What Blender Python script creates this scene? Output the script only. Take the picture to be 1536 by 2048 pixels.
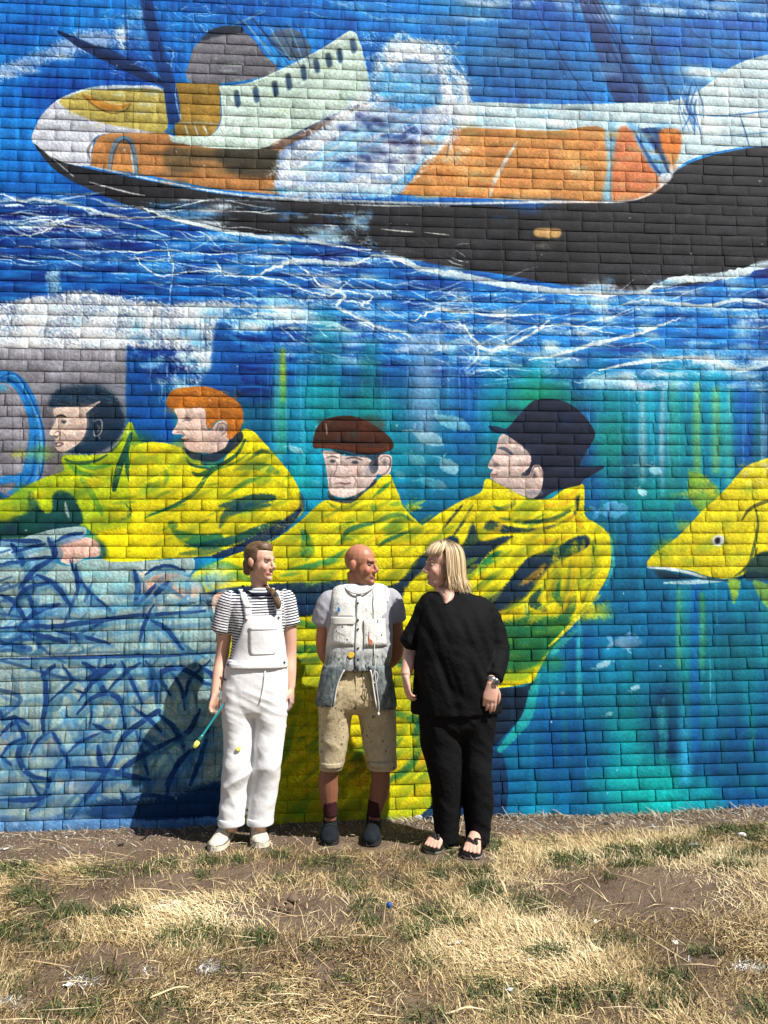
import bpy, bmesh, math, random
import numpy as np
from mathutils import Vector, Matrix
for o in list(bpy.data.objects): bpy.data.objects.remove(o)
scn = bpy.context.scene; COL = scn.collection
R = math.radians
# ---------------------------------------------------------------- camera, sky, sun, exposure
CAM_F, CAM_PITCH, CAM_YAW, CAM_ROLL, CAM_D, CAM_Z = 1479.76, 0.107932, 0.0767728, -0.0084031, 4.77108, 1.42039
def cam_axes():
    cy, sy, cp, sp = math.cos(CAM_YAW), math.sin(CAM_YAW), math.cos(CAM_PITCH), math.sin(CAM_PITCH)
    f = np.array([sy*cp, cy*cp, sp]); rt = np.array([cy, -sy, 0.]); up = np.cross(rt, f)
    cr, sr = math.cos(CAM_ROLL), math.sin(CAM_ROLL)
    return rt*cr+up*sr, up*cr-rt*sr, f
AX_R, AX_U, AX_F = cam_axes()
CAM_POS = np.array([0., -CAM_D, CAM_Z])
cam = bpy.data.cameras.new('camera'); cam_ob = bpy.data.objects.new('camera', cam); COL.objects.link(cam_ob)
cam.sensor_fit = 'VERTICAL'; cam.sensor_height = 24; cam.lens = 24*CAM_F/2048; cam.clip_end = 500; cam.clip_start = .05
m = Matrix.Identity(4)
for i in range(3): m[i][0], m[i][1], m[i][2], m[i][3] = AX_R[i], AX_U[i], -AX_F[i], CAM_POS[i]
cam_ob.matrix_world = m; scn.camera = cam_ob
SUN = Vector((.54, -.46, .91)).normalized()
w = bpy.data.worlds.new('World'); scn.world = w; w.use_nodes = True
nt = w.node_tree; sky = nt.nodes.new('ShaderNodeTexSky'); sky.sky_type = 'NISHITA'; sky.sun_disc = False
sky.sun_elevation = math.asin(SUN.z); sky.sun_rotation = math.atan2(SUN.x, SUN.y)
nt.links.new(sky.outputs[0], nt.nodes['Background'].inputs[0]); nt.nodes['Background'].inputs[1].default_value = .05
sun = bpy.data.lights.new('sun', 'SUN'); sun.energy = 5; sun.angle = R(.5); sun.color = (1, .955, .88)
sun_ob = bpy.data.objects.new('sun', sun); COL.objects.link(sun_ob); sun_ob.rotation_euler = SUN.to_track_quat('Z', 'Y').to_euler(); sun_ob.location = (8, -8, 12)
scn.view_settings.view_transform = 'Standard'; scn.view_settings.look = 'None'; scn.view_settings.gamma = 1; scn.view_settings.exposure = .72
def survey(u, v, y=None, z=None):
    """sight line through a surveyed photo point, met with the upright plane y or the level plane z (metres)"""
    u = np.asarray(u, float); v = np.asarray(v, float)
    d = (u-768)[..., None]/CAM_F*AX_R-(v-1024)[..., None]/CAM_F*AX_U+AX_F
    t = (y+CAM_D)/d[..., 1] if y is not None else (z-CAM_Z)/d[..., 2]
    return CAM_POS+d*t[..., None]
MX0, MX1, MZ0, MZ1, MS = -3.6, 4.9, -0.05, 6.65, 270
MW, MH = int((MX1-MX0)*MS), int((MZ1-MZ0)*MS)
rng = np.random.RandomState(7)
def vnoise(h, w, cy, cx, seed):
    r = np.random.RandomState(seed)
    gy, gx = int(h/cy)+3, int(w/cx)+3
    g = r.rand(gy, gx).astype(np.float32)
    ys = np.arange(h)/cy; xs = np.arange(w)/cx
    yi = ys.astype(int); xi = xs.astype(int)
    fy = (ys-yi).astype(np.float32); fx = (xs-xi).astype(np.float32)
    fy = fy*fy*(3-2*fy); fx = fx*fx*(3-2*fx)
    a = g[yi]*(1-fy)[:, None]+g[yi+1]*fy[:, None]
    return a[:, xi]*(1-fx)+a[:, xi+1]*fx
def fnoise(cy, cx, seed, octs=4):
    o = np.zeros((MH, MW), np.float32); s = 0; a = 1.
    for k in range(octs):
        o += a*vnoise(MH, MW, max(cy/2**k, 1.2), max(cx/2**k, 1.2), seed+k*17); s += a; a *= .55
    o /= s
    return np.clip((o-.5)*1.9+.5, 0, 1)
def col(c): return np.array(c, np.float32)/255
def sstep(a, b, x):
    t = np.clip((x-a)/(b-a), 0, 1); return t*t*(3-2*t)
def blur1(m, r, ax):
    if r < 1: return m
    k = 2*r+1
    p = [(0, 0), (0, 0)]; p[ax] = (r+1, r)
    c = np.cumsum(np.pad(m, p, mode='edge'), axis=ax, dtype=np.float64)
    if ax == 0: return ((c[k:]-c[:-k])/k).astype(np.float32)
    return ((c[:, k:]-c[:, :-k])/k).astype(np.float32)
def blur(m, r):
    for q in range(2): m = blur1(blur1(m, r, 0), r, 1)
    return m
def plan(pts):
    p = np.asarray(pts, float).reshape(-1, 2)
    q = survey(p[:, 0], p[:, 1], y=0.)
    return np.stack([(q[:, 0]-MX0)*MS, (MZ1-q[:, 2])*MS], 1)
def spline(p, closed, n=7):
    N = len(p)
    if N < 3:
        t = np.linspace(0, 1, n*2)[:, None]; return p[0]*(1-t)+p[-1]*t
    if closed: q = np.vstack([p[-1:], p, p[:2]]); segs = N
    else: q = np.vstack([2*p[0]-p[1], p, 2*p[-1]-p[-2]]); segs = N-1
    t = np.linspace(0, 1, n, endpoint=False)[:, None]; out = []
    for i in range(segs):
        a, b, c, d = q[i:i+4]
        out.append(.5*((2*b)+(c-a)*t+(2*a-5*b+4*c-d)*t*t+(3*b-a-3*c+d)*t**3))
    if not closed: out.append(p[-1:])
    return np.vstack(out)
class Mural:
    def __init__(s):
        s.C = np.zeros((MH, MW, 3), np.float32)
        s.spk = rng.rand(MH, MW).astype(np.float32)                       # paint catching on the brick grain, later also shading its pits
        
        q = sum(np.roll(np.roll(s.spk, j, 0), int(j*1.3), 1) for j in range(3))/3        # grain dragged down to the right
        s.spk = np.clip((q/q.mean()*.5-.5)*2.2+.5, 0, 1)
        s.soft = fnoise(38, 46, 3, 4); s.str = fnoise(60, 7, 11, 3); s.hor = fnoise(8, 60, 23, 3)
    def lay(s, m, y0, x0, c, a=1., dry=0., var=.10):
        h, w = m.shape; sl = (slice(y0, y0+h), slice(x0, x0+w))
        if dry: m = sstep(.5-dry*.15, .5+dry*.55, m+(s.spk[sl]-.5)*dry+(s.soft[sl]-.5)*dry*.6) if dry > 0 else m
        m = (m*a)[..., None]
        cc = col(c)*(1+var*(s.soft[sl]-.5)*2+var*.8*(s.spk[sl]-.5))[..., None]
        s.C[sl] = s.C[sl]*(1-m)+np.clip(cc, 0, 1)*m
    def poly(s, pts, c, soft=1, a=1., dry=0., rough=0., sharp=False, var=.10):
        p = plan(pts)
        if not sharp: p = spline(p, True)
        if rough:
            p = p+np.cumsum(rng.randn(*p.shape), 0)*0+rng.randn(*p.shape)*rough
        pad = soft*3+3
        x0, y0 = np.floor(p.min(0)-pad).astype(int); x1, y1 = np.ceil(p.max(0)+pad).astype(int)
        x0, y0 = max(x0, 0), max(y0, 0); x1, y1 = min(x1, MW), min(y1, MH)
        if x1-x0 < 2 or y1-y0 < 2: return
        T = np.zeros((y1-y0, x1-x0+1), np.int32)
        for i in range(len(p)):
            (ax, ay), (bx, by) = p[i], p[(i+1) % len(p)]
            if ay > by: ax, ay, bx, by = bx, by, ax, ay
            r0, r1 = max(int(math.ceil(ay-.5)), y0), min(int(math.ceil(by-.5)), y1)
            if r1 <= r0: continue
            rr = np.arange(r0, r1); xx = ax+(rr+.5-ay)*(bx-ax)/(by-ay)
            np.add.at(T, (rr-y0, np.clip(np.round(xx).astype(int)-x0, 0, x1-x0)), 1)
        m = (np.cumsum(T, 1)[:, :-1] % 2).astype(np.float32)
        s.lay(blur(m, soft), y0, x0, c, a, dry, var)
    def stroke(s, pts, w, c, a=1., dry=0., taper=.5, soft=1., wob=0., var=.08, raw=False):
        p = pts if raw else plan(pts)
        p = spline(np.asarray(p, float), False, 6)
        if wob: p = p+rng.randn(*p.shape)*wob
        w = w*.5*MS/310.
        n = len(p); tt = np.linspace(0, 1, n)
        ww = w*(1-taper*np.abs(2*tt-1)**2)
        pad = w+soft*2+2
        x0, y0 = np.floor(p.min(0)-pad).astype(int); x1, y1 = np.ceil(p.max(0)+pad).astype(int)
        x0, y0 = max(x0, 0), max(y0, 0); x1, y1 = min(x1, MW), min(y1, MH)
        if x1-x0 < 2 or y1-y0 < 2: return
        M = np.zeros((y1-y0, x1-x0), np.float32)
        for i in range(n-1):
            A, B = p[i], p[i+1]
            u0, v0 = np.floor(np.minimum(A, B)-pad).astype(int); u1, v1 = np.ceil(np.maximum(A, B)+pad).astype(int)
            u0, v0 = max(u0, x0), max(v0, y0); u1, v1 = min(u1, x1), min(v1, y1)
            if u1 <= u0 or v1 <= v0: continue
            X = np.arange(u0, u1)[None]+.5; Y = np.arange(v0, v1)[:, None]+.5
            d = B-A; L = max(float(d@d), 1e-6)
            t = np.clip(((X-A[0])*d[0]+(Y-A[1])*d[1])/L, 0, 1)
            dist = np.sqrt((X-A[0]-t*d[0])**2+(Y-A[1]-t*d[1])**2)
            q = np.clip((ww[i]-dist)/(2*soft)+.5, 0, 1)
            sub = M[v0-y0:v1-y0, u0-x0:u1-x0]; np.maximum(sub, q, out=sub)
        s.lay(M, y0, x0, c, a, dry, var)
    def spray(s, x, y, rx, ry, c, a=.5, dry=0.):
        p = plan([(x, y)])[0]; k = MS/310.; rx *= k; ry *= k
        x0, y0, x1, y1 = max(int(p[0]-2.2*rx), 0), max(int(p[1]-2.2*ry), 0), min(int(p[0]+2.2*rx), MW), min(int(p[1]+2.2*ry), MH)
        if x1-x0 < 2 or y1-y0 < 2: return
        X = (np.arange(x0, x1)[None]-p[0])/rx; Y = (np.arange(y0, y1)[:, None]-p[1])/ry
        m = np.exp(-(X*X+Y*Y)*1.1).astype(np.float32)
        if dry: m = m*sstep(.5-.5*dry, .5+.5*dry, m*.6+.2+(s.soft[y0:y1, x0:x1]-.5)*dry*1.6+(s.spk[y0:y1, x0:x1]-.5)*dry*.7)
        s.lay(m, y0, x0, c, a)
    def drips(s, x0, x1, y0, y1, n, c, a=.6, w=2.2, L=(20, 90)):
        for k in range(n):
            x = rng.uniform(x0, x1); y = rng.uniform(y0, y1); l = rng.uniform(*L)
            s.stroke([(x, y), (x+rng.uniform(-1, 1), y+l*.5), (x+rng.uniform(-1.5, 1.5), y+l)], w*rng.uniform(.6, 1.2), c, a*rng.uniform(.5, 1), taper=.3)
    def foam(s, x0, x1, y0, y1, n, c=(225, 240, 248), slope=0., a=.8, L=(30, 110), w=(1.5, 4), curl=8, dry=.5, edge=None):
        for k in range(n):
            x = rng.uniform(x0, x1); y = rng.uniform(y0, y1); l = rng.uniform(*L); th = slope+rng.randn()*.16
            pts = []; yy = 0
            for q in range(5):
                pts.append((x+l*q/4, y+l*q/4*th+yy)); yy += rng.randn()*curl*.5
            s.stroke(pts, rng.uniform(*w), c, a*rng.uniform(.4, 1), dry=dry, taper=.85)

def paint_mural():
    P = Mural(); C = P.C
    # ---- ground coats, in photo rows: sky, sea, deep water
    xs = np.linspace(MX0, MX1, MW)[None, :].repeat(MH, 0); zs = np.linspace(MZ1, MZ0, MH)[:, None].repeat(MW, 1)
    big = fnoise(150, 190, 31, 4); big2 = fnoise(90, 150, 47, 4); colm = fnoise(900, 34, 61, 3); colw = fnoise(900, 110, 67, 2)
    sky = col((10, 112, 202))+(big-.5)[..., None]*col((30, 60, 56))+(big2-.5)[..., None]*col((20, 50, 40))+(P.str-.5)[..., None]*col((10, 26, 26))
    sea = col((8, 84, 170))+(big-.5)[..., None]*col((16, 70, 80))+(P.hor-.5)[..., None]*col((26, 84, 84))
    deep = col((2, 112, 150))+(colw-.5)[..., None]*col((0, 70, 40))+(colm-.5)[..., None]*col((10, 55, 45))+(big-.5)[..., None]*col((0, 40, 60))
    hz = plan([(768, 420), (768, 760)])
    k1 = sstep(hz[0, 1]-60, hz[0, 1]+40, np.arange(MH))[:, None, None]; k2 = sstep(hz[1, 1]-50, hz[1, 1]+40, np.arange(MH)[:, None]+(big-.5)*90)[..., None]
    C[:] = sky*(1-k1)+sea*k1; C[:] = C*(1-k2)+deep*k2
    np.clip(C, 0, 1, out=C)
    S, O, Y = P.stroke, P.poly, P.spray
    W = (232, 240, 246); NAVY = (8, 34, 66); DB = (6, 52, 120)
    # ---- upper sky and sea
    for k in range(26):
        Y(rng.uniform(820, 1600), rng.uniform(-80, 190), rng.uniform(40, 130), rng.uniform(12, 34), [(48, 96, 150), (70, 120, 170), (24, 84, 150), (40, 110, 170)][k % 4], .55, .5)
    for k in range(14): Y(rng.uniform(-200, 700), rng.uniform(-120, 60), rng.uniform(50, 140), rng.uniform(8, 22), (20, 120, 205), .45, .5)
    Y(1000, 110, 90, 80, (36, 92, 140), .6); Y(1120, 140, 120, 60, (30, 96, 150), .6)
    for (x, y, rx, ry, a) in [(1040, 4, 120, 16, .75), (1200, 20, 90, 14, .5), (1310, 14, 60, 10, .5), (700, 8, 50, 10, .35), (830, 40, 70, 14, .3), (1420, 8, 80, 9, .4)]:
        Y(x, y, rx, ry, (205, 220, 240), a, .7)
    O([(-120, 150), (0, 128), (60, 105), (120, 80), (180, 58), (240, 70), (215, 105), (150, 108), (90, 128), (40, 152), (-120, 190)], (176, 194, 228), 12, .8, .5)
    for (x, y) in [(25, 150), (60, 140), (20, 130), (120, 115), (235, 75), (238, 95), (232, 60)]: Y(x, y, 30, 9, W, .6, .6)
    Y(275, 70, 40, 70, (110, 160, 215), .5, .6); Y(262, 25, 14, 40, (190, 215, 240), .5, .8); Y(240, 70, 24, 30, (225, 235, 248), .8, .8)
    P.foam(320, 520, -10, 110, 26, slope=.3, a=.5, L=(20, 60), w=(1, 2.4)); P.foam(560, 760, -10, 40, 10, a=.5, slope=.2)
    # dark shrouds and masts behind the boat
    S([(118, 64), (160, 85), (220, 115), (290, 150), (330, 168)], 20, (12, 46, 96), .95, taper=.75)
    S([(196, 92), (240, 112), (300, 150)], 9, (10, 36, 84), .8)
    S([(250, -20), (252, 60), (256, 118)], 6, (14, 60, 120), .8); S([(160, 20), (155, 95), (150, 108)], 2, (14, 50, 100), .8)
    O([(276, -30), (292, -30), (318, 90), (345, 165), (357, 240), (333, 238), (322, 165), (298, 90)], (10, 52, 118), 2, .95)
    O([(292, -30), (318, 90), (345, 160), (362, 160), (372, 120), (330, 60), (300, -30)], (8, 84, 178), 6, .7)
    S([(300, 70), (320, 90), (345, 100), (342, 130), (340, 175)], 3, (160, 205, 235), .6, .6, wob=1)
    for (a, b) in [((1165, -20), (1330, 330)), ((1190, -20), (1345, 310))]:
        pass
    O([(1150, -30), (1186, -30), (1240, 130), (1290, 240), (1330, 330), (1312, 340), (1280, 270), (1230, 205), (1195, 110)], (24, 52, 112), 4, .9, .3)
    S([(1110, -20), (1190, 130), (1260, 250)], 7, (30, 70, 130), .5); S([(1260, -20), (1300, 70), (1340, 190), (1400, 260)], 7, (20, 50, 96), .65)
    O([(1230, -30), (1262, -30), (1310, 90), (1330, 180), (1300, 140)], (34, 74, 128), 8, .55)
    S([(1050, -20), (1120, 110), (1180, 200), (1222, 265)], 3.5, (14, 48, 100), .8); S([(1330, -20), (1380, 60), (1440, 100), (1480, 120)], 6, (30, 66, 120), .5)
    for k in range(60): Y(rng.uniform(860, 1700), rng.uniform(-40, 200), rng.uniform(30, 90), rng.uniform(8, 20), [(56, 104, 150), (84, 130, 176), (36, 84, 140), (120, 156, 196), (30, 100, 140)][k % 5], .45, .8)
    for k in range(20): Y(rng.uniform(960, 1560), rng.uniform(-10, 40), rng.uniform(20, 70), rng.uniform(5, 12), (206, 220, 238), .55, .9)
    for q in range(5): S([(1150+q*9, -30), (1240+q*7, 130), (1300+q*4, 250), (1322+q*3, 335)], 9, [(24, 48, 104), (36, 66, 120), (14, 34, 84)][q % 3], .6, .4)
    for q in range(3): S([(116, 62+q), (165, 88+q*3), (225, 118+q*3), (300, 156+q*2), (335, 172)], 13, (10, 36, 84), .9, .3, taper=.7)
    for q in range(4): S([(282+q*4, -20), (306+q*4, 80), (332+q*4, 160), (346, 236)], 12, [(8, 40, 96), (12, 52, 116)][q % 2], .7, .4)
    P.foam(190, 420, 10, 170, 50, slope=.4, a=.5, L=(12, 50), w=(1, 3)); Y(243, 80, 16, 26, (236, 242, 248), .9, .9); Y(280, 30, 8, 26, (210, 226, 242), .7, .9)
    # ---- gunwale, white bow, right
    O([(870, 215), (960, 205), (1100, 208), (1240, 206), (1360, 198), (1420, 165), (1470, 130), (1540, 108), (1640, 92), (1760, 90), (1760, 300), (1536, 292), (1440, 302), (1370, 325), (1330, 360), (1352, 262), (1200, 262), (930, 258)], (196, 222, 232), 2, 1, .2)
    for k in range(24): Y(rng.uniform(1380, 1640), rng.uniform(130, 285), rng.uniform(20, 60), rng.uniform(6, 16), (222, 236, 238), .5)
    for k in range(26): Y(rng.uniform(900, 1340), rng.uniform(212, 256), rng.uniform(12, 40), rng.uniform(4, 12), [(96, 168, 218), (150, 200, 228), (232, 240, 240)][k % 3], .55, .4)
    S([(1355, 225), (1440, 232), (1536, 222), (1600, 215)], 3.5, (30, 100, 180), .8); S([(1480, 230), (1490, 262), (1498, 292)], 3.5, (26, 80, 150), .8); S([(1440, 272), (1500, 268), (1560, 262)], 2.5, (40, 110, 180), .7)
    for k in range(16):
        x = rng.uniform(1330, 1400); S([(x, rng.uniform(150, 200)), (x+rng.uniform(-16, 22), rng.uniform(205, 225)), (x+rng.uniform(-10, 30), rng.uniform(235, 275))], rng.uniform(2, 7), [(30, 96, 180), (220, 235, 242), (20, 70, 140)][k % 3], .6, .5)
    # ---- orange deck
    OR = (208, 142, 76)
    O([(905, 262), (960, 256), (1100, 262), (1214, 262), (1214, 402), (1000, 398), (800, 388), (822, 362), (850, 320), (880, 292)], OR, 2, 1, .25)
    for k in range(40): Y(rng.uniform(840, 1210), rng.uniform(264, 396), rng.uniform(18, 55), rng.uniform(6, 16), [(200, 156, 88), (214, 136, 80), (190, 144, 84), (222, 168, 104)][k % 4], .55, .4)
    for k in range(9): Y(rng.uniform(920, 1130), rng.uniform(255, 272), 40, 9, (150, 118, 62), .6, .5)
    O([(1232, 268), (1268, 262), (1300, 330), (1340, 345), (1332, 372), (1296, 396), (1262, 402), (1224, 402)], (208, 122, 76), 2); O([(1318, 264), (1360, 262), (1358, 310), (1340, 330)], (212, 122, 52), 2)
    for k in range(10): Y(rng.uniform(1235, 1300), rng.uniform(300, 395), 22, 9, [(206, 120, 70), (150, 120, 100), (226, 120, 80)][k % 3], .5, .4)
    O([(1210, 262), (1234, 258), (1224, 330), (1220, 402), (1204, 402), (1214, 330)], (130, 182, 208), 2, .95); S([(1222, 270), (1221, 400)], 2.5, (40, 100, 150), .7)
    O([(1255, 248), (1275, 252), (1310, 300), (1342, 345), (1326, 358), (1300, 330)], (110, 176, 222), 2, .95); S([(1268, 262), (1300, 320), (1322, 350)], 9, (24, 70, 140), .9)
    S([(1300, 270), (1322, 310), (1338, 346)], 8, (14, 42, 96), .9)
    S([(1034, 284), (1012, 320), (990, 360), (980, 392)], 9, (206, 216, 216), .85, .5); S([(905, 215), (900, 280), (893, 312)], 4, (30, 60, 90), .75)
    # ---- bow, left
    O([(66, 286), (72, 250), (96, 215), (130, 192), (180, 176), (250, 172), (322, 176), (332, 230), (336, 268), (440, 290), (440, 300), (330, 275), (205, 268), (184, 300), (178, 332), (120, 322)], (206, 212, 226), 2, 1, .15)
    O([(120, 200), (170, 182), (230, 178), (325, 182), (332, 262), (270, 258), (200, 246), (150, 228), (128, 214)], (180, 166, 84), 3, 1, .3)
    for k in range(16): Y(rng.uniform(140, 325), rng.uniform(182, 256), rng.uniform(14, 34), rng.uniform(4, 9), [(196, 190, 120), (166, 150, 60), (184, 200, 190), (190, 168, 96)][k % 4], .6, .5)
    O([(165, 188), (185, 208), (215, 222), (250, 216), (262, 204), (230, 208), (200, 200)], (188, 128, 46), 2, .95); S([(165, 190), (190, 212), (222, 226), (252, 220), (262, 202)], 3.5, (96, 66, 24), .85); S([(168, 186), (205, 200), (236, 209), (262, 204)], 3, (206, 200, 150), .8)
    S([(130, 196), (175, 178), (240, 172), (320, 178)], 5, (190, 216, 226), .85, .5); S([(200, 180), (260, 178), (318, 182)], 4, (30, 60, 90), .6, .5)
    S([(268, 180), (266, 262)], 2, (90, 84, 40), .7); S([(140, 195), (139, 228)], 2, (90, 84, 40), .7)
    O([(180, 334), (186, 296), (196, 272), (215, 266), (336, 266), (345, 284), (440, 297), (590, 292), (640, 300), (640, 390), (560, 390), (430, 378), (280, 348)], (176, 122, 70), 2, 1, .3, sharp=True)
    O([(330, 292), (440, 298), (552, 294), (558, 350), (440, 346), (340, 340)], (86, 74, 50), 8, .85, .4)
    for k in range(30): Y(rng.uniform(190, 545), rng.uniform(278, 372), rng.uniform(14, 40), rng.uniform(4, 10), [(206, 140, 76), (190, 124, 64), (90, 84, 70), (196, 140, 76), (60, 56, 46), (216, 150, 90)][k % 6], .55, .5)
    O([(430, 296), (560, 294), (560, 352), (470, 350)], (44, 46, 42), 9, .75, .5)
    S([(216, 346), (222, 310), (232, 282), (250, 276), (264, 288), (272, 320), (274, 350)], 8, (86, 130, 160), .9); S([(222, 344), (230, 300), (246, 280), (262, 292), (270, 348)], 3, (30, 60, 110), .9); S([(262, 300), (268, 346)], 5, (190, 215, 225), .7)
    S([(180, 318), (176, 300), (190, 276)], 5, (60, 50, 40), .6)
    # cabin
    O([(350, 166), (436, 164), (440, 180), (442, 236), (434, 258), (422, 272), (350, 276)], (150, 118, 46), 2, 1, .2, sharp=True)
    for k in range(10): Y(rng.uniform(355, 435), rng.uniform(170, 265), 22, 8, [(172, 138, 58), (128, 98, 38), (160, 130, 60)][k % 3], .6)
    S([(352, 170), (356, 205), (362, 240)], 5, (150, 200, 225), .6, .5); S([(370, 250), (376, 270)], 4, (190, 216, 222), .8); S([(388, 248), (396, 270)], 4, (190, 216, 222), .8); S([(406, 250), (416, 268)], 4, (190, 216, 222), .8)
    S([(340, 246), (400, 245), (436, 248)], 3, (180, 206, 210), .7)
    O([(381, 164), (382, 112), (396, 86), (430, 70), (490, 66), (530, 110), (556, 140), (500, 160)], (112, 112, 122), 2, 1, .15)
    O([(540, 70), (580, 56), (612, 76), (622, 108), (580, 122), (556, 96)], (84, 96, 112), 3, .9, .3)
    O([(400, 82), (430, 56), (478, 50), (486, 66), (440, 72)], (34, 40, 52), 3, .95, .4)
    S([(486, 40), (510, 70), (556, 130)], 4, (120, 170, 210), .8); S([(500, 30), (540, 80), (580, 120)], 7, (20, 56, 110), .85); S([(520, 60), (556, 100), (590, 118)], 3, (120, 170, 210), .8); S([(465, 50), (500, 36), (530, 22)], 4, (120, 165, 205), .75); S([(430, -20), (470, 30), (500, 60)], 3, (12, 50, 110), .8)
    O([(436, 172), (470, 170), (500, 165), (560, 140), (640, 100), (690, 66), (704, 61), (712, 66), (722, 90), (735, 140), (745, 185), (738, 202), (700, 214), (660, 232), (600, 262), (548, 290), (520, 297), (480, 298), (420, 296), (340, 284), (340, 272), (420, 272), (436, 258), (444, 236), (442, 190)], (196, 220, 208), 2, 1, .2, sharp=True)
    for k in range(22): Y(rng.uniform(460, 730), rng.uniform(110, 285), rng.uniform(20, 50), rng.uniform(5, 12), [(212, 232, 224), (186, 212, 196), (206, 226, 226), (190, 210, 170)][k % 4], .5, .4)
    S([(444, 172), (500, 166), (562, 140), (640, 100), (700, 62)], 4, (224, 238, 238), .8, .4)
    for (x, y, h) in [(474, 198, 26), (512, 190, 24), (550, 178, 24), (577, 164, 26), (607, 146, 24), (633, 132, 22), (657, 121, 22), (679, 112, 22), (706, 92, 22)]:
        O([(x-6, y-h/2), (x+3, y-h/2-3), (x+7, y+h/2-2), (x-2, y+h/2+2)], (40, 72, 104), 1, .95); S([(x-9, y-h/2-1), (x+3, y-h/2-3)], 2.5, (120, 110, 60), .7)
    O([(540, 290), (600, 262), (660, 232), (700, 214), (738, 202), (740, 214), (690, 240), (620, 275), (560, 300)], (126, 92, 70), 4, .9, .4)
    O([(280, -30), (298, -30), (322, 90), (346, 165), (358, 238), (350, 246), (336, 242), (324, 165), (300, 90)], (12, 50, 112), 2, .95, .2); S([(345, 160), (352, 200), (356, 240)], 14, (8, 56, 130), .8, .3)
    for q in range(3): S([(116, 62+q), (165, 88+q*3), (225, 118+q*3), (300, 156+q*2), (338, 172)], 13, (10, 36, 84), .9, .3, taper=.7)
    S([(350, 165), (352, 200), (360, 235)], 3, (150, 200, 230), .7, .6)
    for q in range(26): Y(rng.uniform(540, 630), rng.uniform(50, 130), rng.uniform(6, 16), rng.uniform(4, 9), [(20, 60, 120), (60, 84, 110), (90, 100, 116), (16, 84, 170)][q % 4], .6, .7)
    for q in range(6): S([(486+q*22, 40), (530+q*16, 90), (570+q*10, 132)], 4, [(110, 160, 200), (16, 50, 104)][q % 2], .7, .5)
    # ---- splash amidships
    O([(560, 300), (640, 262), (740, 210), (760, 180), (800, 215), (870, 205), (920, 215), (905, 262), (860, 310), (820, 350), (800, 388), (690, 398), (560, 388), (556, 330)], (150, 176, 214), 6, 1, .4)
    O([(730, 170), (750, 105), (800, 82), (850, 95), (890, 100), (905, 150), (910, 205), (860, 220), (780, 215), (742, 200)], (128, 160, 200), 10, .85, .6)
    for k in range(150):
        x = rng.uniform(560, 920); y = rng.uniform(90, 392)
        if y < 200 and x < 745: continue
        if x > 800 and y > 270+(920-x)*.9: continue
        if x < 700 and y < 300-(x-560)*.35: continue
        Y(x, y, rng.uniform(10, 36), rng.uniform(5, 16), [(232, 240, 248), (60, 150, 220), (206, 220, 240), (90, 120, 180), (170, 206, 236), (110, 186, 230)][k % 6], .7, .8)
    for k in range(26): Y(rng.uniform(660, 840), rng.uniform(225, 330), rng.uniform(10, 30), rng.uniform(6, 14), [(34, 44, 96), (20, 60, 130), (60, 84, 140)][k % 3], .65, .8)
    P.foam(570, 800, 230, 385, 60, slope=-.1, a=.7, L=(15, 60)); P.drips(690, 860, 270, 320, 22, W, .5, 1.6, (10, 40))
    for k in range(12): Y(rng.uniform(560, 780), rng.uniform(370, 395), 30, 7, [(190, 120, 90), (70, 170, 220), (180, 190, 190)][k % 3], .55, .6)
    def spume(pts, w, n, c, a):
        for q in range(n): S([(x+rng.randn()*w, y+rng.randn()*w*.7) for x, y in pts], rng.uniform(4, 16), c[q % len(c)], rng.uniform(.4, 1)*a, .7, taper=.8, soft=5)
    WH = [(240, 246, 250), (200, 222, 242), (228, 236, 246)]; CY = [(64, 160, 226), (96, 184, 234), (150, 206, 240)]
    spume([(560, 350), (600, 310), (660, 262), (720, 215), (752, 190)], 12, 34, WH, .85); spume([(745, 190), (770, 120), (820, 96), (870, 110), (890, 96)], 14, 30, WH, .8); spume([(880, 120), (905, 170), (915, 220), (890, 280)], 13, 24, WH, .75)
    spume([(590, 385), (660, 384), (720, 376), (790, 380)], 9, 26, WH+CY, .8); spume([(900, 250), (860, 300), (820, 340), (790, 380)], 9, 26, CY+WH, .8); spume([(760, 140), (790, 180), (850, 190), (800, 210)], 20, 34, CY, .75); spume([(620, 330), (680, 300), (740, 260), (800, 240)], 16, 26, CY+WH, .6); spume([(720, 320), (780, 330), (830, 310), (860, 270)], 14, 26, WH, .75)
    for q in range(34): Y(700+rng.randn()*44+60, 278+rng.randn()*30, rng.uniform(8, 26), rng.uniform(5, 12), [(28, 36, 84), (16, 52, 120), (50, 70, 130), (30, 20, 60)][q % 4], .75, .9)
    P.foam(690, 860, 240, 350, 40, slope=.3, a=.6, L=(8, 30), w=(1, 2.5))
    for q in range(90): Y(rng.uniform(830, 1350), rng.uniform(264, 398), rng.uniform(10, 30), rng.uniform(5, 11), [(176, 140, 84), (226, 160, 96), (160, 150, 110), (214, 122, 66), (190, 176, 130)][q % 5], .5, .9) if True else 0
    # ---- black hull
    O([(64, 282), (84, 300), (120, 322), (180, 338), (270, 356), (380, 378), (500, 394), (700, 405), (900, 410), (1100, 407), (1230, 405), (1275, 400), (1318, 380), (1350, 344), (1400, 318), (1470, 301), (1536, 292), (1650, 284), (1780, 280), (1780, 500), (1536, 524), (1490, 538), (1440, 560), (1360, 572), (1260, 582), (1140, 572), (1010, 550), (880, 530), (770, 508), (700, 486), (600, 472), (470, 466), (350, 444), (270, 416), (190, 384), (110, 340)], (34, 35, 40), 1, 1, .12, var=.22)
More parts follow.
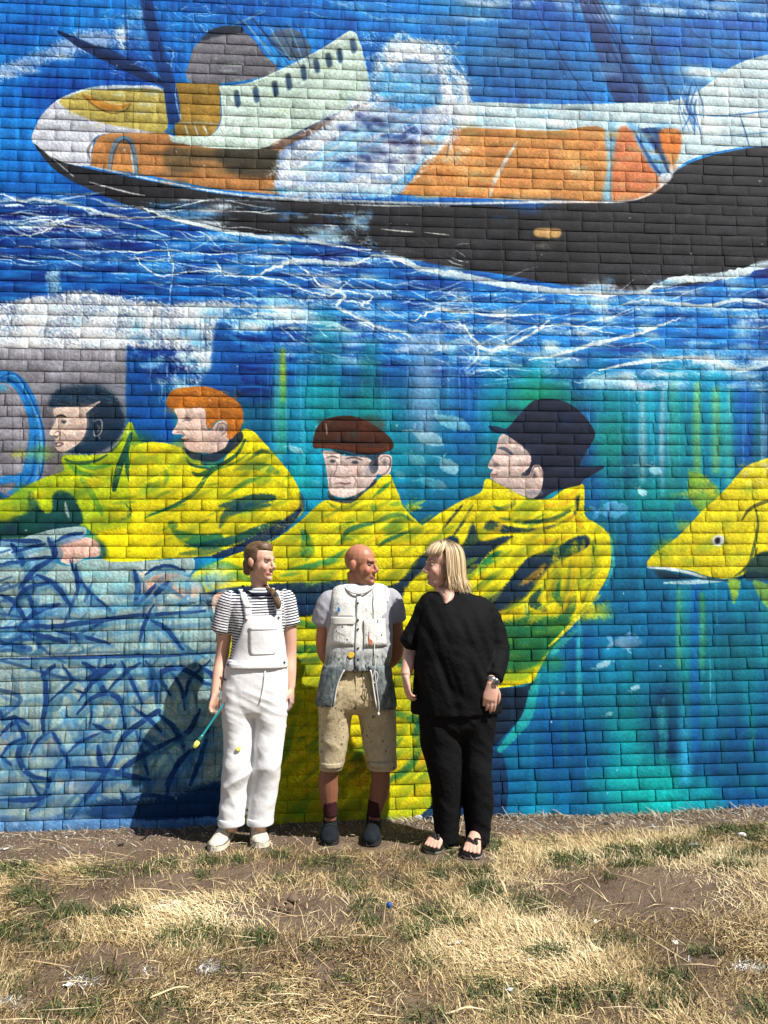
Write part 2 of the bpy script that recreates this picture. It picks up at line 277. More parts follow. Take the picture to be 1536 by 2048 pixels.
    # ---- sea with foam between the boat and the water line
    for k in range(90):
        Y(rng.uniform(-250, 1750), rng.uniform(400, 770), rng.uniform(30, 100), rng.uniform(6, 16), [(10, 96, 190), (16, 118, 206), (6, 50, 120), (4, 60, 140)][k % 4], .5, .5) if True else 0
    def froth(n, x0, x1, y0, y1, rx, ry, cs, a=.6, d=1.):
        for q in range(n): Y(rng.uniform(x0, x1), rng.uniform(y0, y1), rng.uniform(*rx), rng.uniform(*ry), cs[q % len(cs)], a, d)
    FC = [(226, 238, 246), (120, 180, 226), (190, 220, 240), (60, 140, 210)]
    froth(70, -200, 500, 395, 470, (16, 50), (3, 7), FC, .6); froth(60, 100, 760, 470, 560, (16, 50), (3, 7), FC, .5); froth(90, 480, 1000, 500, 680, (14, 50), (3, 8), FC, .55); froth(130, 850, 1650, 580, 700, (14, 56), (3, 9), FC, .6); froth(60, 1000, 1650, 690, 775, (20, 60), (4, 10), FC, .6); froth(40, 560, 1000, 660, 730, (16, 50), (4, 9), FC, .5)
    froth(50, -100, 1600, 420, 740, (30, 80), (5, 12), [(4, 44, 110), (6, 58, 136)], .55, .8)
    # hull over the sea again along its foot
    O([(770, 470), (900, 440), (1780, 430), (1780, 500), (1536, 522), (1490, 536), (1440, 558), (1360, 570), (1260, 580), (1140, 570), (1010, 548), (880, 528), (770, 506)], (34, 35, 40), 2, 1, .2, var=.22)
    for k in range(50): Y(rng.uniform(900, 1600), rng.uniform(415, 560), rng.uniform(20, 70), rng.uniform(3, 9), [(48, 48, 54), (26, 27, 32), (56, 56, 60)][k % 3], .5, .4)
    S([(120, 320), (270, 352), (380, 374), (500, 391), (700, 402), (900, 407), (1100, 404), (1240, 403), (1290, 392), (1325, 370)], 5, (214, 214, 214), .85, .5, taper=.3)
    S([(500, 394), (620, 402), (760, 410), (900, 412)], 6, (205, 216, 220), .7, .7)
    O([(1318, 352), (1334, 345), (1348, 350), (1340, 362), (1320, 372)], (214, 224, 228), 3, .9, .5)
    S([(178, 364), (215, 374), (260, 386), (290, 391)], 4, (210, 215, 220), .9, .5); S([(85, 300), (115, 325), (146, 352)], 3, (160, 170, 180), .8, .4)
    O([(1070, 458), (1095, 456), (1121, 459), (1119, 474), (1095, 476), (1070, 472)], (198, 158, 96), 1, .95)
    Y(1085, 492, 22, 9, (150, 140, 120), .45, .8); Y(448, 412, 26, 6, (206, 222, 236), .95, .6); Y(478, 413, 16, 5, (215, 225, 236), .8, .6)
    for (x, y, rx, ry) in [(716, 440, 26, 16), (700, 462, 34, 14), (728, 470, 16, 26), (680, 480, 50, 8), (560, 470, 40, 8), (620, 478, 60, 7), (722, 490, 16, 18), (700, 430, 20, 6)]: Y(x, y, rx, ry, (170, 206, 222), .85, .9)
    S([(620, 428), (660, 430), (700, 434)], 2.5, (180, 200, 210), .8, .6); S([(648, 450), (676, 452)], 3, W, .8, .4); S([(762, 458), (800, 462), (826, 464)], 2.6, (214, 214, 210), .9, .4); S([(846, 464), (880, 468), (898, 470)], 2.6, (214, 214, 210), .9, .4)
    P.foam(-250, 470, 395, 520, 90, slope=.14, a=.75, L=(40, 150)); P.foam(200, 800, 500, 600, 75, slope=.12, a=.7, L=(30, 120)); P.foam(480, 900, 480, 640, 70, slope=.16, a=.75, L=(30, 110))
    P.foam(820, 1750, 575, 780, 170, slope=-.1, a=.7, L=(30, 130)); P.foam(560, 1000, 600, 720, 60, slope=.2, a=.65, L=(30, 110)); P.foam(-250, 420, 390, 450, 40, slope=.15, a=.8, L=(40, 160), w=(2, 6))
    for q in range(70): Y(rng.uniform(560, 760), rng.uniform(425, 500), rng.uniform(6, 26), rng.uniform(3, 9), [(170, 206, 222), (34, 36, 42), (120, 160, 186), (30, 90, 160)][q % 4], .7, .9)
    O([(756, 420), (900, 424), (900, 520), (770, 500), (752, 470)], (34, 35, 40), 3, .9, .5, var=.2)
    S([(762, 458), (800, 462), (826, 464)], 2.6, (214, 214, 210), .9, .4); S([(846, 464), (880, 468), (898, 470)], 2.6, (214, 214, 210), .9, .4)
    def run(pts, w, n=1, a=.9):
        S(pts, w, (226, 240, 248), a, .45, taper=.6, wob=1.4)
        for q in range(n): S([(x+rng.randn()*6, y+rng.randn()*4) for x, y in pts], w*.5, (200, 226, 242), a*.6, .6, taper=.8)
    run([(0, 388), (40, 402), (70, 400), (120, 405), (180, 420), (260, 436), (340, 432)], 7, 2); run([(0, 470), (60, 470), (90, 462), (120, 448)], 3); run([(40, 446), (100, 440), (140, 452), (200, 462)], 4, 1)
    run([(270, 410), (350, 440), (470, 464), (560, 478), (640, 486), (740, 500)], 8, 3); run([(160, 500), (260, 505), (330, 500), (420, 508), (520, 500)], 3, 1); run([(270, 512), (290, 534), (330, 552), (400, 540), (470, 548)], 4, 1)
    run([(330, 480), (345, 540), (338, 600)], 3, 2); run([(500, 560), (560, 530), (620, 520), (700, 530), (740, 512)], 9, 2); run([(430, 520), (450, 548), (480, 552), (560, 560), (610, 580), (660, 590), (700, 560)], 4, 1)
    run([(610, 540), (640, 570), (690, 590), (672, 612), (700, 628), (760, 655), (810, 668), (860, 700)], 6, 2); run([(500, 630), (590, 632), (660, 648), (700, 662)], 11, 2); run([(670, 580), (740, 590), (735, 605), (722, 610), (742, 620)], 4, 1)
    run([(740, 510), (800, 520), (850, 540), (930, 552), (1010, 568), (1100, 580), (1200, 588), (1300, 586)], 13, 4); run([(830, 640), (870, 620), (930, 625), (1000, 632), (1100, 628)], 6, 2); run([(910, 640), (935, 660), (960, 690), (985, 700), (1040, 680), (1080, 655), (1100, 640)], 7, 2)
    run([(960, 690), (950, 720), (930, 745), (975, 740), (1010, 745)], 5, 2); run([(1060, 720), (1120, 708), (1180, 690), (1260, 672), (1330, 648), (1360, 636)], 7, 2); run([(1000, 690), (1050, 660), (1110, 650), (1170, 655), (1230, 668)], 4, 1)
    run([(1290, 582), (1350, 560), (1420, 556), (1480, 545), (1536, 530), (1640, 516)], 16, 4); run([(1240, 610), (1300, 600), (1400, 612), (1480, 600), (1560, 610)], 8, 3); run([(1200, 740), (1280, 725), (1400, 715), (1480, 740), (1560, 720)], 9, 3)
    for k in range(60): Y(rng.uniform(1180, 1620), rng.uniform(560, 660), rng.uniform(14, 46), rng.uniform(4, 11), [(228, 238, 246), (90, 160, 220), (205, 224, 240)][k % 3], .55, .9)
    for k in range(36): Y(rng.uniform(1160, 1620), rng.uniform(712, 775), rng.uniform(20, 60), rng.uniform(5, 12), [(224, 236, 246), (130, 186, 224), (200, 214, 240)][k % 3], .6, .9)
    for k in range(24): Y(rng.uniform(780, 930), rng.uniform(650, 740), rng.uniform(14, 40), rng.uniform(5, 12), [(200, 216, 240), (130, 176, 220)][k % 2], .5, .9)
    for k in range(26): Y(rng.uniform(500, 720), rng.uniform(610, 720), rng.uniform(24, 60), rng.uniform(4, 9), [(206, 226, 242), (60, 150, 210), (120, 190, 220)][k % 3], .5, .9)
    # ---- under water: shafts of light, green glow
    for (x, w, y0, y1, c, a) in [(556, 22, 700, 980, (90, 190, 190), .5), (566, 12, 700, 800, (160, 190, 40), .8), (566, 16, 770, 900, (40, 150, 110), .55), (600, 22, 700, 1000, (30, 140, 190), .5), (650, 70, 640, 830, (0, 130, 140), .5), (740, 50, 700, 830, (0, 140, 120), .5), (850, 60, 690, 900, (130, 170, 210), .75), (905, 24, 690, 830, (90, 180, 220), .5), (930, 70, 740, 900, (10, 80, 180), .6),
            (1285, 16, 780, 960, (170, 205, 215), .6), (1326, 12, 780, 990, (190, 210, 225), .6), (1345, 26, 770, 1000, (90, 180, 150), .55), (1395, 18, 770, 960, (140, 190, 90), .7), (1432, 22, 780, 940, (150, 190, 100), .65), (1458, 18, 780, 960, (110, 190, 160), .5), (1490, 40, 780, 920, (4, 84, 178), .7), (1525, 14, 770, 960, (140, 180, 205), .5), (1360, 30, 800, 1000, (0, 140, 140), .5), (1200, 60, 830, 1000, (10, 90, 180), .55), (1580, 60, 780, 1000, (20, 120, 170), .4), (-60, 60, 1000, 1000, (0, 0, 0), 0)]:
        S([(x, y0), (x+rng.uniform(-3, 3), (y0+y1)/2), (x, y1)], w, c, a, taper=.35, soft=max(2., w*.3))
    P.drips(520, 960, 690, 800, 46, (150, 215, 230), .4, 1.7, (20, 120)); P.drips(1160, 1560, 760, 850, 30, (190, 225, 235), .4, 1.8, (30, 140))
    for (x, y, rx, ry, c, a) in [(1080, 790, 110, 60, (0, 140, 96), .8), (1215, 880, 50, 100, (0, 140, 110), .7), (1010, 830, 60, 40, (0, 132, 110), .6), (700, 820, 120, 60, (0, 132, 140), .6), (600, 960, 40, 90, (0, 170, 170), .6), (880, 960, 120, 120, (0, 122, 160), .6), (800, 900, 60, 80, (0, 132, 150), .4), (1300, 1000, 90, 60, (0, 150, 140), .6), (1290, 1080, 70, 60, (0, 110, 150), .5), (1260, 1240, 90, 70, (0, 110, 150), .5), (1330, 1330, 120, 80, (0, 120, 140), .55), (1120, 1480, 120, 110, (0, 66, 140), .7), (1160, 1300, 80, 80, (0, 70, 140), .65), (1230, 1200, 60, 50, (0, 84, 160), .5), (1480, 1500, 130, 130, (0, 58, 124), .7), (1500, 1620, 90, 60, (0, 70, 150), .7), (1060, 1600, 90, 40, (0, 104, 154), .6), (1420, 1220, 70, 90, (0, 80, 150), .6)]: Y(x, y, rx, ry, c, a, .3)
    for (x, w, y0, y1, c, a) in [(1250, 90, 1480, 1640, (0, 176, 176), .8), (1330, 80, 1560, 1640, (0, 176, 170), .85), (1300, 150, 1600, 1645, (0, 178, 176), .9), (1410, 60, 1580, 1640, (0, 170, 176), .7), (1368, 26, 1180, 1420, (40, 170, 160), .45), (1370, 26, 1420, 1560, (50, 170, 215), .75), (1392, 18, 1170, 1500, (10, 100, 190), .75), (1404, 14, 1190, 1330, (90, 150, 50), .8), (1358, 12, 1180, 1330, (110, 170, 90), .55), (1420, 40, 1170, 1480, (0, 140, 160), .45), (1500, 40, 1180, 1440, (0, 140, 160), .4), (1262, 40, 1250, 1460, (0, 140, 130), .35), (1160, 12, 1230, 1400, (60, 190, 200), .75), (1180, 60, 1330, 1480, (0, 90, 160), .3), (1040, 30, 1540, 1640, (0, 110, 150), .5), (1120, 30, 1560, 1640, (0, 110, 160), .5), (1530, 30, 1180, 1320, (40, 180, 180), .6)]:
        S([(x, y0), (x+rng.uniform(-3, 3), (y0+y1)/2), (x, y1)], w, c, a, taper=.3, soft=max(2., w*.28))
    S([(1420, 1310), (1421, 1400)], 3, (150, 220, 225), .8, .5)
    # small fish
    def fish(x, y, l, h, th, a=.8, c=(190, 222, 236)):
        ct, st = math.cos(th), math.sin(th)
        f = lambda p: [(x+(q[0]*ct-q[1]*st)*l, y+q[0]*st*l+q[1]*ct*h) for q in p]
        O(f([(-.5, 0), (-.25, -.35), (.1, -.5), (.4, -.2), (.5, 0), (.38, .25), (.05, .5), (-.25, .3)]), c, 2, a, .5); S(f([(-.45, 0), (-.62, -.35)]), h*.3, c, a*.8, .6); S(f([(-.45, 0), (-.62, .35)]), h*.3, c, a*.8, .6)
    fish(1254, 1285, 62, 32, 0., .95, (150, 190, 222)); S([(1248, 1272), (1262, 1266), (1276, 1276)], 5, (190, 220, 236), .8, .6); S([(1255, 1300), (1262, 1306)], 4, (190, 220, 236), .8, .5)
    fish(1207, 1329, 36, 11, -.5); fish(1271, 1376, 24, 9, -.6); fish(1217, 1428, 20, 8, -.5); Y(1125, 1386, 5, 4, (150, 180, 220), .9)
    fish(1225, 1020, 66, 34, -.15, .75, (90, 160, 206)); fish(856, 876, 70, 22, .5, .65); fish(905, 845, 80, 22, .4, .6, (150, 205, 215)); fish(834, 920, 40, 16, .7, .6); fish(897, 932, 46, 12, .9, .75); fish(868, 968, 60, 20, .35, .65); fish(592, 900, 34, 9, .5, .6); fish(632, 965, 20, 7, .5, .5); fish(1310, 940, 30, 12, .8, .7); fish(1284, 984, 22, 9, .8, .8); fish(800, 950, 26, 10, .8, .5); Y(1270, 930, 30, 6, (170, 210, 220), .6, .6)
    for q in range(60): Y(rng.uniform(430, 1750), rng.uniform(790, 1640), rng.uniform(40, 110), rng.uniform(40, 120), [(0, 96, 120), (0, 74, 130), (0, 120, 120), (0, 86, 110)][q % 4], .32, .3)
    for q in range(70): x = rng.uniform(480, 1700); y = rng.uniform(780, 1500); S([(x, y), (x+rng.uniform(-3, 3), y+rng.uniform(40, 160))], rng.uniform(4, 18), [(40, 170, 170), (0, 130, 110), (30, 120, 190), (90, 190, 190)][q % 4], rng.uniform(.12, .4), .4, taper=.6, soft=4)
    # ---- white wake, wheelhouse, left
    O([(-300, 640), (-100, 620), (0, 605), (60, 596), (100, 588), (150, 582), (220, 588), (280, 600), (330, 606), (400, 604), (440, 600), (470, 612), (440, 640), (430, 660), (420, 690), (330, 700), (250, 700), (-300, 705)], (222, 228, 234), 4, 1, .7, rough=1)
    froth(60, 400, 620, 596, 660, (12, 44), (4, 9), [(226, 236, 244), (180, 214, 236), (110, 180, 224)], .7, .9); P.foam(420, 640, 600, 660, 40, slope=.25, a=.7, L=(20, 70))
    froth(40, 260, 425, 690, 760, (10, 30), (8, 20), [(206, 228, 240), (120, 190, 226), (230, 238, 244)], .75, .8); froth(24, 300, 400, 730, 790, (10, 26), (8, 18), [(150, 206, 230), (214, 232, 242)], .7, .8)
    for k in range(44): Y(rng.uniform(-100, 420), rng.uniform(610, 695), rng.uniform(14, 44), rng.uniform(6, 13), [(236, 240, 242), (190, 222, 234), (228, 230, 234), (200, 226, 240)][k % 4], .55, .6)
    for k in range(22): Y(rng.uniform(255, 420), rng.uniform(650, 750), rng.uniform(10, 30), rng.uniform(6, 14), [(90, 180, 220), (206, 228, 240), (40, 140, 200)][k % 3], .6, .8)
    O([(93, 548), (118, 542), (122, 585), (98, 590)], (170, 206, 220), 4, .8, .8); P.drips(280, 440, 600, 660, 24, (40, 90, 140), .6, 1.5, (20, 90)); P.drips(150, 260, 690, 705, 40, (205, 210, 214), .55, 1.8, (15, 50)); Y(150, 640, 22, 20, (120, 190, 220), .4, .7)
    GR = (134, 133, 143)
    O([(-400, 697), (252, 697), (254, 900), (200, 960), (0, 1010), (-400, 1040)], GR, 1, 1, sharp=True, var=.14)
    P.drips(0, 250, 695, 705, 60, (196, 198, 204), .5, 1.7, (12, 40)); O([(90, 800), (110, 860), (92, 930), (128, 940), (128, 905), (100, 870)], (92, 88, 96), 8, .8)
    for k in range(22): Y(rng.uniform(-60, 110), rng.uniform(720, 980), 20, 16, [(152, 152, 162), (118, 116, 126)][k % 2], .4)
    O([(253, 697), (268, 700), (280, 730), (300, 752), (318, 770), (335, 800), (345, 830), (345, 890), (320, 900), (262, 850), (254, 840)], (4, 72, 152), 3, .95, .7); O([(436, 652), (448, 648), (470, 690), (484, 780), (440, 778), (400, 775), (404, 752), (420, 740), (426, 690)], (6, 76, 156), 4, .95, .7)
    froth(16, 255, 345, 700, 860, (10, 30), (10, 30), [(6, 84, 170), (4, 60, 130)], .5, .5); S([(450, 668), (500, 690), (560, 700)], 12, (60, 140, 200), .5, .8)
    P.drips(300, 400, 700, 790, 16, (190, 226, 240), .7, 2.2, (15, 60)); Y(262, 725, 5, 26, (140, 190, 215), .5, .8)
    # life ring
    for (dx, w, c) in [(0, 26, (24, 120, 196)), (-6, 6, (14, 84, 160)), (7, 5, (70, 160, 220)), (12, 4, (10, 80, 160))]:
        S([(-60, 770+abs(dx)*.4), (-10, 752+abs(dx)*.6), (30, 760-dx), (58, 800-dx), (72+dx, 850), (76+dx, 900), (70+dx, 950), (46+dx, 985)], w, c, .92, .12, taper=.2)
    S([(58, 800), (64, 860), (56, 920), (40, 975), (18, 985)], 12, (30, 122, 196), .9, .2); S([(-60, 985), (0, 962), (40, 955), (58, 940)], 16, (24, 116, 190), .9, .2); S([(-40, 960), (10, 994), (26, 990), (40, 950)], 10, (24, 116, 190), .9, .2); S([(80, 870), (78, 930), (70, 960)], 4, (130, 150, 180), .6, .5)
    Y(4, 775, 14, 12, (70, 170, 222), .8, .4); S([(24, 775), (26, 990)], 2, (84, 84, 92), .7); S([(42, 790), (40, 900)], 1.6, (84, 84, 92), .6)
    # ---- oilskins
    YL = (226, 214, 20); YG = (176, 196, 24); GN = (22, 110, 62); DG = (6, 66, 62); ORG = (236, 164, 24)
    def blot(n, x0, x1, y0, y1, cs, r=(12, 40), a=.5):
        for k in range(n): Y(rng.uniform(x0, x1), rng.uniform(y0, y1), rng.uniform(*r), rng.uniform(*r)*.6, cs[k % len(cs)], a, .5)
    coat1 = [(-300, 1010), (-100, 1010), (0, 1000), (52, 972), (94, 953), (128, 940), (126, 912), (208, 908), (236, 884), (260, 843), (272, 866), (300, 905), (330, 950), (300, 1040), (200, 1068), (165, 1052), (120, 1062), (60, 1075), (-40, 1078), (-300, 1078)]
    O(coat1, YG, 2, 1, .12)
    blot(26, 0, 300, 900, 1050, [(196, 208, 30), (150, 180, 30), (214, 206, 24), (110, 160, 40)])
    O([(-300, 1040), (0, 1040), (14, 1030), (52, 1026), (56, 982), (66, 985), (84, 1020), (104, 1024), (106, 984), (130, 980), (152, 998), (166, 1046), (120, 1062), (60, 1076), (-300, 1085)], (4, 58, 66), 5, .95, .3)
    blot(10, 0, 150, 1040, 1068, [(4, 40, 62), (2, 70, 60)], (14, 34), .6); S([(131, 1004), (133, 1020), (137, 1034)], 6, (170, 180, 170), .8, .5)
    S([(130, 918), (150, 926), (190, 922), (214, 910)], 7, DG, .75, .4); S([(140, 930), (160, 945), (200, 955)], 10, (40, 120, 60), .6, .5); S([(158, 930), (190, 936), (220, 930)], 10, GN, .65, .5); S([(135, 925), (160, 950), (190, 1000), (205, 1030)], 12, (70, 140, 50), .6, .5); S([(214, 905), (228, 898), (246, 876)], 5, DG, .6, .4)
    S([(262, 868), (252, 900), (240, 930), (232, 960), (228, 980)], 14, DG, .9, .3); S([(254, 900), (256, 940), (268, 975), (270, 1005), (256, 1030)], 13, (4, 72, 70), .85, .35); S([(250, 1005), (262, 1030), (242, 1040)], 6, DG, .6, .4)
    Y(282, 878, 30, 22, (4, 72, 80), .8, .4)
    # coat 2
    O([(268, 895), (320, 885), (368, 900), (378, 930), (430, 934), (456, 908), (482, 862), (503, 861), (524, 880), (548, 908), (574, 938), (592, 966), (604, 994), (608, 1018), (594, 1038), (548, 1076), (500, 1102), (440, 1110), (330, 1118), (214, 1124), (206, 1092), (196, 1068), (224, 1060), (262, 1046), (258, 960)], YL, 2, 1, .12)
    blot(34, 270, 560, 900, 1060, [(206, 206, 26), (232, 222, 30), (170, 190, 28), (226, 200, 16)]); blot(14, 265, 370, 890, 1000, [(170, 190, 28), (196, 204, 30), (120, 160, 40)], (14, 36), .6); blot(10, 210, 340, 1060, 1112, [(240, 214, 8), (236, 204, 10)], (18, 40), .6)
    S([(300, 1030), (350, 1010), (390, 985), (420, 945), (470, 912), (490, 880)], 9, DG, .8, .35); S([(290, 1035), (330, 1020), (370, 1008)], 6, GN, .7, .4)
    S([(385, 945), (400, 950), (425, 935)], 9, DG, .7, .5); S([(372, 916), (384, 930), (420, 938)], 6, DG, .8, .4)
    for (p, w, c, a) in [([(328, 935), (334, 955), (326, 975)], 9, (60, 130, 60), .6), ([(490, 925), (508, 912), (524, 902), (540, 906)], 10, DG, .75), ([(470, 940), (500, 932), (530, 935), (555, 945)], 20, (30, 96, 80), .6), ([(452, 990), (490, 965), (520, 955)], 12, GN, .7), ([(440, 1012), (480, 1008), (510, 1000), (548, 995)], 26, (8, 60, 78), .85), ([(440, 1055), (452, 1030), (480, 1018), (540, 1010)], 20, (10, 62, 84), .85), ([(346, 1060), (370, 1075), (410, 1080), (440, 1072)], 26, (4, 92, 72), .85), ([(370, 1092), (420, 1090), (470, 1078), (520, 1058), (560, 1040)], 20, (4, 66, 76), .9), ([(430, 1112), (480, 1098), (530, 1072), (575, 1045), (600, 1018)], 26, (8, 38, 84), .95), ([(600, 985), (604, 1010), (590, 1036)], 14, (8, 44, 90), .8), ([(340, 1048), (350, 1052)], 20, (4, 82, 70), .7), ([(548, 960), (575, 980), (585, 1010)], 10, (150, 160, 30), .5), ([(360, 1108), (400, 1104), (440, 1100)], 14, (8, 60, 80), .6)]: S(p, w, c, a, .6, taper=.7, soft=3)
    S([(420, 945), (470, 925), (500, 905)], 5, (60, 120, 50), .6, .4)
    # coat 3
    O([(654, 1000), (640, 1006), (624, 1020), (600, 1042), (560, 1072), (520, 1094), (470, 1108), (420, 1130), (384, 1150), (390, 1180), (410, 1186), (450, 1180), (560, 1190), (700, 1210), (760, 1200), (800, 1140), (842, 1056), (838, 1046), (808, 1016), (798, 990), (788, 966), (779, 948), (760, 956), (735, 980), (700, 1002)], YL, 2, 1, .12)
    blot(34, 570, 830, 1010, 1170, [(236, 222, 16), (206, 206, 26), (226, 214, 30), (180, 196, 28)])
    for (p, w, c, a) in [([(655, 1004), (672, 1016), (690, 1018), (715, 1006)], 7, DG, .85), ([(745, 995), (765, 978), (780, 965)], 9, GN, .8), ([(655, 1030), (658, 1045)], 10, (60, 120, 60), .5), ([(740, 1050), (770, 1036), (800, 1030), (825, 1042)], 11, (20, 92, 70), .75), ([(684, 1088), (692, 1066), (710, 1055), (745, 1046)], 13, (10, 82, 70), .8), ([(756, 1094), (776, 1080), (806, 1068), (830, 1060)], 11, (8, 80, 66), .85), ([(605, 1058), (612, 1080), (606, 1110)], 20, (10, 90, 76), .75), ([(600, 1060), (622, 1095), (612, 1120)], 14, (16, 104, 80), .5), ([(570, 1140), (610, 1134), (660, 1122), (690, 1100)], 14, (24, 130, 90), .75), ([(560, 1152), (600, 1146)], 10, (16, 120, 90), .6), ([(745, 1010), (750, 1020)], 14, GN, .5), ([(780, 1010), (800, 1006)], 10, GN, .5), ([(640, 1140), (660, 1128), (690, 1120)], 8, GN, .5), ([(700, 1070), (720, 1076)], 10, GN, .35), ([(392, 1140), (440, 1128), (490, 1140)], 12, (30, 120, 60), .6), ([(440, 1165), (470, 1150), (500, 1160)], 14, (40, 130, 60), .6)]: S(p, w, c, a, .6, taper=.7, soft=3)
    # navy gap and skirts behind the people
    O([(410, 1186), (560, 1166), (640, 1164), (700, 1168), (700, 1260), (560, 1290), (420, 1300), (380, 1240)], (10, 40, 76), 4, .95, .3); P.drips(560, 660, 1170, 1200, 22, (40, 90, 140), .5, 1.5, (30, 90))
    O([(440, 1250), (600, 1232), (720, 1226), (800, 1236), (1060, 1240), (1075, 1345), (1060, 1366), (990, 1376), (930, 1440), (900, 1500), (872, 1590), (840, 1645), (500, 1652), (420, 1500)], (200, 196, 20), 3, 1, .2)
    blot(60, 540, 880, 1250, 1640, [(226, 214, 16), (150, 176, 28), (206, 190, 12), (236, 170, 16), (176, 186, 26)], (14, 44), .55)
    for (p, w, c, a) in [([(560, 1252), (600, 1246), (640, 1252), (820, 1250)], 16, (10, 110, 66), .7), ([(560, 1290), (600, 1300), (640, 1296)], 22, (8, 96, 70), .75), ([(790, 1300), (820, 1310), (800, 1330)], 24, (8, 90, 80), .8), ([(590, 1318), (610, 1320), (640, 1318)], 14, (6, 60, 80), .7), ([(770, 1420), (830, 1440), (850, 1460), (820, 1530), (780, 1560)], 22, (10, 90, 60), .75), ([(820, 1392), (850, 1420), (830, 1470)], 20, (10, 84, 70), .8), ([(590, 1440), (570, 1500), (540, 1560)], 20, (10, 90, 70), .4), ([(690, 1470), (700, 1500)], 18, (30, 130, 50), .6), ([(715, 1512), (722, 1540)], 26, (20, 56, 56), .6), ([(860, 1460), (850, 1500), (840, 1540)], 16, ORG, .6), ([(700, 1520), (730, 1570)], 34, ORG, .5), ([(720, 1600), (730, 1640)], 26, (226, 200, 20), .6)]: S(p, w, c, a, .6, taper=.6, soft=4)
    blot(16, 560, 870, 1590, 1640, [(120, 170, 40), (150, 180, 36), (206, 196, 20)], (16, 40), .6); O([(892, 1560), (872, 1600), (838, 1650), (1000, 1650), (1000, 1500)], (14, 50, 90), 4, .95, .2)
    # coat 4
    O([(968, 964), (976, 957), (998, 968), (1026, 981), (1057, 997), (1101, 997), (1122, 982), (1162, 967), (1169, 984), (1170, 1030), (1193, 1046), (1216, 1066), (1222, 1094), (1221, 1132), (1213, 1158), (1198, 1182), (1172, 1208), (1150, 1238), (1128, 1262), (1100, 1300), (1076, 1344), (1056, 1366), (1000, 1376), (940, 1380), (800, 1260), (740, 1180), (756, 1120), (790, 1082), (842, 1052), (886, 1022), (930, 998), (962, 984)], (230, 216, 20), 2, 1, .12)
    blot(44, 800, 1200, 1010, 1260, [(240, 224, 14), (216, 206, 24), (236, 200, 14), (226, 214, 36)])
    for (p, a) in [([(1011, 1170), (1050, 1120), (1080, 1104), (1120, 1090), (1140, 1078), (1172, 1070), (1180, 1090), (1150, 1110), (1110, 1128), (1080, 1160), (1056, 1190), (1020, 1218), (990, 1222), (960, 1200), (985, 1190)], .97), ([(908, 1105), (930, 1082), (945, 1040), (958, 1072), (962, 1080), (995, 1075), (1030, 1072), (1000, 1092), (976, 1110), (950, 1140), (930, 1150), (925, 1130)], .97), ([(760, 1180), (800, 1160), (830, 1120), (862, 1096), (898, 1072), (920, 1080), (900, 1110), (880, 1140), (840, 1150), (812, 1178), (800, 1210), (770, 1220)], .97), ([(966, 1052), (980, 1040), (1000, 1046), (1040, 1056), (1090, 1052), (1130, 1040), (1150, 1020), (1150, 998), (1160, 985), (1152, 1030), (1120, 1050), (1080, 1062), (1020, 1066), (975, 1062)], .95)]: O(p, (10, 38, 68), 3, a, .5)
    for (p, w, c, a) in [([(986, 1012), (1000, 1018), (1024, 1010), (1030, 1000)], 10, (20, 84, 64), .85), ([(1000, 1036), (1050, 1044), (1100, 1040), (1140, 1022)], 12, (8, 62, 64), .9), ([(1110, 1000), (1140, 990), (1160, 976)], 8, ORG, .6), ([(1080, 1012), (1120, 1008), (1150, 996)], 10, (236, 150, 30), .5), ([(1060, 1078), (1100, 1082), (1140, 1072)], 10, ORG, .65), ([(1130, 1040), (1150, 1036), (1166, 1056)], 14, ORG, .5), ([(884, 1060), (900, 1040), (925, 1010)], 7, NAVY, .85), ([(900, 1080), (925, 1045), (946, 1010)], 8, (10, 50, 66), .85), ([(960, 1130), (985, 1112), (1004, 1105)], 12, (14, 104, 70), .85), ([(958, 1150), (970, 1130), (985, 1122)], 14, (20, 126, 80), .8), ([(1106, 1120), (1112, 1150), (1110, 1180), (1122, 1210)], 22, (14, 96, 66), .85), ([(1100, 1110), (1130, 1098), (1160, 1086)], 22, (12, 74, 66), .8), ([(1126, 1150), (1140, 1180), (1136, 1206), (1122, 1222)], 14, (236, 158, 30), .7), ([(1150, 1180), (1140, 1220), (1112, 1246)], 20, (20, 90, 66), .8), ([(1080, 1180), (1066, 1204), (1090, 1220)], 20, (8, 56, 66), .85), ([(1050, 1204), (1056, 1236)], 7, (60, 140, 130), .7), ([(1068, 1215), (1058, 1236), (1030, 1250)], 10, (230, 210, 20), .8), ([(1160, 1110), (1180, 1130), (1176, 1170)], 18, (196, 184, 30), .5), ([(1190, 1080), (1180, 1110)], 20, (120, 130, 30), .5), ([(1000, 1250), (1040, 1262), (1090, 1258)], 30, (14, 96, 56), .8), ([(1010, 1290), (1060, 1296), (1110, 1280)], 40, (12, 100, 60), .85), ([(1010, 1330), (1050, 1326), (1080, 1310)], 30, (40, 120, 50), .75), ([(1005, 1345), (1040, 1352), (1065, 1340)], 18, (140, 170, 30), .7), ([(1040, 1170), (1070, 1150), (1090, 1130)], 14, ORG, .5), ([(980, 1250), (1000, 1230), (1030, 1220)], 12, ORG, .5), ([(1120, 1262), (1136, 1250), (1150, 1236)], 6, (240, 220, 40), .8)]: S(p, w, c, a, .55, taper=.65, soft=3)
    O([(960, 1262), (1010, 1240), (1060, 1226), (1090, 1232), (1130, 1230), (1150, 1236), (1128, 1262), (1098, 1302), (1074, 1330), (1040, 1340), (980, 1346)], (16, 96, 58), 6, .92, .6)
    for q in range(40): Y(rng.uniform(985, 1120), rng.uniform(1235, 1345), rng.uniform(10, 26), rng.uniform(5, 12), [(10, 70, 62), (40, 120, 52), (24, 110, 70), (90, 140, 40)][q % 4], .55, .7)
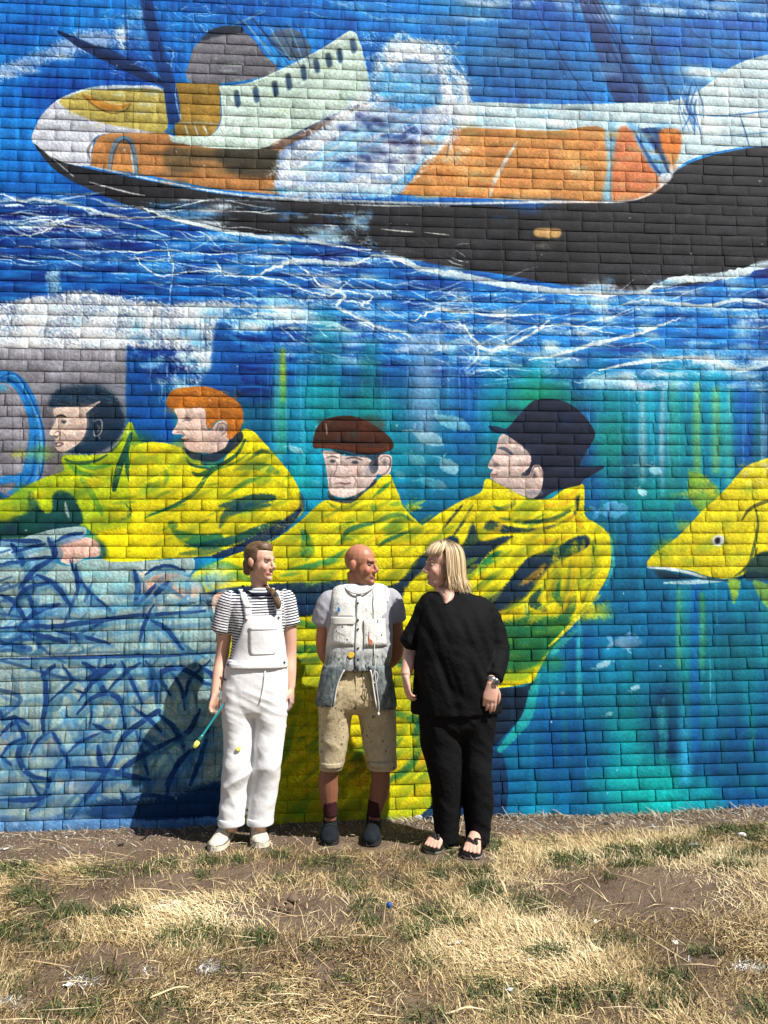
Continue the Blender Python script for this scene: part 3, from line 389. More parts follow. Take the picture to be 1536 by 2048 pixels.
    S([(985, 1352), (1030, 1354), (1066, 1340)], 16, (140, 170, 30), .8, .6, soft=3); S([(1098, 1292), (1130, 1262), (1160, 1230), (1190, 1192), (1212, 1150)], 8, (240, 224, 40), .8, .5)
    for q in range(30): x = rng.uniform(1100, 1205); S([(x, rng.uniform(1080, 1130)), (x-6, rng.uniform(1140, 1180)), (x-22, rng.uniform(1190, 1230))], rng.uniform(5, 14), [(110, 124, 30), (40, 100, 56), (214, 196, 24), (160, 150, 24), (236, 190, 20)][q % 5], .55, .7, soft=4)
    O([(990, 1378), (1050, 1372), (1080, 1350), (1100, 1330), (1060, 1390), (1044, 1430), (1020, 1460), (990, 1490), (960, 1500), (940, 1400)], (10, 32, 56), 3, .97, .2)
    S([(1078, 1350), (1066, 1385), (1056, 1430), (1030, 1466), (1000, 1500)], 20, (30, 160, 160), .85, .25, soft=4); S([(1106, 1306), (1120, 1290), (1150, 1262)], 14, (60, 170, 150), .6, .4, soft=4); S([(1222, 1080), (1226, 1130), (1212, 1170)], 8, (70, 190, 180), .7, .4, soft=3)
    for (n, x0, x1, y0, y1, sl) in ((40, 10, 250, 930, 1050, -.2), (60, 270, 600, 900, 1100, -.45), (56, 590, 830, 1005, 1170, -.5), (90, 820, 1215, 1010, 1260, -.75), (110, 560, 870, 1250, 1640, -.9)):
        for q in range(n):
            x = rng.uniform(x0, x1); y = rng.uniform(y0, y1); c0 = np.array(plan([(x, y)])[0]).astype(int); cc = P.C[np.clip(c0[1], 0, MH-1), np.clip(c0[0], 0, MW-1)]
            if not (cc[0] > .5 and cc[2] < .4 and cc[1] > .45): continue
            l = rng.uniform(24, 70); S([(x-l*.5, y-l*.5*sl), (x, y+rng.randn()*5), (x+l*.5, y+l*.5*sl)], rng.uniform(8, 26), [(120, 134, 26), (60, 116, 48), (160, 160, 20), (90, 124, 40), (238, 196, 16)][q % 5], rng.uniform(.3, .6), .7, taper=.85, soft=5)
    for (n, x0, x1, y0, y1, sl) in ((40, 20, 240, 930, 1040, -.2), (70, 270, 590, 910, 1090, -.45), (60, 590, 820, 1010, 1160, -.5), (90, 830, 1200, 1020, 1240, -.75), (90, 580, 860, 1250, 1630, -.9)):
        for q in range(n):
            x = rng.uniform(x0, x1); y = rng.uniform(y0, y1); c0 = np.array(plan([(x, y)])[0]).astype(int); cc = P.C[np.clip(c0[1], 0, MH-1), np.clip(c0[0], 0, MW-1)]
            if not (cc[0] > .55 and cc[2] < .35 and cc[1] > .5): continue
            l = rng.uniform(16, 50); S([(x, y), (x+l*.5, y+l*.5*sl+rng.randn()*3), (x+l, y+l*sl+rng.randn()*4)], rng.uniform(3, 10), [(246, 232, 40), (150, 160, 24), (110, 150, 36), (240, 226, 24), (176, 168, 16), (60, 120, 50)][q % 6], rng.uniform(.3, .65), .6, taper=.8, soft=2)
    # ---- heads
    SK = (222, 198, 182); SH = (176, 150, 142); DH = (12, 44, 70)
    Y(160, 772, 70, 14, (56, 70, 86), .7, .7); O([(99, 816), (97, 800), (104, 786), (117, 775), (146, 768), (182, 768), (208, 775), (229, 790), (242, 810), (250, 840), (250, 852), (236, 880), (219, 897), (182, 909), (140, 908), (128, 902), (150, 890), (168, 868), (174, 842), (170, 826), (180, 812), (140, 815)], DH, 4, 1, .6)
    Y(160, 772, 70, 9, (60, 70, 80), .5, .6); Y(130, 790, 40, 10, (20, 60, 84), .6, .5); Y(215, 830, 30, 30, (22, 34, 56), .6)
    O([(109, 817), (138, 814), (167, 815), (184, 808), (204, 801), (182, 818), (172, 828), (174, 844), (169, 870), (156, 888), (143, 896), (128, 904), (115, 900), (111, 894), (117, 886), (109, 881), (115, 875), (112, 872), (100, 870), (99, 865), (104, 855), (112, 839), (108, 829)], SK, 1, 1, .08)
    Y(160, 850, 14, 20, (200, 172, 160), .5); Y(146, 880, 18, 10, (190, 160, 150), .5)
    S([(112, 834), (122, 831), (132, 834)], 4.5, (24, 32, 48), .95); O([(121, 842), (128, 840), (134, 843), (128, 848)], (24, 34, 50), 1, .95); S([(110, 866), (116, 862), (120, 868), (114, 873), (106, 871)], 2.5, (60, 46, 50), .9); S([(124, 864), (131, 872), (133, 880)], 2, (130, 100, 96), .8); S([(110, 887), (117, 885), (126, 888), (118, 892), (112, 893)], 3, (70, 40, 46), .9); S([(140, 840), (166, 838)], 2, (120, 100, 96), .4)
    S([(188, 846), (194, 840), (203, 842), (204, 856), (200, 868), (190, 872), (187, 860)], 3, (170, 168, 160), .85, .4); S([(194, 850), (199, 856), (194, 864)], 3, (150, 140, 136), .7); S([(198, 872), (199, 880)], 4, (120, 150, 170), .7, .4)
    for q in range(40): x = rng.uniform(100, 236); y = rng.uniform(772, 812); S([(x, y), (x+10, y-1), (x+22, y+4)], 2.2, [(60, 92, 110), (20, 30, 44), (90, 96, 96)][q % 3], .5, .5)
    # man 2
    O([(336, 815), (334, 796), (346, 780), (378, 774), (418, 774), (456, 790), (480, 808), (487, 832), (482, 858), (470, 876), (456, 878), (450, 866), (456, 855), (450, 840), (430, 845), (422, 860), (412, 850), (412, 828), (408, 817), (378, 818)], (178, 104, 30), 2, 1, .15)
    blot(16, 345, 480, 778, 850, [(206, 136, 50), (150, 82, 22), (196, 116, 36)], (8, 22), .6)
    for k in range(26):
        x = rng.uniform(340, 470); y = rng.uniform(780, 830); S([(x, y), (x+10, y-2+rng.randn()*3), (x+20, y+3)], 2, [(216, 150, 66), (136, 70, 20)][k % 2], .6)
    O([(350, 818), (380, 817), (409, 818), (412, 850), (420, 862), (435, 844), (453, 844), (454, 866), (457, 880), (450, 896), (434, 906), (404, 906), (378, 900), (367, 888), (369, 881), (361, 877), (370, 870), (347, 868), (346, 861), (352, 852), (356, 838), (351, 826)], (222, 192, 178), 1, 1, .08)
    Y(385, 830, 22, 10, (190, 164, 156), .6, .5); Y(430, 880, 26, 14, (170, 140, 138), .6, .4); Y(410, 862, 16, 10, (236, 208, 196), .6); Y(380, 890, 22, 9, (206, 160, 146), .5)
    O([(367, 892), (384, 904), (412, 908), (446, 898), (458, 882), (482, 862), (484, 882), (456, 908), (430, 924), (400, 922), (378, 914)], (26, 38, 56), 2, .92, .35)
    S([(364, 838), (374, 836), (384, 840)], 3.5, (60, 50, 56), .9); S([(366, 842), (373, 840), (380, 842)], 3, (40, 44, 60), .9); S([(352, 866), (362, 864), (370, 870)], 3, (120, 90, 90), .8); S([(362, 878), (372, 880), (378, 878)], 2.5, (80, 50, 54), .9)
    S([(432, 862), (438, 848), (450, 848), (452, 862), (442, 872)], 3, (110, 86, 84), .85); Y(442, 858, 6, 8, (40, 56, 70), .6); S([(455, 872), (462, 874), (464, 866)], 8, (200, 120, 50), .9)
    # man 3
    O([(628, 897), (625, 886), (632, 858), (646, 842), (672, 833), (706, 832), (738, 844), (768, 864), (784, 880), (787, 896), (768, 905), (730, 910), (686, 902), (650, 897)], (66, 34, 22), 2, 1, .15)
    blot(14, 640, 770, 840, 880, [(88, 42, 24), (52, 34, 26), (76, 36, 22), (44, 44, 40)], (10, 24), .6); S([(628, 891), (680, 894), (740, 900), (780, 896)], 8, (92, 42, 24), .85, .3); S([(630, 880), (690, 884), (760, 888)], 6, (34, 26, 24), .7, .4); S([(652, 848), (654, 868)], 3, (200, 180, 170), .8)
    O([(646, 901), (672, 904), (690, 912), (728, 912), (744, 920), (758, 911), (770, 908), (782, 912), (784, 926), (779, 946), (766, 952), (755, 949), (748, 962), (732, 978), (706, 992), (682, 995), (662, 988), (657, 977), (655, 956), (651, 930), (647, 912)], (226, 204, 196), 1, 1, .08)
    O([(660, 895), (690, 903), (730, 910), (770, 904), (758, 914), (756, 940), (744, 948), (736, 930), (742, 918), (700, 912), (672, 905)], (40, 52, 70), 2, .85, .3)
    Y(735, 940, 14, 24, (150, 146, 152), .6, .4); Y(710, 940, 14, 12, (228, 190, 180), .7); Y(660, 945, 8, 26, (190, 170, 166), .5)
    O([(657, 978), (664, 990), (684, 1000), (704, 992), (734, 976), (750, 956), (752, 968), (730, 984), (704, 1006), (672, 1004), (656, 996)], (40, 48, 62), 2, .9, .35)
    S([(654, 915), (666, 913), (676, 916)], 3, (60, 54, 60), .9); S([(692, 917), (708, 915), (724, 920)], 3.5, (50, 48, 58), .9); O([(659, 922), (666, 919), (672, 923), (665, 926)], (40, 50, 60), 1, .95); O([(702, 925), (710, 921), (718, 925), (710, 928)], (40, 50, 60), 1, .95)
    S([(674, 925), (672, 940), (668, 950), (676, 955), (688, 956), (698, 954)], 2.6, (120, 90, 90), .85); S([(664, 942), (660, 960), (662, 974)], 2, (110, 90, 92), .8); S([(704, 948), (712, 962), (708, 974)], 2.5, (130, 104, 104), .8); S([(670, 968), (680, 966), (692, 968), (700, 966)], 4, (110, 62, 66), .9); S([(674, 974), (688, 975)], 2, (140, 104, 104), .7); Y(680, 984, 10, 7, (236, 214, 206), .6)
    S([(760, 918), (768, 912), (780, 916), (780, 932), (772, 946), (762, 950)], 3, (90, 70, 74), .85); Y(769, 925, 5, 7, (60, 60, 70), .7)
    # man 4
    O([(1030, 880), (1062, 890), (1090, 930), (1096, 990), (1060, 990), (1040, 930)], (26, 36, 58), 2, 1, .2); O([(1015, 856), (1036, 832), (1060, 806), (1078, 799), (1109, 798), (1140, 808), (1169, 832), (1190, 866), (1180, 892), (1166, 915), (1162, 933), (1208, 933), (1198, 942), (1164, 962), (1161, 970), (1114, 981), (1078, 999), (1057, 988), (1080, 978), (1086, 947), (1078, 931), (1062, 928), (1060, 905), (1036, 889), (1010, 868), (992, 866), (976, 853), (995, 853), (1005, 857)], (22, 30, 52), 2, 1, .12)
    blot(16, 1030, 1180, 810, 960, [(16, 40, 76), (34, 34, 52), (14, 26, 46), (30, 40, 62)], (14, 36), .6); S([(978, 853), (1000, 860), (1020, 868)], 8, (16, 50, 86), .9); S([(1120, 945), (1170, 942), (1206, 934)], 8, (18, 28, 52), .95)
    O([(1005, 868), (995, 884), (992, 902), (984, 915), (976, 931), (979, 938), (987, 939), (981, 947), (982, 957), (997, 967), (1020, 978), (1047, 991), (1068, 996), (1083, 978), (1086, 947), (1080, 933), (1067, 931), (1060, 947), (1052, 952), (1041, 949), (1057, 936), (1062, 915), (1047, 895), (1026, 879)], (208, 184, 176), 1, 1, .1)
    Y(1010, 880, 16, 12, (150, 150, 160), .6, .4); Y(1040, 905, 20, 12, (150, 146, 152), .55, .5); S([(998, 896), (1010, 898), (1024, 908)], 8, (50, 60, 84), .8, .3); S([(996, 888), (1016, 888)], 5, (222, 190, 180), .8); Y(990, 930, 8, 5, (90, 90, 104), .6); S([(984, 918), (990, 926), (998, 930)], 4, (110, 104, 114), .6); S([(980, 948), (988, 950), (996, 948)], 3, (110, 70, 74), .8); Y(1030, 958, 26, 14, (206, 186, 178), .6); Y(1070, 985, 22, 8, (90, 96, 112), .7, .4); Y(1030, 982, 30, 6, (90, 100, 116), .4, .4)
    O([(1062, 950), (1066, 934), (1076, 930), (1085, 940), (1084, 962), (1076, 976), (1066, 974)], (226, 196, 184), 1, .95); S([(1062, 950), (1067, 936), (1076, 933), (1082, 944)], 3, (70, 60, 70), .85); Y(1068, 950, 4, 8, (30, 34, 50), .7)
    for (x0, x1, y0, y1) in ((104, 172, 818, 898), (352, 455, 820, 902), (652, 780, 908, 990), (982, 1080, 885, 990)):
        for q in range(46):
            x = rng.uniform(x0, x1); y = rng.uniform(y0, y1); c0 = np.array(plan([(x, y)])[0]).astype(int); cc = P.C[c0[1], c0[0]]
            if cc.min() > .5: Y(x, y, rng.uniform(4, 11), rng.uniform(3, 7), [(178, 160, 156), (236, 218, 206), (150, 140, 146), (220, 180, 160)][q % 4], .45, .8)
    # ---- hands
    O([(108, 1100), (118, 1084), (140, 1074), (170, 1074), (194, 1082), (201, 1096), (198, 1112), (170, 1116), (158, 1124), (140, 1130), (118, 1120)], (224, 180, 164), 2, 1, .12); Y(150, 1118, 14, 10, (150, 140, 140), .5, .5); S([(142, 1090), (148, 1104), (144, 1120)], 4, (150, 120, 120), .5, .5); O([(196, 1078), (212, 1092), (214, 1112), (204, 1118), (200, 1096)], (10, 62, 70), 3, .9)
    O([(276, 1150), (296, 1142), (330, 1144), (370, 1152), (396, 1166), (404, 1182), (396, 1200), (350, 1206), (310, 1206), (284, 1190)], (222, 176, 152), 2, 1, .12); S([(300, 1206), (350, 1212), (400, 1204), (408, 1184), (398, 1160)], 6, (12, 40, 60), .9); S([(320, 1168), (340, 1180), (370, 1176)], 4, (150, 120, 116), .55, .5); S([(300, 1180), (330, 1170)], 4, (120, 120, 130), .5, .5)
    O([(424, 1200), (434, 1186), (452, 1180), (470, 1190), (466, 1226), (440, 1236), (426, 1222)], (222, 178, 156), 2, 1, .12)
    # ---- net and baskets, lower left
    O([(-400, 1076), (0, 1078), (60, 1070), (110, 1058), (168, 1054), (170, 1072), (150, 1076), (118, 1088), (106, 1104), (112, 1124), (140, 1132), (170, 1120), (205, 1118), (230, 1124), (330, 1120), (386, 1116), (376, 1150), (300, 1140), (272, 1152), (282, 1192), (312, 1210), (370, 1212), (410, 1204), (420, 1240), (440, 1300), (450, 1660), (-400, 1680)], (150, 178, 178), 2, 1, .1)
    for k in range(150): Y(rng.uniform(-200, 440), rng.uniform(1130, 1620), rng.uniform(14, 44), rng.uniform(8, 24), [(150, 206, 206), (158, 154, 150), (120, 190, 206), (172, 168, 162), (128, 140, 146), (176, 214, 208)][k % 6], .55, .6)
    for k in range(40): Y(rng.uniform(-100, 440), rng.uniform(1310, 1620), rng.uniform(14, 40), rng.uniform(10, 22), [(150, 146, 142), (166, 160, 152), (130, 130, 132)][k % 3], .55, .6)
    for k in range(26): Y(rng.uniform(0, 100), rng.uniform(1085, 1120), 26, 8, [(206, 226, 230), (120, 180, 214), (190, 216, 226)][k % 3], .6, .6)
    for k in range(30): Y(rng.uniform(150, 440), rng.uniform(1130, 1250), rng.uniform(14, 34), rng.uniform(8, 18), [(112, 190, 206), (140, 206, 210), (100, 170, 196)][k % 3], .5, .6)
    def net(pts, w=7, c=(14, 50, 112), a=.85, sh=True):
        if sh: S([(x+4+rng.randn()*2, y+6) for x, y in pts], w*1.9, [(50, 116, 176), (70, 140, 180), (40, 104, 150)][rng.randint(3)], .5, .5, taper=.4, soft=2)
        S(pts, w, c, a, .18, taper=.55, wob=.5)
    lines = [[(0, 1128), (50, 1120), (110, 1112)], [(0, 1080), (60, 1082), (80, 1082)], [(105, 1085), (140, 1070), (164, 1066)], [(22, 1088), (40, 1110), (46, 1130)], [(24, 1105), (60, 1094), (90, 1088)], [(96, 1076), (108, 1100), (110, 1114)], [(110, 1114), (70, 1140), (40, 1175)], [(74, 1150), (110, 1170), (140, 1210)], [(42, 1168), (66, 1210), (74, 1250), (78, 1295)], [(18, 1228), (50, 1180), (96, 1166)], [(0, 1190), (30, 1205), (56, 1250)], [(140, 1120), (152, 1150), (186, 1190), (222, 1220)], [(152, 1130), (156, 1180)], [(0, 1256), (80, 1252), (110, 1253), (250, 1234), (410, 1222)], [(0, 1318), (120, 1316), (260, 1312), (330, 1312), (430, 1304)], [(0, 1284), (50, 1296)], [(0, 1296), (60, 1262)], [(36, 1260), (100, 1276), (134, 1284)], [(110, 1262), (160, 1272), (220, 1286)], [(152, 1284), (160, 1266), (206, 1244)], [(40, 1250), (80, 1220), (118, 1208)],
             [(268, 1140), (276, 1175), (270, 1210)], [(275, 1210), (310, 1170)], [(290, 1150), (310, 1136), (340, 1132), (370, 1142)], [(306, 1210), (288, 1250), (280, 1280)], [(336, 1164), (310, 1190)], [(300, 1240), (330, 1256), (366, 1300)],
             [(80, 1336), (90, 1360), (92, 1400), (86, 1440), (88, 1470)], [(84, 1352), (110, 1330)], [(124, 1330), (138, 1350), (142, 1364), (100, 1402)], [(150, 1378), (180, 1400), (180, 1456)], [(164, 1324), (190, 1342), (204, 1376), (212, 1384)], [(172, 1358), (200, 1340), (222, 1330)], [(158, 1402), (190, 1360), (230, 1330)], [(154, 1428), (180, 1400), (212, 1386), (240, 1400), (248, 1430), (250, 1456)], [(244, 1322), (262, 1360), (284, 1406)], [(214, 1382), (250, 1346), (280, 1326)], [(292, 1322), (308, 1350), (314, 1404)], [(300, 1330), (302, 1380)], [(0, 1420), (6, 1440)], [(4, 1440), (30, 1436), (56, 1448)], [(0, 1470), (20, 1450), (30, 1446)], [(30, 1440), (48, 1476), (38, 1500), (40, 1524), (60, 1550), (94, 1558)], [(0, 1514), (20, 1490), (44, 1478)], [(0, 1512), (22, 1530)], [(60, 1510), (76, 1480), (104, 1462)], [(118, 1494), (134, 1520), (142, 1556)], [(84, 1610), (100, 1560), (124, 1520)], [(134, 1508), (160, 1484), (200, 1466)], [(196, 1492), (200, 1520), (206, 1536)], [(104, 1462), (120, 1490)], [(186, 1448), (220, 1466)],
             [(226, 1516), (250, 1470), (310, 1426), (318, 1424)], [(266, 1414), (300, 1440), (322, 1464)], [(272, 1462), (284, 1500), (296, 1548)], [(220, 1562), (270, 1520), (350, 1476)], [(284, 1478), (310, 1500)], [(90, 1540), (180, 1538), (260, 1552), (300, 1560)], [(150, 1620), (200, 1560), (228, 1516)], [(140, 1640), (170, 1600), (190, 1580)], [(320, 1430), (350, 1460), (370, 1500)], [(330, 1570), (360, 1520), (400, 1490)], [(240, 1580), (262, 1620)], [(330, 1620), (340, 1560), (380, 1500)], [(400, 1420), (380, 1460), (350, 1480)], [(330, 1330), (360, 1370), (370, 1420)], [(420, 1320), (380, 1360), (370, 1400)], [(340, 1390), (320, 1350), (360, 1336), (420, 1370)], [(400, 1330), (430, 1360), (420, 1400)], [(420, 1450), (400, 1520), (380, 1570)], [(60, 1560), (80, 1600), (60, 1620)], [(0, 1600), (60, 1600), (100, 1590)], [(260, 1600), (300, 1590), (360, 1600)]]
    for q in range(2):
        for L in lines:
            dx, dy = rng.uniform(-60, 60), rng.uniform(-50, 50)
            if L[0][1]+dy > 1150: S([(x+dx, y+dy) for x, y in L], rng.uniform(6, 14), [(70, 130, 176), (44, 104, 156), (96, 156, 190), (40, 90, 130)][rng.randint(4)], rng.uniform(.35, .7), .7, taper=.6, soft=2)
    for L in lines: net(L, rng.uniform(6, 12))
    for L in lines[:30]: S([(x-rng.uniform(40, 300), y+rng.uniform(-20, 60)) for x, y in L], rng.uniform(5, 9), (18, 60, 120), .6, .2) if rng.rand() < .8 else 0
    for k in range(46):
        x = rng.uniform(0, 440); y = rng.uniform(1150, 1600); S([(x, y), (x+rng.uniform(-30, 30), y+rng.uniform(10, 30)), (x+rng.uniform(-50, 50), y+rng.uniform(20, 60))], rng.uniform(6, 14), [(64, 124, 176), (84, 150, 190), (40, 96, 150), (30, 84, 120)][k % 4], .5, .5, taper=.5)
    P.drips(0, 440, 1130, 1600, 190, (24, 60, 90), .45, 1.4, (20, 100)); P.drips(250, 440, 1210, 1250, 30, (40, 90, 110), .5, 1.5, (40, 130))
    S([(0, 1314), (100, 1312), (240, 1307)], 3.5, (214, 226, 230), .8, .4); O([(140, 1562), (148, 1558), (146, 1590), (138, 1590)], (206, 202, 192), 1, .8, .4)
    for q in range(70): Y(rng.uniform(-60, 450), 1640-abs(rng.randn())*100, rng.uniform(16, 44), rng.uniform(8, 20), [(30, 80, 130), (20, 60, 116), (60, 116, 160)][q % 3], .4, .7)
    O([(190, 1600), (330, 1590), (450, 1560), (450, 1655), (180, 1662)], (10, 50, 100), 14, .9, .3); O([(-400, 1640), (0, 1640), (80, 1634), (190, 1636), (300, 1640), (440, 1636), (440, 1680), (-400, 1700)], (86, 134, 186), 4, .95, .3)  # navy patch: blue spray with the woman's cast shadow painted in, then base strip
    for k in range(14): Y(rng.uniform(-20, 240), rng.uniform(1632, 1652), 24, 9, [(96, 150, 200), (130, 170, 206), (40, 84, 150)][k % 3], .6, .4)
    # ---- big fish, right
    O([(1371, 888), (1376, 900), (1384, 940), (1410, 950), (1446, 990), (1440, 1020), (1410, 1030), (1384, 1010), (1374, 980), (1376, 930)], (140, 176, 40), 4, .8, .5); blot(10, 1378, 1430, 920, 1010, [(180, 170, 60), (90, 150, 80), (60, 140, 110)], (8, 20), .6)
    O([(1294, 1124), (1310, 1106), (1330, 1092), (1362, 1067), (1400, 1026), (1438, 991), (1469, 957), (1488, 936), (1513, 924), (1560, 914), (1650, 930), (1740, 1000), (1740, 1130), (1620, 1170), (1540, 1150), (1500, 1146), (1462, 1157), (1420, 1154), (1380, 1141), (1340, 1136), (1300, 1134)], (220, 206, 26), 2, 1, .12)
    blot(34, 1330, 1560, 960, 1140, [(236, 216, 24), (190, 190, 36), (150, 170, 44), (226, 206, 40)], (12, 34), .55); blot(12, 1300, 1420, 1090, 1140, [(130, 160, 40), (170, 180, 36)], (12, 30), .6); blot(9, 1480, 1540, 925, 970, [(206, 206, 160), (220, 214, 120)], (10, 20), .6)
    S([(1296, 1134), (1340, 1138), (1380, 1146), (1412, 1156)], 7, (214, 226, 226), .95, .3, taper=.3); O([(1308, 1140), (1350, 1146), (1392, 1156), (1350, 1160), (1322, 1156)], (14, 40, 60), 2, .85); S([(1328, 1166), (1390, 1164), (1450, 1160)], 9, (180, 206, 210), .85, .5); S([(1400, 1158), (1470, 1160), (1500, 1146), (1530, 1150), (1600, 1160)], 7, (14, 44, 56), .9)
    O([(1500, 1120), (1540, 1100), (1620, 1110), (1700, 1150), (1620, 1176), (1530, 1162), (1490, 1160)], (16, 56, 66), 4, .9, .3); S([(1470, 1152), (1496, 1130), (1506, 1100), (1516, 1050), (1512, 1020)], 7, (60, 84, 46), .8, .4); S([(1484, 1040), (1500, 1018), (1530, 1004), (1560, 1000)], 8, (70, 72, 30), .85, .3); S([(1478, 1150), (1506, 1122), (1514, 1096)], 4, (40, 70, 50), .7)
    Y(1432, 1082, 30, 20, (130, 150, 40), .6, .3); O([(1424, 1080), (1434, 1070), (1446, 1072), (1449, 1082), (1440, 1092), (1428, 1090)], (216, 222, 226), 1, .98); O([(1429, 1080), (1435, 1074), (1441, 1078), (1439, 1086), (1432, 1087)], (18, 24, 34), 1, 1)
    O([(1456, 1160), (1480, 1160), (1476, 1190), (1468, 1214), (1462, 1190)], (150, 180, 50), 3, .85, .4); O([(1506, 1160), (1536, 1170), (1560, 1210), (1540, 1220), (1516, 1190)], (130, 170, 60), 3, .8, .4)
    # ---- foot of the wall, general wear
    P.drips(1000, 1536, 1200, 1560, 60, (40, 150, 170), .18, 2, (40, 160)); P.drips(-300, 1800, 60, 600, 120, (160, 205, 230), .12, 1.6, (30, 120))
    for k in range(130):
        x = rng.uniform(-200, 1700); y = rng.uniform(0, 1600); Y(x, y, rng.uniform(1, 2.6), rng.uniform(1, 2.6), (224, 230, 226), .8)
    grain = (P.spk-.5)[..., None]*.26+(P.str-.5)[..., None]*.06  # speckle in the paint colour stands in for light and shade on brick pits
    C *= 1+grain
    np.clip(C, 0, 1, out=C)
    return C
# ---------------------------------------------------------------- helpers
def tag(o, label=None, cat=None, group=None, kind=None):
    if label: o['label'] = label
    if cat: o['category'] = cat
    if group: o['group'] = group
    if kind: o['kind'] = kind
    return o
def empty(name, loc): 
    o = bpy.data.objects.new(name, None); COL.objects.link(o); o.location = loc; o.empty_display_size = .1; return o
def link(name, me, mat=None, parent=None):
    o = bpy.data.objects.new(name, me); COL.objects.link(o)
    if mat is not None: me.materials.append(mat)
    if parent is not None:
        o.parent = parent; o.matrix_parent_inverse = parent.matrix_world.inverted() if parent.type != 'EMPTY' else Matrix.Translation(-parent.location)
    return o
def mesh_np(name, V, F, smooth=False):
    """V (n,3), F (m,k) with k = 3 or 4"""
    me = bpy.data.meshes.new(name); V = np.asarray(V, np.float32); F = np.asarray(F, np.int32); k = F.shape[1]
    me.vertices.add(len(V)); me.vertices.foreach_set('co', V.ravel())
    me.loops.add(F.size); me.loops.foreach_set('vertex_index', F.ravel())
    me.polygons.add(len(F)); me.polygons.foreach_set('loop_start', np.arange(0, F.size, k, dtype=np.int32))
    try: me.polygons.foreach_set('loop_total', np.full(len(F), k, np.int32))
    except Exception: pass
    if smooth: me.polygons.foreach_set('use_smooth', np.ones(len(F), bool))
    me.update(calc_edges=True); me.validate(); return me
class N:
    """short node-tree writer"""
    def __init__(s, name):
        s.m = bpy.data.materials.new(name); s.m.use_nodes = True; s.t = s.m.node_tree; s.b = s.t.nodes['Principled BSDF']
        s.b.inputs['Specular IOR Level'].default_value = .35
    def n(s, typ, **kw):
        x = s.t.nodes.new('ShaderNode'+typ)
        for k, v in kw.items(): setattr(x, k, v)
        return x
    def l(s, a, b): s.t.links.new(a, b)
    def set(s, **kw):
        for k, v in kw.items(): s.b.inputs[k.replace('_', ' ')].default_value = v
        return s
    def noise(s, scale, detail=4, vec=None, rough=.55, out='Fac'):
        x = s.n('TexNoise'); x.inputs['Scale'].default_value = scale; x.inputs['Detail'].default_value = detail; x.inputs['Roughness'].default_value = rough
        if vec is not None: s.l(vec, x.inputs['Vector'])
        return x.outputs[out]
    def ramp(s, fac, stops):
        x = s.n('ValToRGB'); s.l(fac, x.inputs[0]); e = x.color_ramp.elements
        while len(e) < len(stops): e.new(.5)
        for i, (p, c) in enumerate(stops): e[i].position = p; e[i].color = (*c, 1) if len(c) == 3 else c
        return x.outputs[0]
    def mix(s, fac, a, b, mode='MIX'):
        x = s.n('MixRGB'); x.blend_type = mode
        for i, q in enumerate((fac, a, b)):
            if hasattr(q, 'is_linked'): s.l(q, x.inputs[i])
            elif isinstance(q, (int, float)): x.inputs[i].default_value = q if i == 0 else (q, q, q, 1)
            else: x.inputs[i].default_value = (*q, 1)
        return x.outputs[0]
    def math(s, op, a, b=0., clamp=False):
        x = s.n('Math'); x.operation = op; x.use_clamp = clamp
        for i, q in enumerate((a, b)):
            if hasattr(q, 'is_linked'): s.l(q, x.inputs[i])
            else: x.inputs[i].default_value = q
        return x.outputs[0]
    def mapping(s, vec, scale=(1, 1, 1), rot=(0, 0, 0)):
        x = s.n('Mapping'); s.l(vec, x.inputs[0]); x.inputs['Scale'].default_value = scale; x.inputs['Rotation'].default_value = rot; return x.outputs[0]
    def pos(s): return s.n('NewGeometry').outputs['Position']
    def obj(s): return s.n('TexCoord').outputs['Object']
    def rnd(s): return s.n('NewGeometry').outputs['Random Per Island']
    def attr(s, name): return s.n('Attribute', attribute_name=name)
    def bump(s, h, strength, dist=.01, prev=None):
        x = s.n('Bump'); x.inputs['Strength'].default_value = strength; x.inputs['Distance'].default_value = dist; s.l(h, x.inputs['Height'])
        if prev is not None: s.l(prev, x.inputs['Normal'])
        return x.outputs[0]
    def col(s, c): s.l(c, s.b.inputs['Base Color']); return s
    def nor(s, c): s.l(c, s.b.inputs['Normal']); return s
def plain(name, c, rough=.7, var=.15, scale=30, bump=0., spec=.3, metal=0.):
    k = N(name); k.set(Roughness=rough, Metallic=metal); k.b.inputs['Specular IOR Level'].default_value = spec
    f = k.noise(scale, 4, k.obj()); k.col(k.mix(f, tuple(x*(1-var) for x in c), tuple(min(x*(1+var), 1) for x in c)))
    if bump: k.nor(k.bump(k.noise(scale*4, 3, k.obj()), bump, .004))
    return k.m
def hash3(i, j, k, s):
    h = (i*374761393+j*668265263+k*2147483647+s*974711) & 0x7fffffff
    h = (h ^ (h >> 13))*1274126177 & 0x7fffffff
    return ((h ^ (h >> 16)) & 0xffff)/65535.
def vn3(P, seed=0):
    P = np.asarray(P, float)+100; I = np.floor(P).astype(np.int64); f = P-I; f = f*f*(3-2*f); o = 0
    for a in (0, 1):
        for b in (0, 1):
            for c in (0, 1):
                wgt = (f[:, 0] if a else 1-f[:, 0])*(f[:, 1] if b else 1-f[:, 1])*(f[:, 2] if c else 1-f[:, 2])
                o = o+wgt*hash3(I[:, 0]+a, I[:, 1]+b, I[:, 2]+c, seed)
    return o-.5
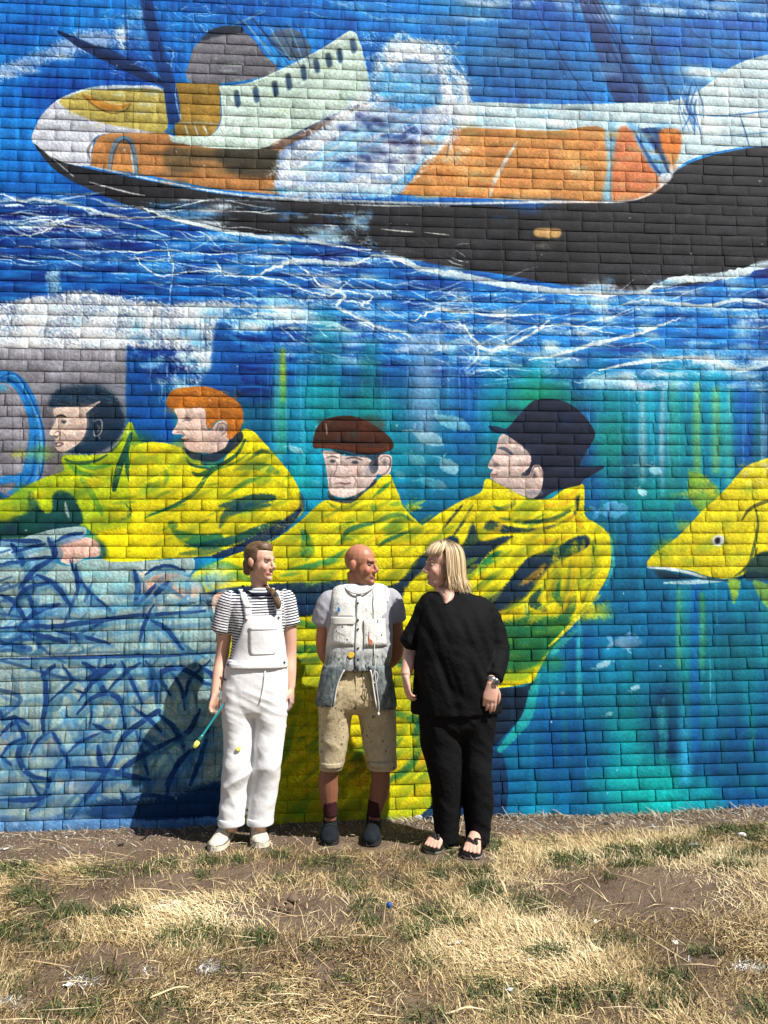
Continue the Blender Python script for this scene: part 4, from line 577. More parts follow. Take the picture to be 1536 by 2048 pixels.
# ---------------------------------------------------------------- the wall
img = bpy.data.images.new('wall_paint', MW, MH, alpha=False); 
_C = paint_mural(); _A = np.ones((MH, MW, 4), np.float32); _A[..., :3] = _C[::-1]
img.pixels.foreach_set(_A.ravel()); img.update(); img.pack(); del _A
k = N('painted_brick'); sp = k.n('SeparateXYZ'); k.l(k.pos(), sp.inputs[0]); cb = k.n('CombineXYZ')
k.l(k.math('DIVIDE', k.math('SUBTRACT', sp.outputs[0], MX0), MX1-MX0), cb.inputs[0]); k.l(k.math('DIVIDE', k.math('SUBTRACT', sp.outputs[2], MZ0), MZ1-MZ0), cb.inputs[1])
tex = k.n('TexImage'); tex.image = img; tex.extension = 'EXTEND'; k.l(cb.outputs[0], tex.inputs[0])
hs = k.n('HueSaturation'); hs.inputs['Saturation'].default_value = 1.0; hs.inputs['Value'].default_value = 1.10; k.l(tex.outputs[0], hs.inputs['Color'])
k.col(hs.outputs[0]); k.set(Roughness=.55); k.b.inputs['Specular IOR Level'].default_value = .14
drag = k.mapping(k.pos(), (120, 60, 260), (0, R(-40), 0)); b1 = k.bump(k.noise(1., 2, drag, .6), .85, .016)
b2 = k.bump(k.noise(200, 3, k.pos()), .6, .006, b1); k.nor(b2); PAINTED = k.m
PITCH, COURSE, JOINT = .2234, .075, .0058
bond0 = float(survey(1443., 1560., y=0.)[0])
wall = empty('brick_wall', (.4, .1, 0)); tag(wall, 'tall brick wall painted with a mural of a trawler, fishermen in yellow oilskins and a big fish', 'wall')
rs = np.random.RandomState(5)
def brick_shape(wd, ht, seed, dp=.03):
    """split-faced brick: front faces -y at y=0, origin at the centre of the face"""
    r = np.random.RandomState(seed); nx, nz = 5, 2; x = np.linspace(-wd/2+.0016, wd/2-.0016, nx+1); z = np.linspace(-ht/2+.0016, ht/2-.0016, nz+1)
    V = []; F = []
    for j in range(nz+1):
        for i in range(nx+1):
            V.append((x[i]+r.randn()*.001, -min(abs(r.randn())*.00012, .0003)-.0004, z[j]+r.randn()*.0006))
    idx = lambda i, j: j*(nx+1)+i
    for j in range(nz):
        for i in range(nx): F.append((idx(i, j), idx(i+1, j), idx(i+1, j+1), idx(i, j+1)))
    ring = [idx(i, 0) for i in range(nx)]+[idx(nx, j) for j in range(nz)]+[idx(i, nz) for i in range(nx, 0, -1)]+[idx(0, j) for j in range(nz, 0, -1)]
    base = len(V)
    for q in ring:
        a = V[q]; ex = wd/2 if a[0] > wd/2-.008 else -wd/2 if a[0] < -wd/2+.008 else a[0]; ez = ht/2 if a[2] > ht/2-.008 else -ht/2 if a[2] < -ht/2+.008 else a[2]
        V.append((ex, dp, ez)); 
    mid = len(V)
    for q in range(len(ring)): a = V[base+q]; V.append((a[0], .0008, a[2]))
    n = len(ring)
    for q in range(n):
        p = (q+1) % n; F.append((ring[p], ring[q], mid+q, mid+p)); F.append((mid+p, mid+q, base+q, base+p))
    return np.array(V, np.float32), np.array(F, np.int32)
VAR = {}
for wd, nm in ((PITCH-JOINT, 'stretcher'), (PITCH/2-JOINT, 'header')):
    VAR[nm] = [brick_shape(wd, COURSE-JOINT, 100+q) for q in range(9)]
bricks = []
for c in range(-1, int((MZ1-.07)/COURSE)+1):
    z0 = .07+COURSE*(c-1); zc = z0+COURSE/2
    x = bond0-PITCH*22+(PITCH/2 if c % 2 else 0)+rs.uniform(-.012, .012)
    while x < MX1+.1:
        if rs.rand() < .035: L, nm = PITCH/2, 'header'
        else: L, nm = PITCH, 'stretcher'
        if x > MX0-.2: bricks.append((x+L/2+rs.randn()*.0012, rs.randn()*.0008, zc+rs.randn()*.0009, nm, rs.randint(9), rs.randn()*.004, rs.randn()*.002))
        x += L
B = np.array([(b[0], b[2]) for b in bricks])
d = np.stack([B[:, 0], np.zeros(len(B)), B[:, 1]], 1)-CAM_POS; dc = d@AX_F; uu = 768+CAM_F*(d@AX_R)/dc; vv = 1024-CAM_F*(d@AX_U)/dc
area = np.array([(2. if b[3] == 'stretcher' else 1.) for b in bricks])/dc**2
hide = (uu < 15) | (uu > 1521) | (vv < 15) | (vv > 1640)
for (a, b, c, e) in ((445, 580, 1180, 1650), (645, 790, 1170, 1540), (835, 995, 1190, 1690), (495, 550, 1095, 1180), (695, 755, 1095, 1180), (860, 930, 1095, 1190)): hide |= (uu > a) & (uu < b) & (vv > c) & (vv < e)
area[hide] = 0; near = set(np.argsort(-area)[:300].tolist())
ME = {}
for nm in VAR:
    for q, (V, F) in enumerate(VAR[nm]): me = mesh_np('brick', V, F); me.materials.append(PAINTED); ME[nm, q] = me
SV, SF, off = [], [], 0
for i, (x, y, z, nm, q, ry, rz) in enumerate(bricks):
    M = Matrix.Translation((x, y, z)) @ Matrix.Rotation(ry, 4, 'Y') @ Matrix.Rotation(rz*.5, 4, 'Z')
    if i in near:
        o = bpy.data.objects.new('brick', ME[nm, q]); COL.objects.link(o); o.parent = wall; o.matrix_parent_inverse = Matrix.Translation(-wall.location); o.matrix_basis = M
    else:
        V, F = VAR[nm][q]; A = np.array(M.to_3x3()); SV.append(V@A.T+np.array(M.translation)); SF.append(F+off); off += len(V)
o = link('bricks', mesh_np('bricks', np.vstack(SV), np.vstack(SF)), PAINTED, wall); o['kind'] = 'stuff'
def box_mesh(name, x0, x1, y0, y1, z0, z1):
    V = [(x, y, z) for z in (z0, z1) for y in (y0, y1) for x in (x0, x1)]
    return mesh_np(name, V, [(0, 2, 3, 1), (4, 5, 7, 6), (0, 1, 5, 4), (2, 6, 7, 3), (0, 4, 6, 2), (1, 3, 7, 5)])
link('mortar', box_mesh('mortar', MX0-.3, MX1+.3, .0024, .215, -.2, MZ1-.02), PAINTED, wall)
# ---------------------------------------------------------------- the ground
def axis(a, b, step, far, n=16):
    core = np.arange(a, b+1e-6, step); g = np.geomspace(step, far, n); g = np.cumsum(g)/np.sum(g)*far
    return np.concatenate([a-g[::-1], core, b+g])
gx = axis(-3.4, 4.6, .04, 120); gy = axis(-4.2, .02, .04, 120)
GX, GY = np.meshgrid(gx, gy)
def rise(y): t = np.clip(-np.asarray(y, float)/.5, 0, 1); return .045*t*t*(3-2*t)      # soil dips towards the wall
def ground_pt(u, v):
    p = survey(u, v, z=.045)
    for q in range(4): p = survey(u, v, z=float(rise(p[1])))
    return p
def ground_z(x, y):
    x = np.asarray(x, float); y = np.asarray(y, float); s = x.shape
    P = np.stack([x.ravel(), y.ravel(), 0*x.ravel()], 1)
    z = vn3(P*1.1, 1)*.035+vn3(P*4.3, 2)*.014+vn3(P*13, 3)*.007+vn3(P*31, 5)*.003
    near = np.clip(1.2-np.abs(P[:, 1]+1.5)/3.2, .0, 1); z = z*near-.004+rise(P[:, 1])
    z += np.clip(.10+P[:, 1], 0, .1)*.16*(vn3(P*6, 8)+.6)                       # litter banked against the wall
    return z.reshape(s)
GZ = ground_z(GX, GY)
hole = ground_pt(572., 1812.); dd = np.hypot((GX-hole[0])/.12, (GY-hole[1])/.09); GZ = GZ-.03*np.exp(-dd**2*1.5)
ny, nx = GX.shape; ii = (np.arange(ny-1)[:, None]*nx+np.arange(nx-1)).ravel()
gm = mesh_np('ground', np.stack([GX.ravel(), GY.ravel(), GZ.ravel()], 1), np.stack([ii, ii+1, ii+nx+1, ii+nx], 1), True)
k = N('dry_soil'); p = k.pos(); c = k.ramp(k.noise(3.5, 6, p), [(.3, (.085, .058, .040)), (.55, (.135, .096, .068)), (.8, (.19, .137, .098))])
c = k.mix(k.math('MULTIPLY', k.math('GREATER_THAN', k.noise(140, 2, p), .63), .7), c, (.25, .2, .15)); c = k.mix(k.math('MULTIPLY', k.math('LESS_THAN', k.noise(90, 2, p), .37), .55), c, (.07, .05, .035))
k.col(c); k.set(Roughness=.95); k.b.inputs['Specular IOR Level'].default_value = .1
k.nor(k.bump(k.noise(180, 3, p), .7, .006, k.bump(k.noise(34, 4, p), .8, .02))); SOIL = k.m
tag(link('ground', gm, SOIL), kind='structure')
# ---------------------------------------------------------------- grass, straw, chips
def project(P):
    d = np.asarray(P)-CAM_POS; dc = d@AX_F; return 768+CAM_F*(d@AX_R)/dc, 1024-CAM_F*(d@AX_U)/dc
def patches(u, v, L):
    o = np.zeros_like(u)
    for (cx, cy, rx, ry, a) in L: o = np.maximum(o, a*np.exp(-(((u-cx)/rx)**2+((v-cy)/ry)**2)**2.2*.6))
    return o
BARE0 = [(370, 1768, 150, 24, 1), (170, 1806, 110, 26, .8), (590, 1822, 150, 36, 1), (1280, 1785, 230, 48, 1), (1500, 1790, 60, 30, .7), (1200, 1800, 120, 30, .9), (60, 1716, 90, 12, .8), (720, 1748, 50, 10, .5), (930, 1750, 60, 10, .45), (1090, 1750, 50, 10, .5), (1420, 1800, 90, 30, .7), (420, 1800, 60, 14, .5), (300, 1720, 120, 14, .7), (1010, 1880, 60, 10, .4)]
BARE = [(a, b, c*1.2, d*1.25, min(e*1.15, 1)) for a, b, c, d, e in BARE0]
GREEN = [(30, 1742, 45, 14, 1), (62, 1792, 40, 20, .9), (235, 1743, 75, 13, .9), (130, 1828, 50, 16, .9), (245, 1832, 40, 12, .9), (26, 1868, 50, 22, .8), (110, 1895, 50, 14, .7), (420, 1722, 26, 10, 1), (475, 1724, 22, 9, .8), (340, 1730, 28, 12, .8), (400, 1754, 20, 9, .6), (390, 1880, 70, 22, .8), (520, 1882, 34, 18, 1), (405, 1866, 40, 14, .7), (560, 1712, 24, 8, .7), (665, 1728, 48, 14, 1), (700, 1772, 30, 15, .95), (570, 1760, 30, 10, .6), (745, 1832, 32, 24, 1), (735, 1800, 18, 9, .6), (330, 2022, 44, 22, 1), (95, 2034, 34, 18, 1), (175, 2024, 30, 16, .7), (880, 1712, 52, 12, 1), (985, 1688, 18, 14, 1), (940, 1742, 44, 10, .7), (876, 1750, 22, 11, .9), (800, 1770, 30, 14, .6), (968, 1784, 36, 22, 1), (1062, 1812, 38, 20, 1), (860, 1826, 34, 18, 1), (900, 1850, 50, 16, .8), (830, 1870, 36, 16, .7), (1105, 1684, 20, 8, .6), (1140, 1722, 46, 14, .9), (1250, 1704, 44, 14, .9), (1260, 1728, 40, 9, .9), (1350, 1704, 52, 16, 1), (1405, 1684, 26, 8, 1), (1440, 1664, 34, 10, 1), (1510, 1672, 34, 16, 1), (1500, 1714, 40, 10, .8), (1470, 1740, 40, 10, .8), (1216, 1756, 16, 9, .6), (1020, 1960, 0.1, .1, 0), (980, 1990, 54, 22, 1), (1220, 1996, 42, 20, 1), (1120, 2014, 60, 22, 1), (1345, 1960, 44, 14, .8), (1100, 1912, 44, 14, .8), (1340, 2012, 44, 22, .7), (860, 2040, 40, 16, 1), (1040, 2036, 50, 12, .7), (1510, 2026, 34, 22, 1), (1230, 1888, 50, 14, .7), (700, 1960, 36, 12, .6), (640, 1900, 40, 14, .6), (540, 1990, 40, 20, .5), (860, 1930, 40, 16, .5), (1420, 1912, 40, 10, .7), (480, 1940, 40, 14, .5), (210, 1960, 50, 14, .5), (40, 1980, 40, 20, .4), (760, 1886, 30, 10, .5)]
SPLASH = [(416, 1936, 20, 9, 1), (160, 1970, 34, 7, .9), (120, 1946, 20, 4, .8), (340, 1812, 34, 8, .5), (256, 1832, 34, 7, .4), (1492, 1934, 30, 8, 1), (1480, 1676, 14, 7, .5), (20, 2010, 36, 10, .45), (1372, 1925, 12, 4, .6), (290, 1950, 20, 6, .4)]
rg = np.random.RandomState(11)
def blades(name, x, y, length, width, tilt, az, curl, colors, mat):
    n = len(x); z = ground_z(x, y)
    dx, dy = np.cos(az), np.sin(az); px, py = -dy, dx
    V = np.zeros((n, 5, 3), np.float32); st, ct = np.sin(tilt), np.cos(tilt)
    t2 = np.clip(tilt+curl, 0, 1.75); s2, c2 = np.sin(t2), np.cos(t2); h = length*.5; w = width*.5
    V[:, 0] = np.stack([x-px*w, y-py*w, z-.002], 1); V[:, 1] = np.stack([x+px*w, y+py*w, z-.002], 1)
    mx, my, mz = x+dx*st*h, y+dy*st*h, z+ct*h+.002
    V[:, 2] = np.stack([mx-px*w*.85, my-py*w*.85, mz+w*.3], 1); V[:, 3] = np.stack([mx+px*w*.85, my+py*w*.85, mz-w*.3], 1)
    V[:, 4] = np.stack([mx+dx*s2*h, my+dy*s2*h, np.maximum(mz+c2*h, z+.001)], 1)
    b = (np.arange(n)*5)[:, None]; F = np.concatenate([b+np.array([[0, 1, 3]]), b+np.array([[0, 3, 2]]), b+np.array([[2, 3, 4]])], 1).reshape(-1, 3)
    me = mesh_np(name, V.reshape(-1, 3), F)
    a = me.color_attributes.new('tint', 'FLOAT_COLOR', 'POINT'); cc = np.ones((n, 5, 4), np.float32); cc[..., :3] = colors[:, None]; a.data.foreach_set('color', cc.ravel())
    return tag(link(name, me, mat), kind='stuff')
k = N('straw_blades'); a = k.attr('tint'); k.col(a.outputs['Color']); k.set(Roughness=.6); k.b.inputs['Specular IOR Level'].default_value = .25; BLADE = k.m
def cmix(stops, t):
    t = np.clip(t, 0, 1)[:, None]*(len(stops)-1); i = np.minimum(t.astype(int), len(stops)-2)[:, 0]; f = t[:, 0]-i; S = np.array(stops); return S[i]*(1-f)[:, None]+S[i+1]*f[:, None]
def field(n, x0, x1, y0, y1):
    return rg.uniform(x0, x1, n), rg.uniform(y0, y1, n)
FEET = [ground_pt(a, b)[:2] for a, b in ((436, 1694), (452, 1676), (522, 1692), (518, 1674), (658, 1688), (660, 1672), (742, 1688), (746, 1672), (868, 1703), (884, 1688), (943, 1713), (950, 1696), (936, 1712), (860, 1706))]
def clear(x, y):
    o = np.ones_like(x)
    for f in FEET: o *= 1-.95*np.exp(-(((x-f[0])/.085)**2+((y-f[1]+.03)/.11)**2)**2)
    return o
# straw: thick in front, thin on the bare soil and along the wall
x, y = field(560000, -3.1, 4.2, -3.3, -.04); u, v = project(np.stack([x, y, rise(y)], 1))
cl = vn3(np.stack([x*2.2, y*2.2, 0*x], 1), 21)+.6*vn3(np.stack([x*7, y*7, 0*x], 1), 22)
edge = np.clip((-y-.55-.12*vn3(np.stack([x*1.7, 0*x, 0*x], 1), 23)-np.where(x > .9, -.15, 0.))/.2, 0, 1)
pr = np.clip(.84+cl*1.5, .08, 1)*edge*(1-.97*patches(u, v, BARE))*(1-.8*patches(u, v, GREEN))*clear(x, y); keep = rg.rand(len(x)) < pr
x, y, u, v, cl = x[keep], y[keep], u[keep], v[keep], cl[keep]; n = len(x)
comb = vn3(np.stack([x*1.5, y*1.5, 0*x], 1), 31)*7+rg.randn(n)*.9
lie = rg.rand(n); tilt = np.where(lie < .84, rg.uniform(1.2, 1.54, n), rg.uniform(.6, 1.2, n)); L = rg.gamma(4, .009, n)+.012
t = rg.rand(n)*.7+cl*.6+.14; cc = cmix([(.16, .10, .045), (.38, .27, .125), (.64, .50, .27), (.80, .67, .43)], t)*(rg.uniform(.7, 1.12, n)[:, None])
g = patches(u, v, GREEN); gm_ = rg.rand(n) < g*.45+.05; cc[gm_] = cmix([(.05, .075, .018), (.13, .15, .04)], rg.rand(gm_.sum()))
sp_ = rg.rand(n) < patches(u, v, SPLASH)*1.2; cc[sp_] = np.array([.82, .82, .80])*rg.uniform(.85, 1, sp_.sum())[:, None]
blades('dry_grass', x, y, L, rg.uniform(.0018, .004, n), np.where(sp_, 1.5, tilt), comb, rg.uniform(-.2, .8, n), cc, BLADE)
# long loose stalks
x, y = field(2600, -3, 4, -3.2, -.25); u, v = project(np.stack([x, y, rise(y)], 1)); kp = rg.rand(len(x)) < .35+.65*np.clip((-y-.5)/.5, 0, 1); x, y = x[kp], y[kp]; n = len(x)
blades('straw_stalks', x, y, rg.uniform(.09, .24, n), rg.uniform(.002, .0036, n), rg.uniform(1.3, 1.53, n), rg.uniform(0, 6.3, n)*.35+rg.choice([.2, 2.9], n), rg.uniform(-.05, .2, n), cmix([(.48, .36, .19), (.66, .54, .34)], rg.rand(n)), BLADE)
# green tufts
x, y = field(300000, -2.8, 3.9, -3.2, -.12); u, v = project(np.stack([x, y, rise(y)], 1)); tu = vn3(np.stack([x*16, y*16, 0*x], 1), 41)
g = patches(u, v, GREEN); off_ = (u < -30) | (u > 1566) | (v > 2070); g = np.where(off_, np.clip(vn3(np.stack([x*2.6, y*2.6, 0*x], 1), 44)*3-.55, 0, 1), g)
kp = rg.rand(len(x)) < np.clip(g*(.75+tu*1.5), 0, 1)*.95+.004*np.clip((-y-.45)*4, 0, 1); kp &= rg.rand(len(x)) < clear(x, y)*.9+.1; x, y, u, v = x[kp], y[kp], u[kp], v[kp]; n = len(x)
blades('green_grass', x, y, rg.gamma(5, .0062, n)+.01, rg.uniform(.0022, .0044, n), np.abs(rg.randn(n))*.6+.35, rg.uniform(0, 6.3, n), rg.uniform(0, 1., n), cmix([(.018, .034, .008), (.038, .064, .015), (.075, .105, .03), (.2, .19, .07)], rg.rand(n)**1.4), BLADE)
# dead stems and leaf litter along the foot of the wall
x = rg.uniform(-3, 4.2, 3600); y = -np.abs(rg.randn(3600))*.05-.012; x2 = rg.uniform(-3, 4.2, 1500); y2 = rg.uniform(-.5, -.03, 1500); x = np.concatenate([x, x2]); y = np.concatenate([y, y2]); n = len(x)
lit = np.where(x > .4, 1., .45); kp = rg.rand(n) < lit; x, y = x[kp], y[kp]; n = len(x)
blades('wall_litter', x, y, rg.gamma(3, .014, n)+.01, rg.uniform(.002, .006, n), rg.uniform(1., 1.5, n), rg.uniform(0, 6.3, n), rg.uniform(-.3, .6, n), cmix([(.10, .075, .05), (.26, .2, .13), (.45, .38, .28), (.30, .36, .38)], rg.rand(n)), BLADE)
# grit and small stones on the soil
def chips(name, x, y, size, colors, mat):
    n = len(x); z = ground_z(x, y); base = np.array([(1, 0, 0), (-1, 0, 0), (0, 1, 0), (0, -1, 0), (0, 0, .75), (0, 0, -.5)], np.float32)
    V = base[None]*size[:, None, None]*rg.uniform(.55, 1.25, (n, 6, 3)); a = rg.uniform(0, 6.3, n); c, s = np.cos(a)[:, None], np.sin(a)[:, None]
    V = np.stack([V[..., 0]*c-V[..., 1]*s+x[:, None], V[..., 0]*s+V[..., 1]*c+y[:, None], V[..., 2]+(z+size*.15)[:, None]], -1)
    f = np.array([(0, 2, 4), (2, 1, 4), (1, 3, 4), (3, 0, 4), (2, 0, 5), (1, 2, 5), (3, 1, 5), (0, 3, 5)]); F = ((np.arange(n)*6)[:, None, None]+f[None]).reshape(-1, 3)
    me = mesh_np(name, V.reshape(-1, 3), F); at = me.color_attributes.new('tint', 'FLOAT_COLOR', 'POINT'); cc = np.ones((n, 6, 4), np.float32); cc[..., :3] = colors[:, None]; at.data.foreach_set('color', cc.ravel())
    return tag(link(name, me, mat), kind='stuff')
x = rg.uniform(-2.9, 4, 16000); y = -np.where(rg.rand(16000) < .6, rg.rand(16000)*.55, rg.rand(16000)*2.6)-.01; u, v = project(np.stack([x, y, rise(y)], 1)); kp = rg.rand(16000) < np.where(y > -.5, 1, patches(u, v, BARE)); x, y = x[kp], y[kp]; n = len(x)
chips('soil_grit', x, y, rg.gamma(2, .0014, n)+.0012, cmix([(.09, .06, .04), (.2, .145, .1), (.3, .24, .18), (.5, .44, .38)], rg.rand(n)**1.6), BLADE)
# ---------------------------------------------------------------- people: shaping tools
UP = Vector((0, 0, 1))
def tube(pts, rad, seg=12, flat=None):
    """closed tapering tube; rad = number or (across, along-flat-axis); flat = axis squashed by the second radius"""
    P = [Vector(p) for p in pts]; n = len(P); V = []; F = []
    for i in range(n):
        t = (P[min(i+1, n-1)]-P[max(i-1, 0)]).normalized()
        r = rad[i] if isinstance(rad, (list, tuple)) else rad
        ra, rb = r if isinstance(r, (tuple, list)) else (r, r)
        ref = Vector(flat) if flat is not None else (Vector((0, -1, 0)) if abs(t.y) < .9 else Vector((1, 0, 0)))
        b = (ref-t*ref.dot(t)).normalized(); a = t.cross(b)
        for q in range(seg):
            an = 2*math.pi*q/seg; V.append(P[i]+a*(ra*math.cos(an))+b*(rb*math.sin(an)))
    for i in range(n-1):
        for q in range(seg): F.append((i*seg+q, i*seg+(q+1) % seg, (i+1)*seg+(q+1) % seg, (i+1)*seg+q))
    for i, s in ((0, -1), (n-1, 1)):
        t = (P[min(i+1, n-1)]-P[max(i-1, 0)]).normalized(); r = rad[i] if isinstance(rad, (list, tuple)) else rad
        r = min(r) if isinstance(r, (tuple, list)) else r
        V.append(P[i]+t*(s*r*.55)); c = len(V)-1
        for q in range(seg):
            x = (i*seg+q, i*seg+(q+1) % seg); F.append((x[1], x[0], c) if s < 0 else (x[0], x[1], c))
    return [tuple(v) for v in V], F
def smooth_pts(pts, k=5):
    p = np.array([list(q) for q in pts], float); return spline(p, False, k)
def limb(pts, rad, k=5, seg=14, flat=None):
    """tube through joints on a smooth curve, radii eased between them"""
    q = smooth_pts([list(p)+(list(r) if isinstance(r, (tuple, list)) else [r, r]) for p, r in zip(pts, rad)], k)
    return tube(q[:, :3], [(max(a, .002), max(b, .002)) for a, b in q[:, 3:5]], seg, flat)
def ellipsoid(c, r, M=None, nu=16, nv=10):
    V = [(0, 0, 1)]; F = []
    for i in range(1, nv):
        a = math.pi*i/nv
        for j in range(nu): b = 2*math.pi*j/nu; V.append((math.sin(a)*math.cos(b), math.sin(a)*math.sin(b), math.cos(a)))
    V.append((0, 0, -1)); L = len(V)-1
    for j in range(nu): F.append((0, 1+j, 1+(j+1) % nu)); F.append((L, L-nu+(j+1) % nu, L-nu+j))
    for i in range(nv-2):
        for j in range(nu): a = 1+i*nu; F.append((a+j, a+nu+j, a+nu+(j+1) % nu, a+(j+1) % nu))
    V = [Vector((c[0]+v[0]*r[0], c[1]+v[1]*r[1], c[2]+v[2]*r[2])) for v in V]
    if M is not None: V = [M @ v for v in V]
    return [tuple(v) for v in V], F
def xf(part, M): return [tuple(M @ Vector(v)) for v in part[0]], part[1]
class Loft:
    """body of stacked level ovals; rows = (photo row, left, right, half depth, fore-aft shift) surveyed on the upright plane Y"""
    def __init__(s, rows, Y, n=2.3, grow=0., k=5):
        R_ = []
        for (v, ul, ur, b, dy) in rows:
            a0 = survey(ul, v, y=Y+dy); a1 = survey(ur, v, y=Y+dy); R_.append(((a0[2]+a1[2])/2, (a0[0]+a1[0])/2, (a1[0]-a0[0])/2+grow, b+grow, Y+dy))
        s.R = spline(np.array(R_), False, k); s.n = n; o = np.argsort(s.R[:, 0]); s.S = s.R[o]
    def part(s, seg=36):
        V = []; F = []; n = len(s.R); e = 2/s.n
        for (z, cx, a, b, cy) in s.R:
            for q in range(seg):
                t = 2*math.pi*q/seg; c, d = math.cos(t), math.sin(t); V.append((cx+a*math.copysign(abs(c)**e, c), cy+b*math.copysign(abs(d)**e, d), z))
        up = s.R[0, 0] < s.R[-1, 0]
        for i in range(n-1):
            for q in range(seg): f = (i*seg+q, i*seg+(q+1) % seg, (i+1)*seg+(q+1) % seg, (i+1)*seg+q); F.append(f if up else f[::-1])
        f0 = tuple(range(seg)); f1 = tuple((n-1)*seg+q for q in range(seg)); F.append(f0[::-1] if up else f0); F.append(f1 if up else f1[::-1])
        return V, F
    def at(s, z): return [np.interp(z, s.S[:, 0], s.S[:, i]) for i in range(1, 5)]
    def front(s, x, z):
        cx, a, b, cy = s.at(z); t = np.clip(np.abs((np.asarray(x)-cx)/a), 0, .985); return cy-b*(1-t**s.n)**(1/s.n)
def patch(name, rows, F, Y, off, th, mat, parent, nx=8, k=3, bulge=0.):
    """cloth piece lying on a body: rows = (photo row, left, right) surveyed near plane Y, standing off by off"""
    R_ = []
    for (v, ul, ur) in rows:
        a0 = survey(ul, v, y=Y); a1 = survey(ur, v, y=Y); R_.append(((a0[2]+a1[2])/2, a0[0], a1[0]))
    R_ = spline(np.array(R_), False, k); n = len(R_); V = []
    for layer in (0, 1):
        for i, (z, x0, x1) in enumerate(R_):
            for j in range(nx+1):
                x = x0+(x1-x0)*j/nx; edge = math.sin(math.pi*j/nx)*math.sin(math.pi*i/max(n-1, 1)); V.append((x, float(F(x, z))-off-(0 if layer else th+bulge*edge), z))
    Fc = []; W_ = nx+1; B_ = n*W_
    for i in range(n-1):
        for j in range(nx): a = i*W_+j; Fc.append((a, a+W_, a+W_+1, a+1)); Fc.append((B_+a, B_+a+1, B_+a+W_+1, B_+a+W_))
    for i in range(n-1):
        for j, s in ((0, 0), (nx, 1)): a = i*W_+j; f = (a, B_+a, B_+a+W_, a+W_); Fc.append(f[::-1] if s else f)
    for j in range(nx):
        for i, s in ((0, 1), (n-1, 0)): a = i*W_+j; f = (a, B_+a, B_+a+1, a+1); Fc.append(f[::-1] if s else f)
    me = mesh_np(name, V, Fc, True)
    bm = bmesh.new(); bm.from_mesh(me); bmesh.ops.recalc_face_normals(bm, faces=bm.faces); bm.to_mesh(me); bm.free()
    return link(name, me, mat, parent)
def join(parts):
    V = []; F = []
    for v, f in parts: b = len(V); V += [tuple(q) for q in v]; F += [tuple(i+b for i in q) for q in f]
    return V, F
def raw(name, parts, mat, parent, smooth=True):
    V, F = join(parts); me = bpy.data.meshes.new(name); me.from_pydata(V, [], F); bm = bmesh.new(); bm.from_mesh(me); bmesh.ops.recalc_face_normals(bm, faces=bm.faces); bm.to_mesh(me); bm.free()
    me.polygons.foreach_set('use_smooth', np.full(len(me.polygons), smooth)); return link(name, me, mat, parent)
def fuse(name, parts, voxel, smooth, mat, parent, fold=None, floor=None):
    """one continuous skin over overlapping closed parts"""
    V, F = join(parts); me = bpy.data.meshes.new('t'); me.from_pydata(V, [], F); o = bpy.data.objects.new('t', me); COL.objects.link(o)
    md = o.modifiers.new('r', 'REMESH'); md.mode = 'VOXEL'; md.voxel_size = voxel; md.adaptivity = 0
    dg = bpy.context.evaluated_depsgraph_get(); dg.update(); out = bpy.data.meshes.new_from_object(o.evaluated_get(dg)); bpy.data.objects.remove(o); bpy.data.meshes.remove(me)
    out.name = name; n = len(out.vertices); P = np.empty(n*3, np.float32); out.vertices.foreach_get('co', P); P = P.reshape(-1, 3).astype(float)
    E = np.empty(len(out.edges)*2, np.int32); out.edges.foreach_get('vertices', E); E = E.reshape(-1, 2); deg = np.bincount(E.ravel(), minlength=n).clip(1)[:, None]
    def avg(X): return np.stack([np.bincount(E[:, 0], X[E[:, 1], c], n)+np.bincount(E[:, 1], X[E[:, 0], c], n) for c in range(X.shape[1])], 1)/deg
    for q in range(smooth): P = P+(avg(P)-P)*.5; P = P-(avg(P)-P)*.25 if q % 2 else P
    if fold is not None:
        out.vertices.foreach_set('co', P.astype(np.float32).ravel()); out.update(); Nn = np.empty(n*3, np.float32); out.vertices.foreach_get('normal', Nn); P = P+Nn.reshape(-1, 3)*fold(P)[:, None]
        P = P+(avg(P)-P)*.3
    if floor is not None: P[:, 2] = np.maximum(P[:, 2], floor)
    out.vertices.foreach_set('co', P.astype(np.float32).ravel()); out.polygons.foreach_set('use_smooth', np.ones(len(out.polygons), bool)); out.update(); out.materials.clear()
    return link(name, out, mat, parent), P
def tint(o, C):
    a = o.data.color_attributes.new('tint', 'FLOAT_COLOR', 'POINT'); cc = np.ones((len(C), 4), np.float32); cc[:, :3] = C; a.data.foreach_set('color', cc.ravel())
def px(u, v, y): return Vector(survey(u, v, y=y))
